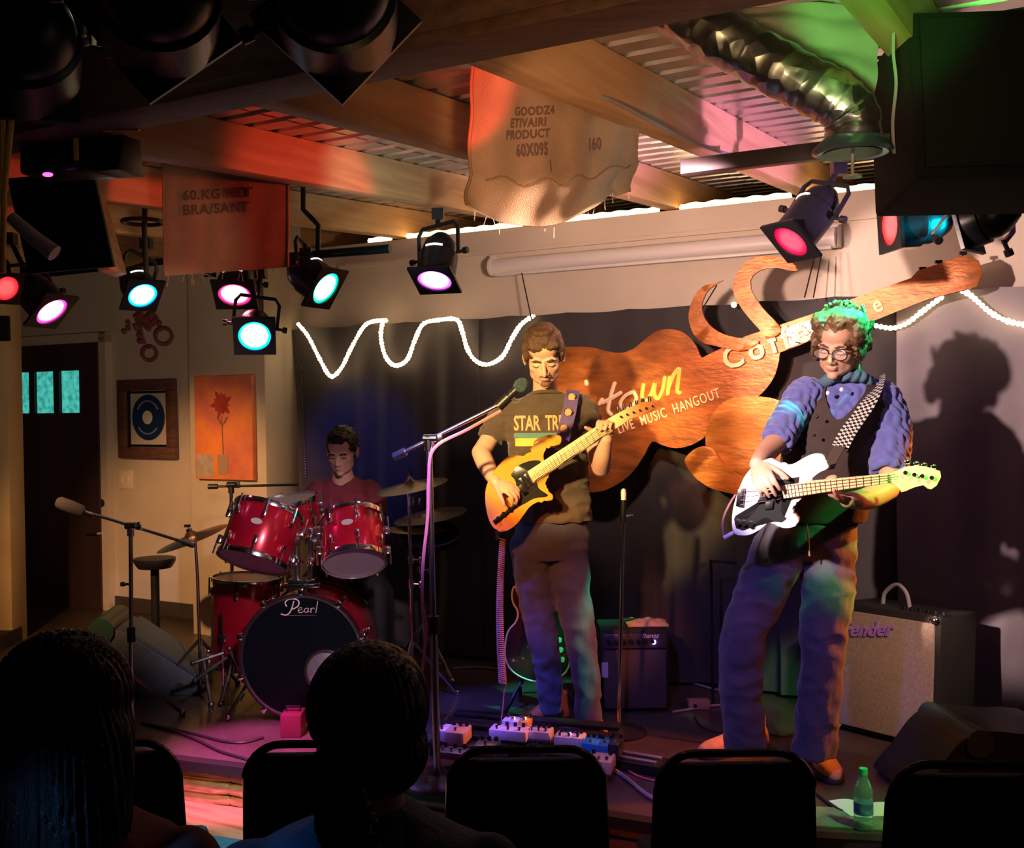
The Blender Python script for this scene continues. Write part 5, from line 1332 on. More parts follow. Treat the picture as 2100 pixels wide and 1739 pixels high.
# ------------------------------------------------------------------ his guitar
def plane_frame(a,m):
    u=Vector((1,m,0)).normalized(); n=Vector((m,-1,0)).normalized()   # n to the camera
    O=PW(1100,1000,a,m)
    return Matrix(((u.x,0,n.x,O.x),(u.y,0,n.y,O.y),(0,1,0,O.z),(0,0,0,1)))
def mk2(Mf,a,m):
    inv=Mf.inverted()
    return lambda x,y:(lambda q:(q.x,q.y))(inv@PW(x,y,a,m))
GA=4.36; GF=plane_frame(GA,0); g2=mk2(GF,GA,0)
gut=thing('electric_guitar','butterscotch electric guitar with a black pickguard held by the guitarist','guitar',tuple(GF.to_translation()))
body=[(1023,1091),(1006,1073),(998,1048),(995,1021),(998,996),(1012,968),(1032,945),(1052,934),(1080,935),(1092,924),(1096,906),(1112,896),(1134,892),(1151,895),(1148,912),(1124,916),(1112,926),(1112,945),(1128,968),(1119,988),(1117,1002),(1134,1015),(1131,1027),(1110,1027),(1089,1037),(1075,1054),(1061,1073),(1042,1087)]
butter=mat('butterscotch_lacquer',(.80,.36,.05),.25,noise=.2,nscale=3,coat=.5)
b=MB(); b.prism(sp2([g2(*p) for p in body],4),GF,.045,bev=.008,z0=-.045); obj('body',b,butter,gut)
pg=[(1048,974),(1059,957),(1083,946),(1104,944),(1108,950),(1094,970),(1100,985),(1104,1001),(1123,1014),(1117,1019),(1095,1021),(1066,1037),(1057,1026),(1059,999),(1055,982)]
pgM=mat('black_pickguard',(.012,.012,.012),.3,coat=.4)
b=MB(); b.prism(sp2([g2(*p) for p in pg],3),GF,.003,bev=.0008,z0=.0005); obj('pickguard',b,pgM,gut)
maple=mat('maple_neck',(.75,.55,.30),.35,coat=.3)
b=MB(); b.prism([g2(*p) for p in ((1081,967),(1245,860),(1258,884),(1094,991))],GF,.022,bev=.005,z0=-.012); obj('neck',b,maple,gut)
b=MB(); b.prism([g2(*p) for p in ((1086,966),(1245,862),(1256,882),(1096,986))],GF,.005,bev=.001,z0=.010); fb=obj('fingerboard',b,mat('maple_board',(.82,.62,.34),.35,coat=.3),gut)
for k in range(21):
    f=1-(2**(-k/12)); f=f/ (1-2**(-21/12)); x0,y0=1245+(1086-1245)*f,862+(966-862)*f; x1,y1=1256+(1096-1256)*f,882+(986-882)*f
    b=MB(); b.cyl(GF@Vector((*g2(x0,y0),.0155)),GF@Vector((*g2(x1,y1),.0155)),.0011,n=5); obj('fret',b,CHROME,fb)
hs=[(1245,860),(1256,884),(1270,874),(1290,858),(1318,850),(1342,842),(1346,832),(1338,823),(1318,824),(1290,836),(1262,850)]
b=MB(); b.prism([g2(*p) for p in hs],GF,.015,bev=.003,z0=-.012); obj('headstock',b,maple,gut)
for k in range(6):
    x=1270+k*13; y=846-k*4.3; b=MB(); p=GF@Vector((*g2(x+2,y+8),.004)); b.cyl(p,p+Vector((0,-.014,0)),.0045,n=8); q=GF@Vector((*g2(x-2,y-4),-.005)); b.cyl(q-Vector((0,0,.006)),q+Vector((-.003,0,.016)),.0075,n=10); obj('tuner',b,CHROME,gut)
b=MB(); b.prism([g2(*p) for p in ((1063,998),(1071,992),(1083,1010),(1075,1016))],GF,.010,bev=.001,z0=.003)
obj('bridge',b,CHROME,gut)
b=MB(); b.prism([g2(*p) for p in ((1010,1068),(1058,1030),(1064,1037),(1016,1076))],GF,.004,bev=.001,z0=.001); cp=obj('control_plate',b,CHROME,gut)
for x,y in ((1022,1062),(1033,1053),(1046,1043)):
    b=MB(); p=GF@Vector((*g2(x,y),.004)); b.cyl(p,p+Vector((0,-.016,0)),.010,.009,n=14); obj('knob',b,CHROME,cp)
for x,y in ((1084,983),(1074,991)):
    b=MB(); c=GF@Vector((*g2(x,y),.006)); b.box(Matrix.Translation(c)@Matrix.Rotation(-.58,4,'Y'),(.018,.012,.052),bev=.003); obj('pickup',b,CHROME,gut)
for k in range(6):
    f=k/5; b=MB(); b.cyl(GF@Vector((*g2(1066+f*9,995+f*14),.016)),GF@Vector((*g2(1247+f*7,865+f*15),.018)),.0007,n=4); obj('string',b,CHROME,gut)
b=MB(); p=GF@Vector((*g2(1021,1091),-.02)); b.cyl(p,p+Vector((-.006,-.0,-.035)),.006,n=10); b.cyl(p,p+Vector((-.002,0,-.012)),.010,n=10); obj('jack',b,CHROME,gut)
# strap with suns
strapB=mat('purple_strap',(.14,.09,.28),.8,noise=.2,nscale=30,bump=.3,bscale=200); sunM=mat('sun_embroidery',(.62,.33,.16),.8)
def ribbon(name,pts,w,wd,m,par_,thick=.003):
    pts=smooth_path(pts,6); b=MB(); wd=Vector(wd)
    def fn(s,t_):
        k=min(len(pts)-1,int(round(s*(len(pts)-1)))); a=pts[max(0,k-1)]; c=pts[min(len(pts)-1,k+1)]; tt=(c-a).normalized(); w_=(wd-tt*wd.dot(tt)).normalized(); return pts[k]+w_*w*(t_-.5)
    b.grid(fn,len(pts)-1,2,thick=thick); return obj(name,b,m,par_)
sp=[g(1176,800,4.62),g(1173,812,4.545),g(1168,840,4.50),g(1161,870,4.475),g(1155,895,4.455),g(1150,912,4.44)]
st=thing('guitar_strap','purple strap with embroidered suns over the guitarist shoulder','strap',tuple(sp[2]))
ribbon('band',sp,.058,(1,0,-.1),strapB,st)
for (x,y) in ((1172,814),(1165,845),(1156,878)):
    b=MB(); c=g(x,y,4.53 if y<820 else (4.485 if y<850 else 4.46)); pts=[]
    for i in range(24): r_=.019 if i%2 else .013; pts.append((r_*math.cos(2*PI*i/24),r_*math.sin(2*PI*i/24)))
    b.prism(pts,Matrix.Translation(c)@Matrix.Rotation(PI/2,4,'X'),.003); obj('sun_patch',b,sunM,st)
ribbon('strap_end',[g(1150,905,4.44),g(1150,915,4.41),g(1148,922,4.38)],.04,(1,0,0),BLACK,st)
# coiled cable
cc=[]; A0=g(1031,1108,4.42); A1=g(1031,1400,4.45); 
for i in range(1100):
    f=i/1099; c=A0.lerp(A1,f); c=c+Vector((-.012*math.sin(f*PI),0,0)); a=2*PI*f*72; r_=.0115+.004*f; cc.append(c+Vector((math.cos(a)*r_,math.sin(a)*r_,0)))
b=MB(); b.tube([GF@Vector((*g2(1020,1098),-.02)),g(1024,1104,4.4)]+cc+[g(1034,1415,4.45),g(1031,1450,4.45),g(1026,1492,4.46)],.0028,5)
tag(obj('coiled_cable',b,mat('rose_coil',(.35,.17,.17),.45)),'dull rose coiled cable hanging from the butterscotch guitar to the pedals','cable')
# ------------------------------------------------------------------ bass player
BY=4.05
foot=Vector((P(1650,1500,BY).x,BY,STG))
bt=thing('person','bass player in a blue knit jumper, black waistcoat and glasses','person',tuple(foot))
HB=head_frame(P(1722,704,3.97),math.radians(36),math.radians(18),math.radians(-8))@Matrix.Scale(1.03,4)
b=MB(); head(b,HB,1.02,nose=.98,jaw=.95)
limb(b,[P(1735,745,4.03),P(1740,775,4.06),P(1738,805,4.08)],[.054,.056,.075])
def bring(lst,f=1,dY=.0): return [(P(cx,y,BY+.02),Vector((.93,-.30,0))*(hw/543*f),Vector((.30,.93,0))*dp*f) for cx,y,hw,dp in lst]
bl=((1738,780,42,.07),(1735,800,76,.09),(1728,825,96,.11),(1718,870,99,.125),(1708,930,97,.13),(1696,990,92,.13),(1686,1040,88,.125),(1682,1065,86,.12))
loft(b,bring(bl,.86))
limb(b,[P(1648,812,4.05),P(1615,860,4.0),P(1590,908,3.93)],[.05,.044,.040]); limb(b,[P(1590,908,3.93),P(1570,930,3.86),P(1553,952,3.74)],[.041,.038,.028])
limb(b,[P(1810,820,4.02),P(1832,900,3.93),P(1822,1000,3.84)],[.05,.044,.040]); limb(b,[P(1820,1002,3.84),P(1780,1022,3.76),P(1738,1026,3.66)],[.042,.040,.027])
hand(b,P(1553,952,3.73),P(1572,1000,3.62)-P(1553,952,3.73),Vector((.35,.75,-.2)),1,curl=(.35,.7,.5),s=1.0,thumb=(.55,.75,.2))
hand(b,P(1738,1026,3.66),Vector((-.62,.02,.32)),Vector((-.25,-.35,.9)) if 0 else Vector((.45,-.35,.8)),-1,curl=(.8,.9,.6),s=.92,thumb=(.6,.6,.2))
for pts,rad in (([P(1600,1110,4.06),P(1560,1215,4.03),P(1526,1310,4.0),P(1522,1420,4.02),P(1531,1530,4.03)],[.06,.06,.045,.045,.038]),([P(1698,1110,4.06),P(1697,1215,4.03),P(1688,1310,4.0),P(1680,1420,3.98),P(1668,1530,3.98)],[.06,.06,.045,.045,.038])): limb(b,pts,rad)
obj('body',remesh(b,.0042,5,name='body'),skin2,bt)
b=MB(); curve_hair(b,HB,1.02,[((0,-.022,.045),(.092,.105,.088)),((0,-.07,-.01),(.088,.062,.085)),((-.074,.0,.01),(.020,.05,.06)),((.076,-.005,.0),(.020,.05,.07)),((-.02,.048,.10),(.055,.04,.032)),((.05,.045,.085),(.04,.045,.035)),((-.072,.04,.055),(.026,.04,.045)),((.07,-.05,-.05),(.025,.03,.04)),((-.05,.02,.09),(.05,.05,.03)),((0,-.10,.02),(.075,.05,.08)),((.02,-.09,-.04),(.07,.05,.05))])
me=remesh(b,.005,3); noise_disp(me,.013,22,.006,70); obj('hair',me,mat('wavy_hair',(.13,.075,.035),.42,noise=.4,nscale=40,bump=.5,bscale=90),bt)
b=MB()
for i in range(34):
    rg=random.Random(i); a=rg.uniform(-2.6,2.6); el=rg.uniform(.1,1.5)
    c=Vector((math.sin(a)*math.cos(el)*.09,-.02-math.cos(a)*math.cos(el)*.10+.0,.045+math.sin(el)*.085)); c=c*1.02
    if c.y>.045 and c.z<.08: continue
    tgt=[HB@(c+Vector((math.sin(k*1.3+i)*.010,math.cos(k*1.1+i)*.010,-.018*k+.01))*1.0+c.normalized()*.008) for k in range(5)]
    b.tube(smooth_path(tgt,3),[.007]*11+[.004,.002],6)
obj('locks',b,MATS['wavy_hair'],bt,kind='stuff')
b=MB()
for x in (-1,1): b.tube([HB@Vector((x*.014,.094,.010)),HB@Vector((x*.030,.094,.017)),HB@Vector((x*.050,.080,.012))],[.003,.004,.003],8)
obj('eyebrows',b,hairB,bt,kind='stuff')
b=MB()
for x in (-1,1): b.tube([HB@Vector((x*.016,.0865,-.013)),HB@Vector((x*.030,.087,-.016)),HB@Vector((x*.045,.079,-.013))],.0018,6)
obj('eyelashes',b,hairB,bt,kind='stuff')
b=MB(); b.ell(HB@Vector((0,.0965,-.068)),(.018,.004,.004),HB.to_3x3(),n=12,m=6); obj('lips',b,MATS['lip_rose'],bt)
glM=mat('dark_spectacle',(.03,.015,.015),.25)
b=MB()
for x in (-1,1):
    b.torus(HB@Matrix.Translation((x*.033,.104-abs(x)*.002,-.012))@Matrix.Rotation(PI/2+.08,4,'X')@Matrix.Rotation(x*.12,4,'Y'),.026,.0025,28,6,sx=1.05,sy=.72)
    b.tube([HB@Vector((x*.060,.100,-.006)),HB@Vector((x*.078,.06,-.004)),HB@Vector((x*.084,-.01,-.004))],.0022,6)
b.tube([HB@Vector((-.008,.104,-.009)),HB@Vector((0,.109,-.006)),HB@Vector((.008,.104,-.009))],.0022,6)
gl=obj('glasses',b,glM,bt); gl['kind']='stuff'
del gl['kind']
for x in (-1,1):
    b=MB(); b.lathe([(0,0),(.0245,0),(.0245,.0008),(0,.0008)],HB@Matrix.Translation((x*.033,.1035,-.012))@Matrix.Rotation(PI/2+.08,4,'X')@Matrix.Diagonal((1.05,.72,1,1)),24); obj('lens',b,mat('spectacle_glass',(.8,.8,.8),.05,alpha=.06,spec=.8),gl)
# knit jumper: torso with full sleeves, ribbed
knit=mat('blue_cable_knit',(.10,.12,.42),.9,noise=.25,nscale=30,bump=.3,bscale=180,sheen=.4)
b=MB(); loft(b,bring(bl,1.0),ex=2.5)
limb(b,[P(1655,808,4.06),P(1622,852,4.01),P(1592,908,3.94)],[.066,.058,.054],caps=False); b.ell(P(1655,812,4.06),.066)
limb(b,[P(1803,812,4.03),P(1826,880,3.97),P(1822,968,3.87)],[.070,.070,.062],caps=False); b.ell(P(1803,818,4.03),.068)
me=remesh(b,.006,2)
def knitfn(co,no):
    a=co[:,0]*1.0+co[:,1]*.6; z=co[:,2]
    tw=np.abs(np.sin(a*95+.9*np.sin(z*70)))*.008+np.sin(z*150+np.sin(a*95)*2)*.0025
    return tw
displace(me,knitfn); obj('jumper',me,knit,bt)
b=MB(); cM=Matrix.Translation(P(1736,788,4.035))@Matrix.Rotation(-.45,4,'X')@Matrix.Rotation(.1,4,'Y')
b.torus(cM,.078,.017,30,10,sx=1.05,sy=.95); me=remesh(b,.005,1); displace(me,knitfn); obj('shawl_collar',me,mat('teal_collar_knit',(.06,.13,.20),.9,bump=.4,bscale=200),bt)
for x,y,Yb in ((1698,806,3.935),(1726,799,3.915)):
    b=MB(); b.ell(P(x,y,Yb),(.008,.005,.008),n=12,m=8); obj('button',b,mat('pearl_button',(.75,.75,.78),.2,coat=.5),bt)
# waistcoat shell
vest=mat('black_waistcoat',(.035,.022,.022),.8,noise=.2,nscale=12,bump=.2,bscale=250)
rings=bring(bl,1.07); nA=128
b=MB(); V={}
rr=[]
for j in range(len(rings)-1):
    for q in range(9):
        f=q/9; c0,x0,y0=rings[j]; c1,x1,y1=rings[j+1]; rr.append((c0.lerp(c1,f),x0.lerp(x1,f),y0.lerp(y1,f)))
rr.append(rings[-1]); NR=len(rr)
vs=[]
for (c,xv,yv) in rr:
    row=[]
    for i in range(nA):
        a=2*PI*i/nA; ca,sa=math.cos(a),math.sin(a); ex=2.5
        x=math.copysign(abs(ca)**(2/ex),ca); y=math.copysign(abs(sa)**(2/ex),sa); row.append(b.bm.verts.new(c+xv*x+yv*y))
    vs.append(row)
for j in range(NR-1):
    for i in range(nA):
        a=2*PI*(i+.5)/nA; fr=abs((a-1.5*PI)); side=min(abs(a),abs(a-PI),abs(2*PI-a)); h_=j/NR
        if fr< max(0,(.42-h_))*1.5: continue       # v neck
        if h_<.07 and fr<1.2: continue
        if .12<h_<.50 and side<.42*(1-abs(h_-.30)/.20*.6): continue  # arm holes
        b.bm.faces.new((vs[j][i],vs[j][(i+1)%nA],vs[j+1][(i+1)%nA],vs[j+1][i]))
bmesh.ops.delete(b.bm,geom=[v for v in b.bm.verts if not v.link_faces],context='VERTS')
for _ in range(14):
    bd=[v for v in b.bm.verts if v.is_boundary]; new={v:(v.co*2+sum((e.other_vert(v).co for e in v.link_edges if e.is_boundary),Vector()))/(2+sum(1 for e in v.link_edges if e.is_boundary)) for v in bd}
    for v,c in new.items(): v.co=c
bmesh.ops.recalc_face_normals(b.bm,faces=b.bm.faces[:]); bmesh.ops.solidify(b.bm,geom=b.bm.faces[:],thickness=-.005)
me=mesh_of(b.bm,'w',60); noise_disp(me,.004,12); obj('waistcoat',me,vest,bt)
for k in range(3):
    b=MB(); b.ell(P(1676-k*6,855+k*38,3.905-.0*k),(.006,.004,.006),n=10,m=6); obj('button',b,BLACK,bt)
# jeans
b=MB(); loft(b,[(P(cx,y,BY+.02),Vector((.95,-.25,0))*hw/543,Vector((.25,.95,0))*dp) for cx,y,hw,dp in ((1683,1040,76,.112),(1678,1070,82,.12),(1668,1105,90,.122),(1655,1145,92,.105))],ex=2.4)
limb(b,[P(1600,1125,4.06),P(1560,1215,4.02),P(1525,1310,3.98),P(1520,1420,4.0),P(1530,1532,4.02)],[.105,.096,.084,.080,.080],caps=False); b.ell(P(1602,1125,4.06),.105)
limb(b,[P(1700,1120,4.05),P(1698,1215,4.02),P(1688,1310,3.99),P(1680,1420,3.97),P(1668,1550,3.97)],[.104,.098,.086,.080,.082],caps=False); b.ell(P(1698,1120,4.05),.10)
me=remesh(b,.007,4); noise_disp(me,.009,8,.005,24,(1,1,1.6),True); obj('jeans',me,denim2,bt)
b=MB(); b.tube(smooth_path([P(1655,1075,3.90),P(1658,1110,3.89),P(1660,1140,3.90)],4),.003,6); obj('fly_seam',b,mat('seam_thread',(.30,.22,.16),.8),bt)
b=MB(); loft(b,[(P(cx,y,BY+.02),Vector((.95,-.25,0))*hw/543,Vector((.25,.95,0))*dp) for cx,y,hw,dp in ((1684,1040,80,.118),(1681,1056,83,.122))],ex=2.4); obj('belt',b,mat('brown_belt',(.10,.05,.03),.4),bt)
suede=mat('tan_suede',(.62,.34,.14),.85,noise=.2,nscale=14,bump=.3,bscale=120)
shoe(bt,PZ(1665,1545,STG)+Vector((-.03,-.05,0)),PZ(1665,1545,STG)+Vector((-.01,-.36,0)),suede)
shoe(bt,PZ(1535,1538,STG)+Vector((.08,.03,0)),PZ(1535,1538,STG)+Vector((-.22,-.10,0)),suede)
# ------------------------------------------------------------------ bass guitar
BA=4.06; BM_=-.40; BF=plane_frame(BA,BM_); b2=mk2(BF,BA,BM_)
bg=thing('bass_guitar','white bass guitar with a black pickguard and green lit maple neck','guitar',tuple(BF.to_translation()))
def z2(x,y): return (1480+x/4.375,900+y/4.375)
body=[z2(*p) for p in ((110,850),(92,760),(100,640),(130,520),(165,430),(205,340),(270,260),(350,210),(430,175),(500,200),(560,230),(640,225),(720,180),(800,140),(870,132),(920,150),(935,200),(960,240),(950,268),(880,300),(820,345),(800,380),(800,430),(690,560),(650,590),(632,640),(650,680),(688,710),(680,760),(640,790),(570,800),(500,780),(440,745),(400,765),(330,820),(250,860),(180,865))]
wht=mat('white_lacquer',(.85,.83,.82),.25,coat=.5)
b=MB(); b.prism(sp2([b2(*p) for p in body],4),BF,.042,bev=.004,z0=-.042); obj('body',b,wht,bg)
pg=[z2(*p) for p in ((440,330),(520,370),(640,370),(695,340),(690,380),(560,430),(540,560),(530,640),(560,700),(585,710),(540,745),(470,740),(400,700),(330,735),(270,790),(190,820),(130,800),(112,720),(125,690),(170,720),(230,720),(290,660),(330,560),(380,460))]
b=MB(); b.prism([b2(*p) for p in pg],BF,.003,z0=.0005); obj('pickguard',b,pgM,bg)
nk=[z2(*p) for p in ((560,420),(800,375),(1500,310),(1500,395),(860,480),(580,540))]
b=MB(); b.prism([b2(*p) for p in nk],BF,.022,bev=.005,z0=-.012); obj('neck',b,maple,bg)
n0=[z2(*p) for p in ((540,415),(1495,312))]; n1=[z2(*p) for p in ((560,535),(1495,395))]
b=MB(); b.prism([b2(*p) for p in (n0[0],n0[1],n1[1],n1[0])],BF,.005,bev=.001,z0=.010); fb=obj('fingerboard',b,MATS['maple_board'],bg)
for k in range(20):
    f=(1-(2**(-k/12)))/(1-2**(-20/12)); f=1-f
    p=[n0[0][i]+(n0[1][i]-n0[0][i])*f for i in (0,1)]; q=[n1[0][i]+(n1[1][i]-n1[0][i])*f for i in (0,1)]
    b=MB(); b.cyl(BF@Vector((*b2(*p),.0155)),BF@Vector((*b2(*q),.0155)),.0013,n=5); obj('fret',b,CHROME,fb)
hs=[z2(*p) for p in ((1500,312),(1580,290),(1640,250),(1760,240),(1880,262),(1960,290),(1970,340),(1930,420),(1880,455),(1840,445),(1810,405),(1740,430),(1660,470),(1610,480),(1580,420),(1500,395))]
b=MB(); b.prism([b2(*p) for p in hs],BF,.015,bev=.003,z0=-.012); obj('headstock',b,maple,bg)
for x,y in ((1650,300),(1730,318),(1800,330),(1885,345)):
    q=BF@Vector((*b2(*z2(x,y)),.003)); nz=BF.col[2].to_3d(); b=MB(); b.cyl(q,q+nz*.016,.007,n=10); r_=BF@Vector((*b2(*z2(x+20,y-95)),-.005)); b.cyl(q-nz*.008,r_-nz*.004,.004,n=6); b.ell(r_,(.012,.004,.009),n=10,m=6); obj('tuner',b,CHROME,bg)
b=MB(); b.prism([b2(*z2(*p)) for p in ((150,450),(215,440),(195,610),(130,600))],BF,.009,bev=.001,z0=.002); obj('bridge',b,CHROME,bg)
b=MB(); b.prism([b2(*z2(*p)) for p in ((345,500),(420,490),(410,560),(335,575))],BF,.010,bev=.002,z0=.003); b2_=obj('pickup',b,BLACK,bg)
b=MB(); b.prism([b2(*z2(*p)) for p in ((400,560),(470,555),(460,625),(390,630))],BF,.010,bev=.002,z0=.003); obj('pickup',b,BLACK,bg)
for x,y in ((150,750),(205,755),(265,765)):
    b=MB(); q=BF@Vector((*b2(*z2(x,y)),.003)); nz=BF.col[2].to_3d(); b.cyl(q,q+nz*.016,.011,.010,n=14); obj('knob',b,CHROME,bg)
for k in range(4):
    f=k/3; b=MB(); s0=z2(180-8*f,460+130*f); s1=z2(1560,318+60*f); b.cyl(BF@Vector((*b2(*s0),.017)),BF@Vector((*b2(*s1),.019)),.0013-.0002*k,n=5); obj('string',b,mat('string_bronze',(.5,.32,.25),.3,1),bg)
b=MB(); q=BF@Vector((*b2(1502,1094),-.02)); r_=BF@Vector((*b2(1483,1104),-.015)); b.cyl(q,r_,.008,n=10); obj('jack',b,wht,bg)
# its lead, looping up behind the body
b=MB(); b.tube(smooth_path([r_,P(1482,1070,3.8),P(1493,1040,3.82),P(1508,1015,3.85)],6),.004,6)
tag(obj('instrument_cable',b,mat('rose_coil',(.35,.17,.17),.45)),'thin lead looping from the lower edge of the white bass guitar','cable')
# checkered strap
sp=[P(1800,772,4.08),P(1800,785,4.0),P(1790,812,3.91),P(1765,850,3.875),P(1740,885,3.855),P(1722,918,3.84)]
st=thing('bass_strap','black and white checkered strap across the black waistcoat','strap',tuple(sp[2]))
pts=smooth_path(sp,9); b=MB(); n=5; rows=[]
ckW=mat('check_white',(.78,.78,.75),.8); ckB=mat('check_black',(.02,.02,.02),.8)
for i,p in enumerate(pts):
    a=pts[max(0,i-1)]; c=pts[min(len(pts)-1,i+1)]; tt=(c-a).normalized(); wd=Vector((.85,-.1,.5)); w_=(wd-tt*wd.dot(tt)).normalized()
    rows.append([b.bm.verts.new(p+w_*.058*(j/n-.5)) for j in range(n+1)])
for i in range(len(rows)-1):
    for j in range(n):
        f=b.bm.faces.new((rows[i][j],rows[i][j+1],rows[i+1][j+1],rows[i+1][j])); f.material_index=(i+j)%2
bmesh.ops.solidify(b.bm,geom=b.bm.faces[:],thickness=.003)
obj('band',b,[ckW,ckB],st)
ribbon('leather_end',[P(1722,915,3.835),P(1710,935,3.81),P(1698,962,3.765)],.046,(.85,-.1,.5),mat('dark_leather',(.06,.045,.035),.5),st)
b=MB(); b.cyl(P(1697,958,3.75),P(1697,958,3.74),.009,n=14); obj('strap_lock',b,mat('brass_lock',(.6,.35,.3),.3,1),st)
# ------------------------------------------------------------------ drummer
DY=5.62
dt=thing('person','drummer in a dark red tee sitting behind the wine red drum kit','person',(dq.x,DY,STG))
def dd(x,y,Y=DY): return P(x,y,Y)
HD=head_frame(dd(702,925,5.55),math.radians(8),math.radians(16),0)
b=MB(); head(b,HD,1.0)
limb(b,[dd(702,962,5.6),dd(704,990,5.64)],[.05,.065])
dl=((704,975,20,.06),(704,992,48,.085),(704,1015,62,.105),(704,1060,62,.115),(703,1120,58,.115),(703,1180,58,.12),(703,1215,60,.13))
loft(b,[(dd(cx,y,DY+.04),X_*hw/393*.80,Vector((0,dp*.78,0))) for cx,y,hw,dp in dl])
limb(b,[dd(656,1012,5.64),dd(645,1050,5.61),dd(645,1100,5.5)],[.040,.042,.038]); limb(b,[dd(645,1100,5.5),dd(655,1112,5.36),dd(668,1110,5.2)],[.038,.034,.026])
limb(b,[dd(756,1012,5.64),dd(770,1050,5.61),dd(770,1100,5.5)],[.040,.042,.038]); limb(b,[dd(770,1100,5.5),dd(757,1115,5.38),dd(745,1112,5.25)],[.038,.034,.026])
hand(b,dd(668,1110,5.2),Vector((.3,-.9,-.1)),Vector((0,0,-1)),1,curl=(.9,1.0,.7),s=.95); hand(b,dd(745,1112,5.25),Vector((-.3,-.9,-.1)),Vector((0,0,-1)),-1,curl=(.9,1.0,.7),s=.95)
hipz=STG+.52
for sx in (-1,1):
    hip=Vector((dq.x+sx*.09,5.72,hipz)); kn=Vector((dq.x+.06+sx*.19,5.36,STG+.48)); an=Vector((dq.x+.06+sx*.20,5.33,STG+.09)); limb(b,[hip,hip.lerp(kn,.5),kn],[.08,.07,.055]); limb(b,[kn,an],[.055,.038])
obj('body',remesh(b,.006,3,name='body'),skinM,dt)
b=MB(); curve_hair(b,HD,1.0,[((0,-.016,.050),(.080,.100,.080)),((0,.050,.088),(.058,.045,.032)),((0,-.055,.0),(.074,.06,.07)),((.068,.0,.02),(.012,.025,.035)),((-.068,.0,.02),(.012,.025,.035))])
me=remesh(b,.005,2); noise_disp(me,.008,50); obj('hair',me,mat('black_hair',(.02,.014,.012),.5,bump=.4,bscale=100),dt)
b=MB()
for x in (-1,1): b.tube([HD@Vector((x*.013,.092,.008)),HD@Vector((x*.030,.092,.014)),HD@Vector((x*.048,.080,.009))],.004,8); b.tube([HD@Vector((x*.016,.084,-.012)),HD@Vector((x*.044,.078,-.012))],.003,6)
obj('eyebrows',b,MATS['black_hair'],dt,kind='stuff')
b=MB(); loft(b,[(dd(cx,y,DY+.04),X_*hw/393,Vector((0,dp,0))) for cx,y,hw,dp in dl],ex=2.5)
limb(b,[dd(654,1008,5.64),dd(645,1035,5.62),dd(643,1058,5.59)],[.064,.062,.058],caps=False); b.ell(dd(655,1008,5.64),.062)
limb(b,[dd(758,1008,5.64),dd(769,1035,5.62),dd(772,1058,5.59)],[.064,.062,.058],caps=False); b.ell(dd(757,1008,5.64),.062)
me=remesh(b,.007,4); noise_disp(me,.010,10,.003,35,(1,1,2),True); obj('t_shirt',me,mat('wine_tee',(.16,.022,.035),.9,noise=.15,nscale=6,bump=.2,bscale=200),dt)
b=MB()
for sx in (-1,1):
    hip=Vector((dq.x+sx*.09,5.74,hipz)); kn=Vector((dq.x+.06+sx*.19,5.36,STG+.48)); an=Vector((dq.x+.06+sx*.20,5.33,STG+.10)); limb(b,[hip,hip.lerp(kn,.5),kn],[.10,.085,.068]); limb(b,[kn,kn.lerp(an,.5),an],[.068,.06,.055],caps=False)
b.ell((dq.x,5.75,hipz+.03),(.17,.13,.10)); me=remesh(b,.009,3); noise_disp(me,.012,9); obj('trousers',me,mat('black_trousers',(.015,.015,.018),.85),dt)
for sx in (-1,1): shoe(dt,(dq.x+.06+sx*.20,5.40,STG),(dq.x+.06+sx*.22,5.16,STG),mat('black_shoe',(.02,.02,.02),.5))
for sx,hnd in ((-1,dd(668,1110,5.2)),(1,dd(745,1112,5.25))):
    b=MB(); d0=hnd+Vector((0,-.07,-.02)); dv=Vector((-sx*.35,-.6,.12)).normalized(); b.cyl(d0-dv*.12,d0+dv*.20,.0075,.005,n=10); b.ell(d0+dv*.205,(.006,.006,.009),n=8,m=6)
    tag(obj('drumstick',b,mat('stick_hickory',(.6,.42,.25),.5)),'wooden drumstick in the hand of the drummer on the %s side'%('door' if sx<0 else 'sign'),'drumstick')

# ================================================================== FLOOR CLUTTER, FRONT CHAIRS, AUDIENCE
# semi hollow guitar on a stand behind the guitarist
QA=4.95; QF=plane_frame(QA,0); q2=mk2(QF,QA,0)
sg=thing('hollow_guitar','dark glossy hollow guitar with a cream edge leaning behind the guitarist','guitar',tuple(PZ(1095,1400,STG)))
ob=[(1056,1203),(1050,1215),(1052,1235),(1062,1255),(1058,1275),(1042,1295),(1036,1325),(1038,1355),(1055,1380),(1090,1396),(1130,1396),(1160,1378),(1170,1345),(1168,1310),(1155,1285),(1150,1262),(1160,1240),(1158,1215),(1148,1205),(1135,1220),(1128,1245),(1115,1255),(1095,1255),(1080,1240),(1070,1215)]
oo=sp2([q2(*p) for p in ob],4)
b=MB(); b.prism(oo,QF,.05,bev=.006,z0=-.05); obj('body',b,mat('dark_lacquer',(.035,.012,.006),.2,coat=.6),sg)
b=MB(); b.tube([QF@Vector((x,y,.001)) for x,y in oo],.0045,6,closed=True); obj('binding',b,mat('cream_binding',(.70,.50,.22),.4),sg)
b=MB(); b.prism([q2(*p) for p in ((1108,1290),(1116,1290),(1118,1060),(1110,1060))],QF,.02,bev=.004,z0=0); obj('neck',b,mat('dark_neck',(.10,.04,.02),.35),sg)
b=MB(); b.prism([q2(*p) for p in ((1100,1062),(1126,1062),(1130,1025),(1122,1018),(1104,1018),(1096,1025))],QF,.014,bev=.003,z0=0); obj('headstock',b,BLACK,sg)
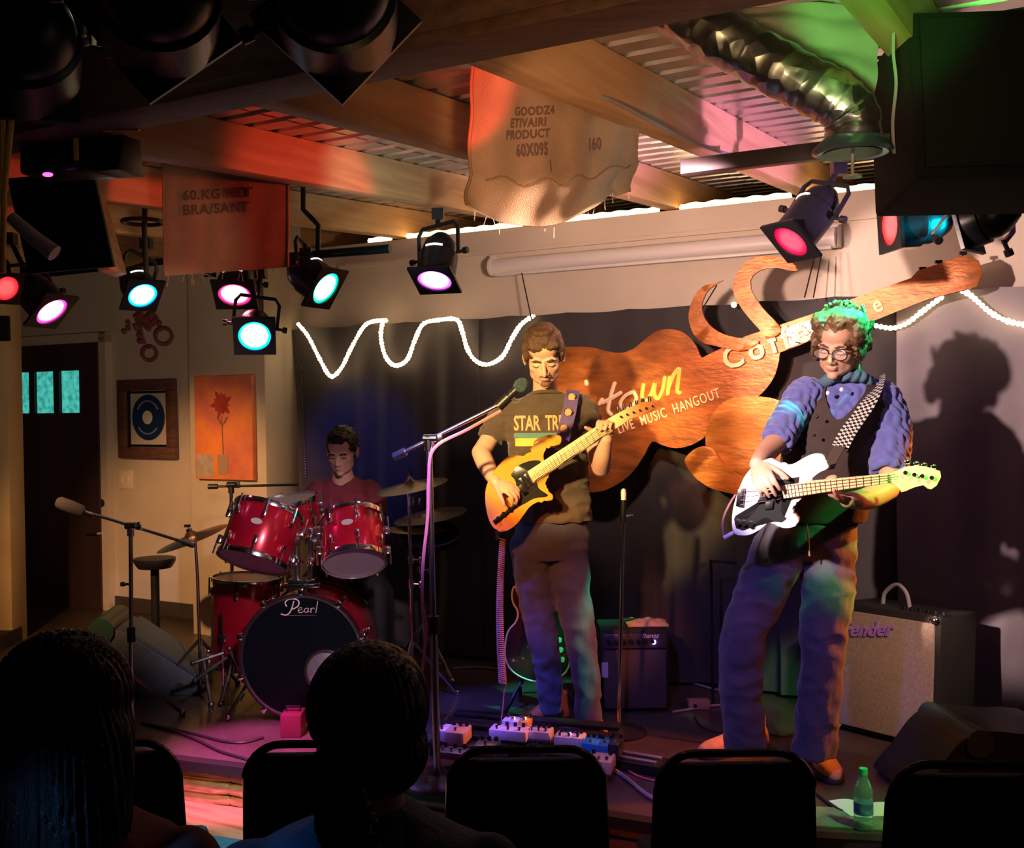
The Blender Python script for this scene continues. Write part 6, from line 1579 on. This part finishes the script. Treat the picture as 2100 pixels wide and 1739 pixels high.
for x,y in ((1112,1300),(1112,1325)):
    b=MB(); b.box(QF@Matrix.Translation((*q2(x,y),.008)),(.07,.034,.012),bev=.003); obj('pickup',b,mat('gold_cover',(.6,.42,.15),.3,1),sg)
for x,y in ((1147,1312),(1150,1332),(1153,1352),(1143,1365)):
    b=MB(); p=QF@Vector((*q2(x,y),.0)); b.cyl(p,p+Vector((0,-.02,0)),.012,.010,n=12); obj('knob',b,mat('amber_knob',(.5,.35,.2),.3),sg)
for x0 in (1066,1156):
    b=MB(); b.tube(smooth_path([QF@Vector((*q2(x0,1300),.002)),QF@Vector((*q2(x0+4,1320),.002)),QF@Vector((*q2(x0-3,1345),.002))],4),.004,6); obj('sound_hole',b,BLACK,sg)
t=thing('guitar_stand','black tubular guitar stand under the hollow guitar','stand',tuple(PZ(1095,1400,STG)))
b=MB(); c0=Vector((P(1110,1400,5.0).x,5.02,STG)); b.cyl(c0+Vector((0,.05,.03)),c0+Vector((0,.05,.55)),.011,n=10); obj('post',b,BLACK,t)
for sx in (-1,1):
    b=MB(); b.tube([c0+Vector((0,.05,.28)),c0+Vector((sx*.17,-.12,.011))],.010,8); b.tube([c0+Vector((sx*.10,-.04,.12)),c0+Vector((sx*.10,-.16,.10)),c0+Vector((sx*.10,-.16,.14))],.008,8); obj('leg',b,BLACK,t)
b=MB(); b.tube([c0+Vector((0,.05,.28)),c0+Vector((0,.25,.011))],.010,8); obj('leg',b,BLACK,t)
# cables and low clutter behind the players
cabM=mat('black_cable',(.015,.012,.015),.5); cabG=mat('grey_lead',(.30,.25,.25),.5)
def floorcable(pts,label,m=cabM,r=.0045,z=STG):
    b=MB(); b.tube(smooth_path([PZ(x,y,z+r+.001) for x,y in pts],7),r,6); return tag(obj('floor_cable',b,m),label,'cable','cables lying on the stage')
floorcable([(290,1482),(340,1492),(400,1505),(460,1520),(500,1522),(540,1512)],'upper black cable snaking over the violet lit stage left of the row of chairs',r=.006)
floorcable([(300,1484),(360,1500),(410,1520),(450,1540),(500,1555),(520,1562)],'lower black cable running to the stage edge by the first chair',r=.006)
floorcable([(1262,1580),(1290,1600),(1330,1632),(1358,1642),(1400,1640)],'pale lead curving away from the beige pedal',cabG,.008)
floorcable([(1270,1568),(1310,1592),(1360,1602),(1420,1596)],'rose lead above the pale one, right of the pedals',mat('rose_cable',(.55,.16,.18),.5),.004)
floorcable([(1380,1460),(1430,1452),(1480,1446),(1560,1455)],'pale lead lying behind the bass player feet beside the middle amplifier',cabG,.006)
floorcable([(1385,1385),(1420,1400),(1460,1412),(1500,1420)],'grey lead on the floor beside the shadowed amplifier side',cabG,.006)
floorcable([(1425,1470),(1440,1490),(1475,1500),(1520,1490),(1600,1510),(1640,1500)],'black cable between the feet of the bass player')
floorcable([(930,1370),(980,1368),(1030,1372),(1060,1366)],'grey lead on the floor left of the hollow guitar',cabG,.005)
floorcable([(1560,1560),(1640,1600),(1720,1660),(1800,1665),(1900,1655)],'black cable in front of the tan suede shoe and the bottle')
t=thing('direct_box','small beige box on the stage beside the middle amplifier','box',tuple(PZ(1430,1440,STG)))
q=PZ(1432,1443,STG+.02); b=MB(); b.box(q,(.10,.06,.04),bev=.004); obj('case',b,mat('beige_metal',(.30,.18,.12),.5),t)
b=MB(); b.cyl(q+Vector((-.02,-.03,0)),q+Vector((-.02,-.042,0)),.008,n=10); obj('socket',b,BLACK,t)
# tall silver leaning rod & dark stand behind the bass player
b=MB(); b.cyl(P(1556,1270,4.5),P(1604,1200,4.6),.008,n=8); b.cyl(P(1556,1270,4.5),Vector((P(1548,1480,4.35).x,4.35,STG+.01)),.008,n=8)
tag(obj('stand_leg',b,mat('red_lacquer_tube',(.6,.1,.04),.35,.5)),'thin reddish stand tube seen between the legs of the bass player','stand')
b=MB(); b.cyl(P(1455,1150,5.0),P(1510,1155,5.0),.006,n=8); b.cyl(P(1458,1150,5.0),Vector((P(1462,1400,5.0).x,5.0,STG)),.007,n=8)
tag(obj('thin_stand',b,BLACK),'thin dark stand against the drape left of the bass player','stand')
# pedals ------------------------------------------------------------------
def lz(x,y,z=STG): return PZ(x,y,z)
board=thing('pedal_board','black pedal board at the stage edge in front of the guitarist','pedal board',tuple(lz(1080,1545)))
a=lz(905,1540); c=lz(1262,1575)
d=(c-a); yaw=math.atan2(d.y,d.x); MBd=Matrix.Translation((a+c)/2+Vector((0,.12,0)))@Matrix.Rotation(yaw,4,'Z')
L=d.length
for k in range(4):
    b=MB(); b.box(MBd@Matrix.Translation((0,-.15+.10*k,.045+.012*k)),(L,.065,.018),bev=.004); obj('rail',b,BLACK,board)
for sx in (-1,0,1):
    b=MB(); b.box(MBd@Matrix.Translation((sx*L*.46,0,.024)),(.03,.37,.045),bev=.004); obj('side_frame',b,BLACK,board)
def pedal(label,px,py,col,w=.075,dp=.11,h=.05,knobs=3,led=None,yawp=0,z0=.06,metal=.2):
    q=PZ(px,py,STG+z0); M=Matrix.Translation(Vector((q.x,q.y,STG+z0)))@Matrix.Rotation(yaw+yawp,4,'Z')@Matrix.Rotation(.08,4,'X')
    t=thing('effects_pedal',label,'pedal',(q.x,q.y,STG+z0),0,'effects pedals at the feet of the guitarist')
    m=mat('pedal_'+'_'.join('%02d'%int(v*99) for v in col),col,.35,metal,coat=.3)
    b=MB(); b.box(M@Matrix.Translation((0,0,h/2)),(w,dp,h),bev=.006); o=obj('case',b,m,t)
    for i in range(knobs):
        b=MB(); p=M@Vector((-w*.33+w*.66*i/max(1,knobs-1),dp*.30,h)); b.cyl(p,p+Vector((0,0,.014)),.008,.007,n=10); obj('knob',b,BLACK,o)
    for i in range(1 if w<.1 else 3):
        b=MB(); p=M@Vector(((0 if w<.1 else (-w*.3+w*.3*i)),-dp*.28,h)); b.cyl(p,p+Vector((0,0,.012)),.007,n=10); obj('foot_switch',b,CHROME,o)
    if led:
        b=MB(); b.ell(M@Vector((0,0,h+.003)),.005,n=8,m=6); obj('indicator',b,mat('led_%d'%int(led[0]*9+led[2]*90),led,.4,emit=led,estr=8),o)
    return t
pedal('pinkish cream square pedal at the ponytail end of the pedal board',940,1520,(.72,.48,.46),.085,.10,.055)
pedal('small white pedal nearest the ponytail',912,1515,(.75,.7,.75),.04,.08,.05,knobs=1)
pedal('long white pedal with three dark switches under the coiled cable',1046,1514,(.75,.72,.74),.16,.07,.045,knobs=4)
pedal('low white pedal in a second row behind the long white one',1055,1500,(.7,.68,.75),.09,.06,.055,knobs=2,led=(1,.5,.1))
pedal('orange yellow pedal between the white ones',1078,1503,(.85,.42,.06),.045,.07,.06,knobs=2,led=(1,.8,.3))
pedal('white pedal with dark knobs below the brown shoe',1108,1514,(.70,.66,.70),.10,.07,.04,knobs=4)
pedal('white pedal with a row of black knobs by the right shoe',1170,1528,(.72,.70,.75),.12,.07,.045,knobs=5,led=(.2,.2,1))
pedal('bright blue pedal at the end of the row',1216,1542,(.02,.30,.70),.07,.09,.05)
pedal('second blue pedal touching the bright blue one',1243,1546,(.03,.22,.55),.05,.09,.05,knobs=2)
pedal('black pedal right of the blue ones',1264,1548,(.02,.02,.03),.045,.10,.06,knobs=2)
pedal('beige pedal with a yellow corner at the front right of the board',1232,1578,(.70,.48,.36),.10,.09,.05,knobs=2,z0=.04)
pedal('dark pedal with a violet lamp seen through the chair back',1098,1556,(.05,.05,.08),.08,.09,.045,led=(.15,.15,1))
pedal('silver pedal seen through the left of the same chair back',1000,1545,(.4,.38,.45),.09,.08,.045,metal=.8)
pedal('low grey pedal at the ponytail end, front row',930,1552,(.35,.33,.5),.12,.07,.03,metal=.6)
t=thing('rocker_pedal','flat black rocker pedal with silver treads right of the pedals','pedal',tuple(lz(1300,1575)))
q=lz(1305,1575); MM=Matrix.Translation(q)@Matrix.Rotation(yaw-.2,4,'Z')
b=MB(); b.box(MM@Matrix.Translation((0,0,.02)),(.24,.12,.04),bev=.006); obj('case',b,BLACK,t)
for k in (-1,1):
    b=MB(); b.box(MM@Matrix.Translation((0,k*.03,.045)),(.19,.022,.010),bev=.003); obj('tread',b,mat('silver_tread',(.55,.55,.65),.3,.9),t)
b=MB(); b.cyl(P(1126,1518,4.45),P(1145,1488,4.52),.0075,.005,n=10)
tag(obj('drumstick',b,mat('stick_hickory',(.6,.42,.25),.5)),'loose wooden stick poking up from the pedal board','drumstick')
# power strip at the left stage edge behind the first chair
t=thing('floor_case','small wine red case on the stage beside the ponytail','box',tuple(lz(600,1500)))
q=lz(602,1505); b=MB(); b.box(q+Vector((0,0,.05)),(.09,.12,.10),bev=.006); obj('case',b,mat('wine_case',(.10,.012,.03),.4),t)
b=MB(); b.tube([q+Vector((-.03,0,.10)),q+Vector((-.03,0,.12)),q+Vector((.03,0,.12)),q+Vector((.03,0,.10))],.005,6); obj('handle',b,BLACK,t)
# bottle and paper ---------------------------------------------------------
q=PZ(1771,1700,STG); bz=q
t=thing('water_bottle','clear water bottle with green light, blue label and green cap at the stage edge','bottle',tuple(q))
glass=mat('bottle_plastic',(.55,.95,.75),.08,trans=.85,ior=1.2,spec=.6)
Hb=(1700-1575)/2200*q.y; s=Hb/.205
b=MB(); b.lathe([(0,.002),(.026*s,.002),(.031*s,.010*s),(.0315*s,.03*s),(.029*s,.036*s),(.0315*s,.042*s),(.0315*s,.105*s),(.030*s,.112*s),(.0315*s,.118*s),(.030*s,.135*s),(.024*s,.155*s),(.014*s,.178*s),(.012*s,.19*s),(0,.19*s)],Matrix.Translation(q),32); obj('bottle_wall',b,glass,t)
b=MB(); b.lathe([(.0325*s,.055*s),(.0325*s,.095*s)],Matrix.Translation(q),32); obj('paper_label',b,mat('blue_label',(.03,.10,.35),.5,noise=.4,nscale=40,col2=(.2,.4,.6)),t)
b=MB(); b.lathe([(0,.186*s),(.0145*s,.186*s),(.0145*s,.207*s),(0,.208*s)],Matrix.Translation(q),24); obj('cap',b,mat('green_cap',(.05,.65,.25),.4),t)
b=MB(); 
c0=PZ(1700,1645,STG+.004);c1=PZ(1820,1655,STG+.004);c2=PZ(1815,1676,STG+.004);c3=PZ(1745,1676,STG+.004)
def pf(s_,t_):
    p=c0.lerp(c1,s_).lerp(c3.lerp(c2,s_),t_); return p+Vector((0,0,.012*abs(math.sin(s_*5))*(1-t_)+.003))
b.grid(pf,12,6,thick=.002); tag(obj('paper_sheet',b,mat('white_paper',(.78,.75,.72),.8)),'crumpled white paper lying behind the water bottle','paper')
# green mat at the edge by the bottle
pts=[PZ(x,y,STG+.001) for x,y in ((1640,1655),(1740,1660),(1840,1668),(1900,1672),(1900,1706),(1800,1704),(1640,1694))]
b=MB(); b.prism([(p.x,p.y) for p in pts],Matrix.Translation((0,0,STG+.0005)),.006); tag(obj('floor_mat',b,mat('felt_mat',(.18,.22,.16),.95,noise=.4,nscale=30,bump=.4)),'flat felt mat at the stage edge under the water bottle','mat')
# banquet chairs ------------------------------------------------------------
frameM=mat('chair_frame_black',(.012,.012,.013),.25,.4,coat=.3); padM=mat('black_fabric',(.010,.009,.009),.85,bump=.3,bscale=300)
def chair(label,cx,ty,Y,w=.37,yaw=0,tilt=.10):
    p=P(cx,ty,Y); T=Matrix.Translation((p.x,Y,0))@Matrix.Rotation(yaw,4,'Z'); H=p.z
    t=thing('banquet_chair',label,'chair',(p.x,Y,0),yaw,'black banquet chairs in front of the stage')
    def W(x,y,z): return T@Vector((x,y,z))
    zs=.44; w2=w/2; r=.011
    lean=lambda z:-(z-zs)*tilt
    # back frame: rises from the rear legs, rounded top
    pts=[W(-w2-.03,.0,.02),W(-w2-.025,.02,zs)]
    for k in range(5): z=zs+(H-.10-zs)*(k+1)/5; pts.append(W(-w2-.022+.012*(k+1)/5,lean(z),z))
    for k in range(1,9):
        a=PI-PI/2*k/8; pts.append(W(-w2+.085+.095*math.cos(a)-.002,lean(H),H-.10+.10*math.sin(a)-r))
    right=[W(-(T.inverted()@q).x,(T.inverted()@q).y,(T.inverted()@q).z) for q in pts[::-1]]
    b=MB(); b.tube(pts+right,r,8); obj('back_frame',b,frameM,t)
    # padded back with a slot under the top rail
    zt=H-.034; zb=zs+.08; out=[]
    wt=w2+.004
    prof=[(-wt,zb),(wt,zb),(wt,zt-.05),(wt-.012,zt-.012),(wt-.05,zt),(-wt+.05,zt),(-wt+.012,zt-.012),(-wt,zt-.05)]
    MM=T@Matrix.Translation((0,0,0))@Matrix.Rotation(PI/2,4,'X')
    b=MB(); b.prism([(x,z) for x,z in prof],MM@Matrix.Translation((0,0,-.015)),.035,bev=.010)
    for v in b.bm.verts:
        l=T.inverted()@v.co; l.y+=lean(l.z); v.co=T@l
    obj('backrest',b,padM,t)
    b=MB(); b.box(T@Matrix.Translation((0,.21,zs)),(w+.03,.42,.07),bev=.022); obj('seat',b,padM,t)
    b=MB(); b.tube([W(-w2,.02,zs-.04),W(-w2,.40,zs-.04),W(w2,.40,zs-.04),W(w2,.02,zs-.04)],.010,8); obj('seat_frame',b,frameM,t)
    for sx in (-1,1):
        b=MB(); b.tube([W(sx*w2,.40,zs-.04),W(sx*(w2+.015),.43,.012)],.011,8); obj('leg',b,frameM,t)
        b=MB(); b.tube([W(sx*(w2+.02),.02,zs),W(sx*(w2+.03),-.05,.012)],.011,8); obj('leg',b,frameM,t)
    return t
chair('black banquet chair half hidden by the ponytail',665,1506,2.78)
chair('empty black banquet chair in front of the pedals, middle of the row',1078,1517,2.75)
chair('empty black banquet chair before the bass player feet',1500,1524,2.70,w=.365)
chair('empty black banquet chair at the right end beyond the water bottle',1972,1547,2.62,w=.35,yaw=-.05)
chair('black banquet chair at the left end of the row, mostly behind the long dark hair',212,1508,2.80,w=.37,yaw=.12)
# audience --------------------------------------------------------------------
def hair_strands(me,amp=.006,f=170):
    def fn(co,no):
        a=np.arctan2(co[:,1]-co[:,1].mean(),co[:,0]-co[:,0].mean()); return amp*np.sin(a*46+3*np.sin(co[:,2]*9))*.5+amp*.5*np.sin(a*83+1.7+2*np.sin(co[:,2]*14))
    return displace(me,fn)
dkhair=mat('dark_brown_hair',(.035,.018,.012),.42,noise=.4,nscale=30,bump=.5,bscale=60,stretch=(8,8,1))
def spectator(label,hc,Y,kind):
    H=P(*hc,Y); t=thing('person',label,'person',(H.x,Y+.1,0))
    def w(x,y,z): return Vector((H.x+x,Y+y,H.z+z))
    # seen from behind: faces +Y
    HM=Matrix.Translation(H)@Matrix.Rotation(-.15 if kind=='long' else .1,4,'Z')
    b=MB(); head(b,HM,1.0)
    limb(b,[w(0,-.02,-.08),w(0,-.03,-.16)],[.05,.062])
    loft(b,[(w(0,-.03,z),X_*hx,Vector((0,hy,0))) for z,hx,hy in ((-.14,.06,.05),(-.18,.15,.08),(-.25,.185,.10),(-.40,.17,.11),(-.60,.15,.11),(-.80,.17,.13))])
    for sx in (-1,1):
        limb(b,[w(sx*.17,-.03,-.24),w(sx*.20,.03,-.42),w(sx*.18,.12,-.52)],[.05,.043,.036]); limb(b,[w(sx*.18,.12,-.52),w(sx*.08,.34,-.60)],[.036,.026])
        hand(b,w(sx*.08,.34,-.60),Vector((-sx*.4,.9,-.05)),Vector((0,0,-1)),sx,s=.85)
        zs=.50; hip=Vector((H.x+sx*.09,Y+.02,zs+.03)); kn=Vector((H.x+sx*.11,Y+.46,zs+.02)); an=Vector((H.x+sx*.11,Y+.50,.09)); limb(b,[hip,kn],[.085,.055]); limb(b,[kn,an],[.055,.036])
    obj('body',remesh(b,.007,3,name='body'),skin2,t)
    b=MB(); loft(b,[(w(0,-.03,z),X_*hx,Vector((0,hy,0))) for z,hx,hy in ((-.125,.066,.062),(-.155,.10,.08),(-.185,.17,.10),(-.26,.20,.115),(-.40,.185,.125),(-.60,.165,.125),(-.80,.185,.14))])
    for sx in (-1,1): limb(b,[w(sx*.18,-.03,-.24),w(sx*.20,.03,-.42),w(sx*.18,.13,-.52)],[.058,.056,.05],caps=False); b.ell(w(sx*.18,-.03,-.24),.062)
    me=remesh(b,.008,3); noise_disp(me,.010,10); obj('top',me,mat('dark_red_top',(.13,.03,.025),.9) if kind=='long' else mat('slate_top',(.05,.08,.13),.9,noise=.4,nscale=10,bump=.5),t)
    b=MB()
    for sx in (-1,1):
        zs=.50; hip=Vector((H.x+sx*.09,Y+.02,zs+.05)); kn=Vector((H.x+sx*.11,Y+.46,zs+.03)); an=Vector((H.x+sx*.11,Y+.50,.10)); limb(b,[hip,kn],[.10,.068]); limb(b,[kn,an],[.068,.05],caps=False)
    b.ell((H.x,Y,.58),(.18,.15,.12)); obj('trousers',remesh(b,.01,2),mat('dark_trousers',(.02,.022,.03),.9),t)
    b=MB()
    for sx in (-1,1): b.ell((H.x+sx*.11,Y+.56,.045),(.045,.12,.042))
    o=obj('shoes',b,BLACK,t); o['kind']='stuff'
    b=MB()
    if kind=='long':
        b.ell(w(0,-.022,.030),(.100,.112,.098),n=32,m=20)
        loft(b,[(w(x_,yy,z),X_*hx,Vector((0,hy,0))) for z,hx,hy,yy,x_ in ((.04,.090,.10,-.03,0),(-.03,.108,.098,-.04,0),(-.10,.114,.085,-.055,0),(-.20,.116,.062,-.085,0),(-.32,.112,.045,-.12,.0),(-.44,.10,.034,-.145,.0),(-.52,.085,.02,-.15,0))])
        me=remesh(b,.004,5); hair_strands(me,.004); obj('hair',me,dkhair,t)
    else:
        b.ell(w(0,-.012,.022),(.094,.110,.098),n=32,m=20); b.ell(w(.01,-.015,-.045),(.082,.092,.075),n=24,m=16)
        me=remesh(b,.004,5); hair_strands(me,.002); obj('hair',me,dkhair,t)
        b=MB(); limb(b,[w(-.02,-.115,.01),w(-.025,-.155,.0),w(-.02,-.165,-.07),w(.0,-.15,-.17),w(.02,-.135,-.28),(w(.03,-.13,-.36))],[.020,.026,.036,.042,.036,.010],k=8)
        me=remesh(b,.004,2); hair_strands(me,.006); obj('ponytail',me,dkhair,t)
        b=MB(); b.torus(Matrix.Translation(w(-.022,-.128,.006))@Matrix.Rotation(PI/2,4,'X'),.022,.007,20,8); obj('hair_tie',b,BLACK,t)
        b=MB(); b.grid(lambda s,u: w(-.16+.22*s,-.12-.03*math.sin(s*PI)-.01*math.sin(s*22+u*6),-.10-.10*(1-s)-.36*u),24,14,thick=.006); obj('scarf',b,mat('blue_lit_scarf',(.12,.20,.30),.9,noise=.5,nscale=24,bump=.6,bscale=60),t)  # blue glow on the scarf is put into its colour
    return t
spectator('long straight haired spectator seen from behind in the lower left corner',(140,1456),1.66,'long')
spectator('ponytailed spectator seen from behind in front of the bass drum',(758,1470),1.66,'pony')
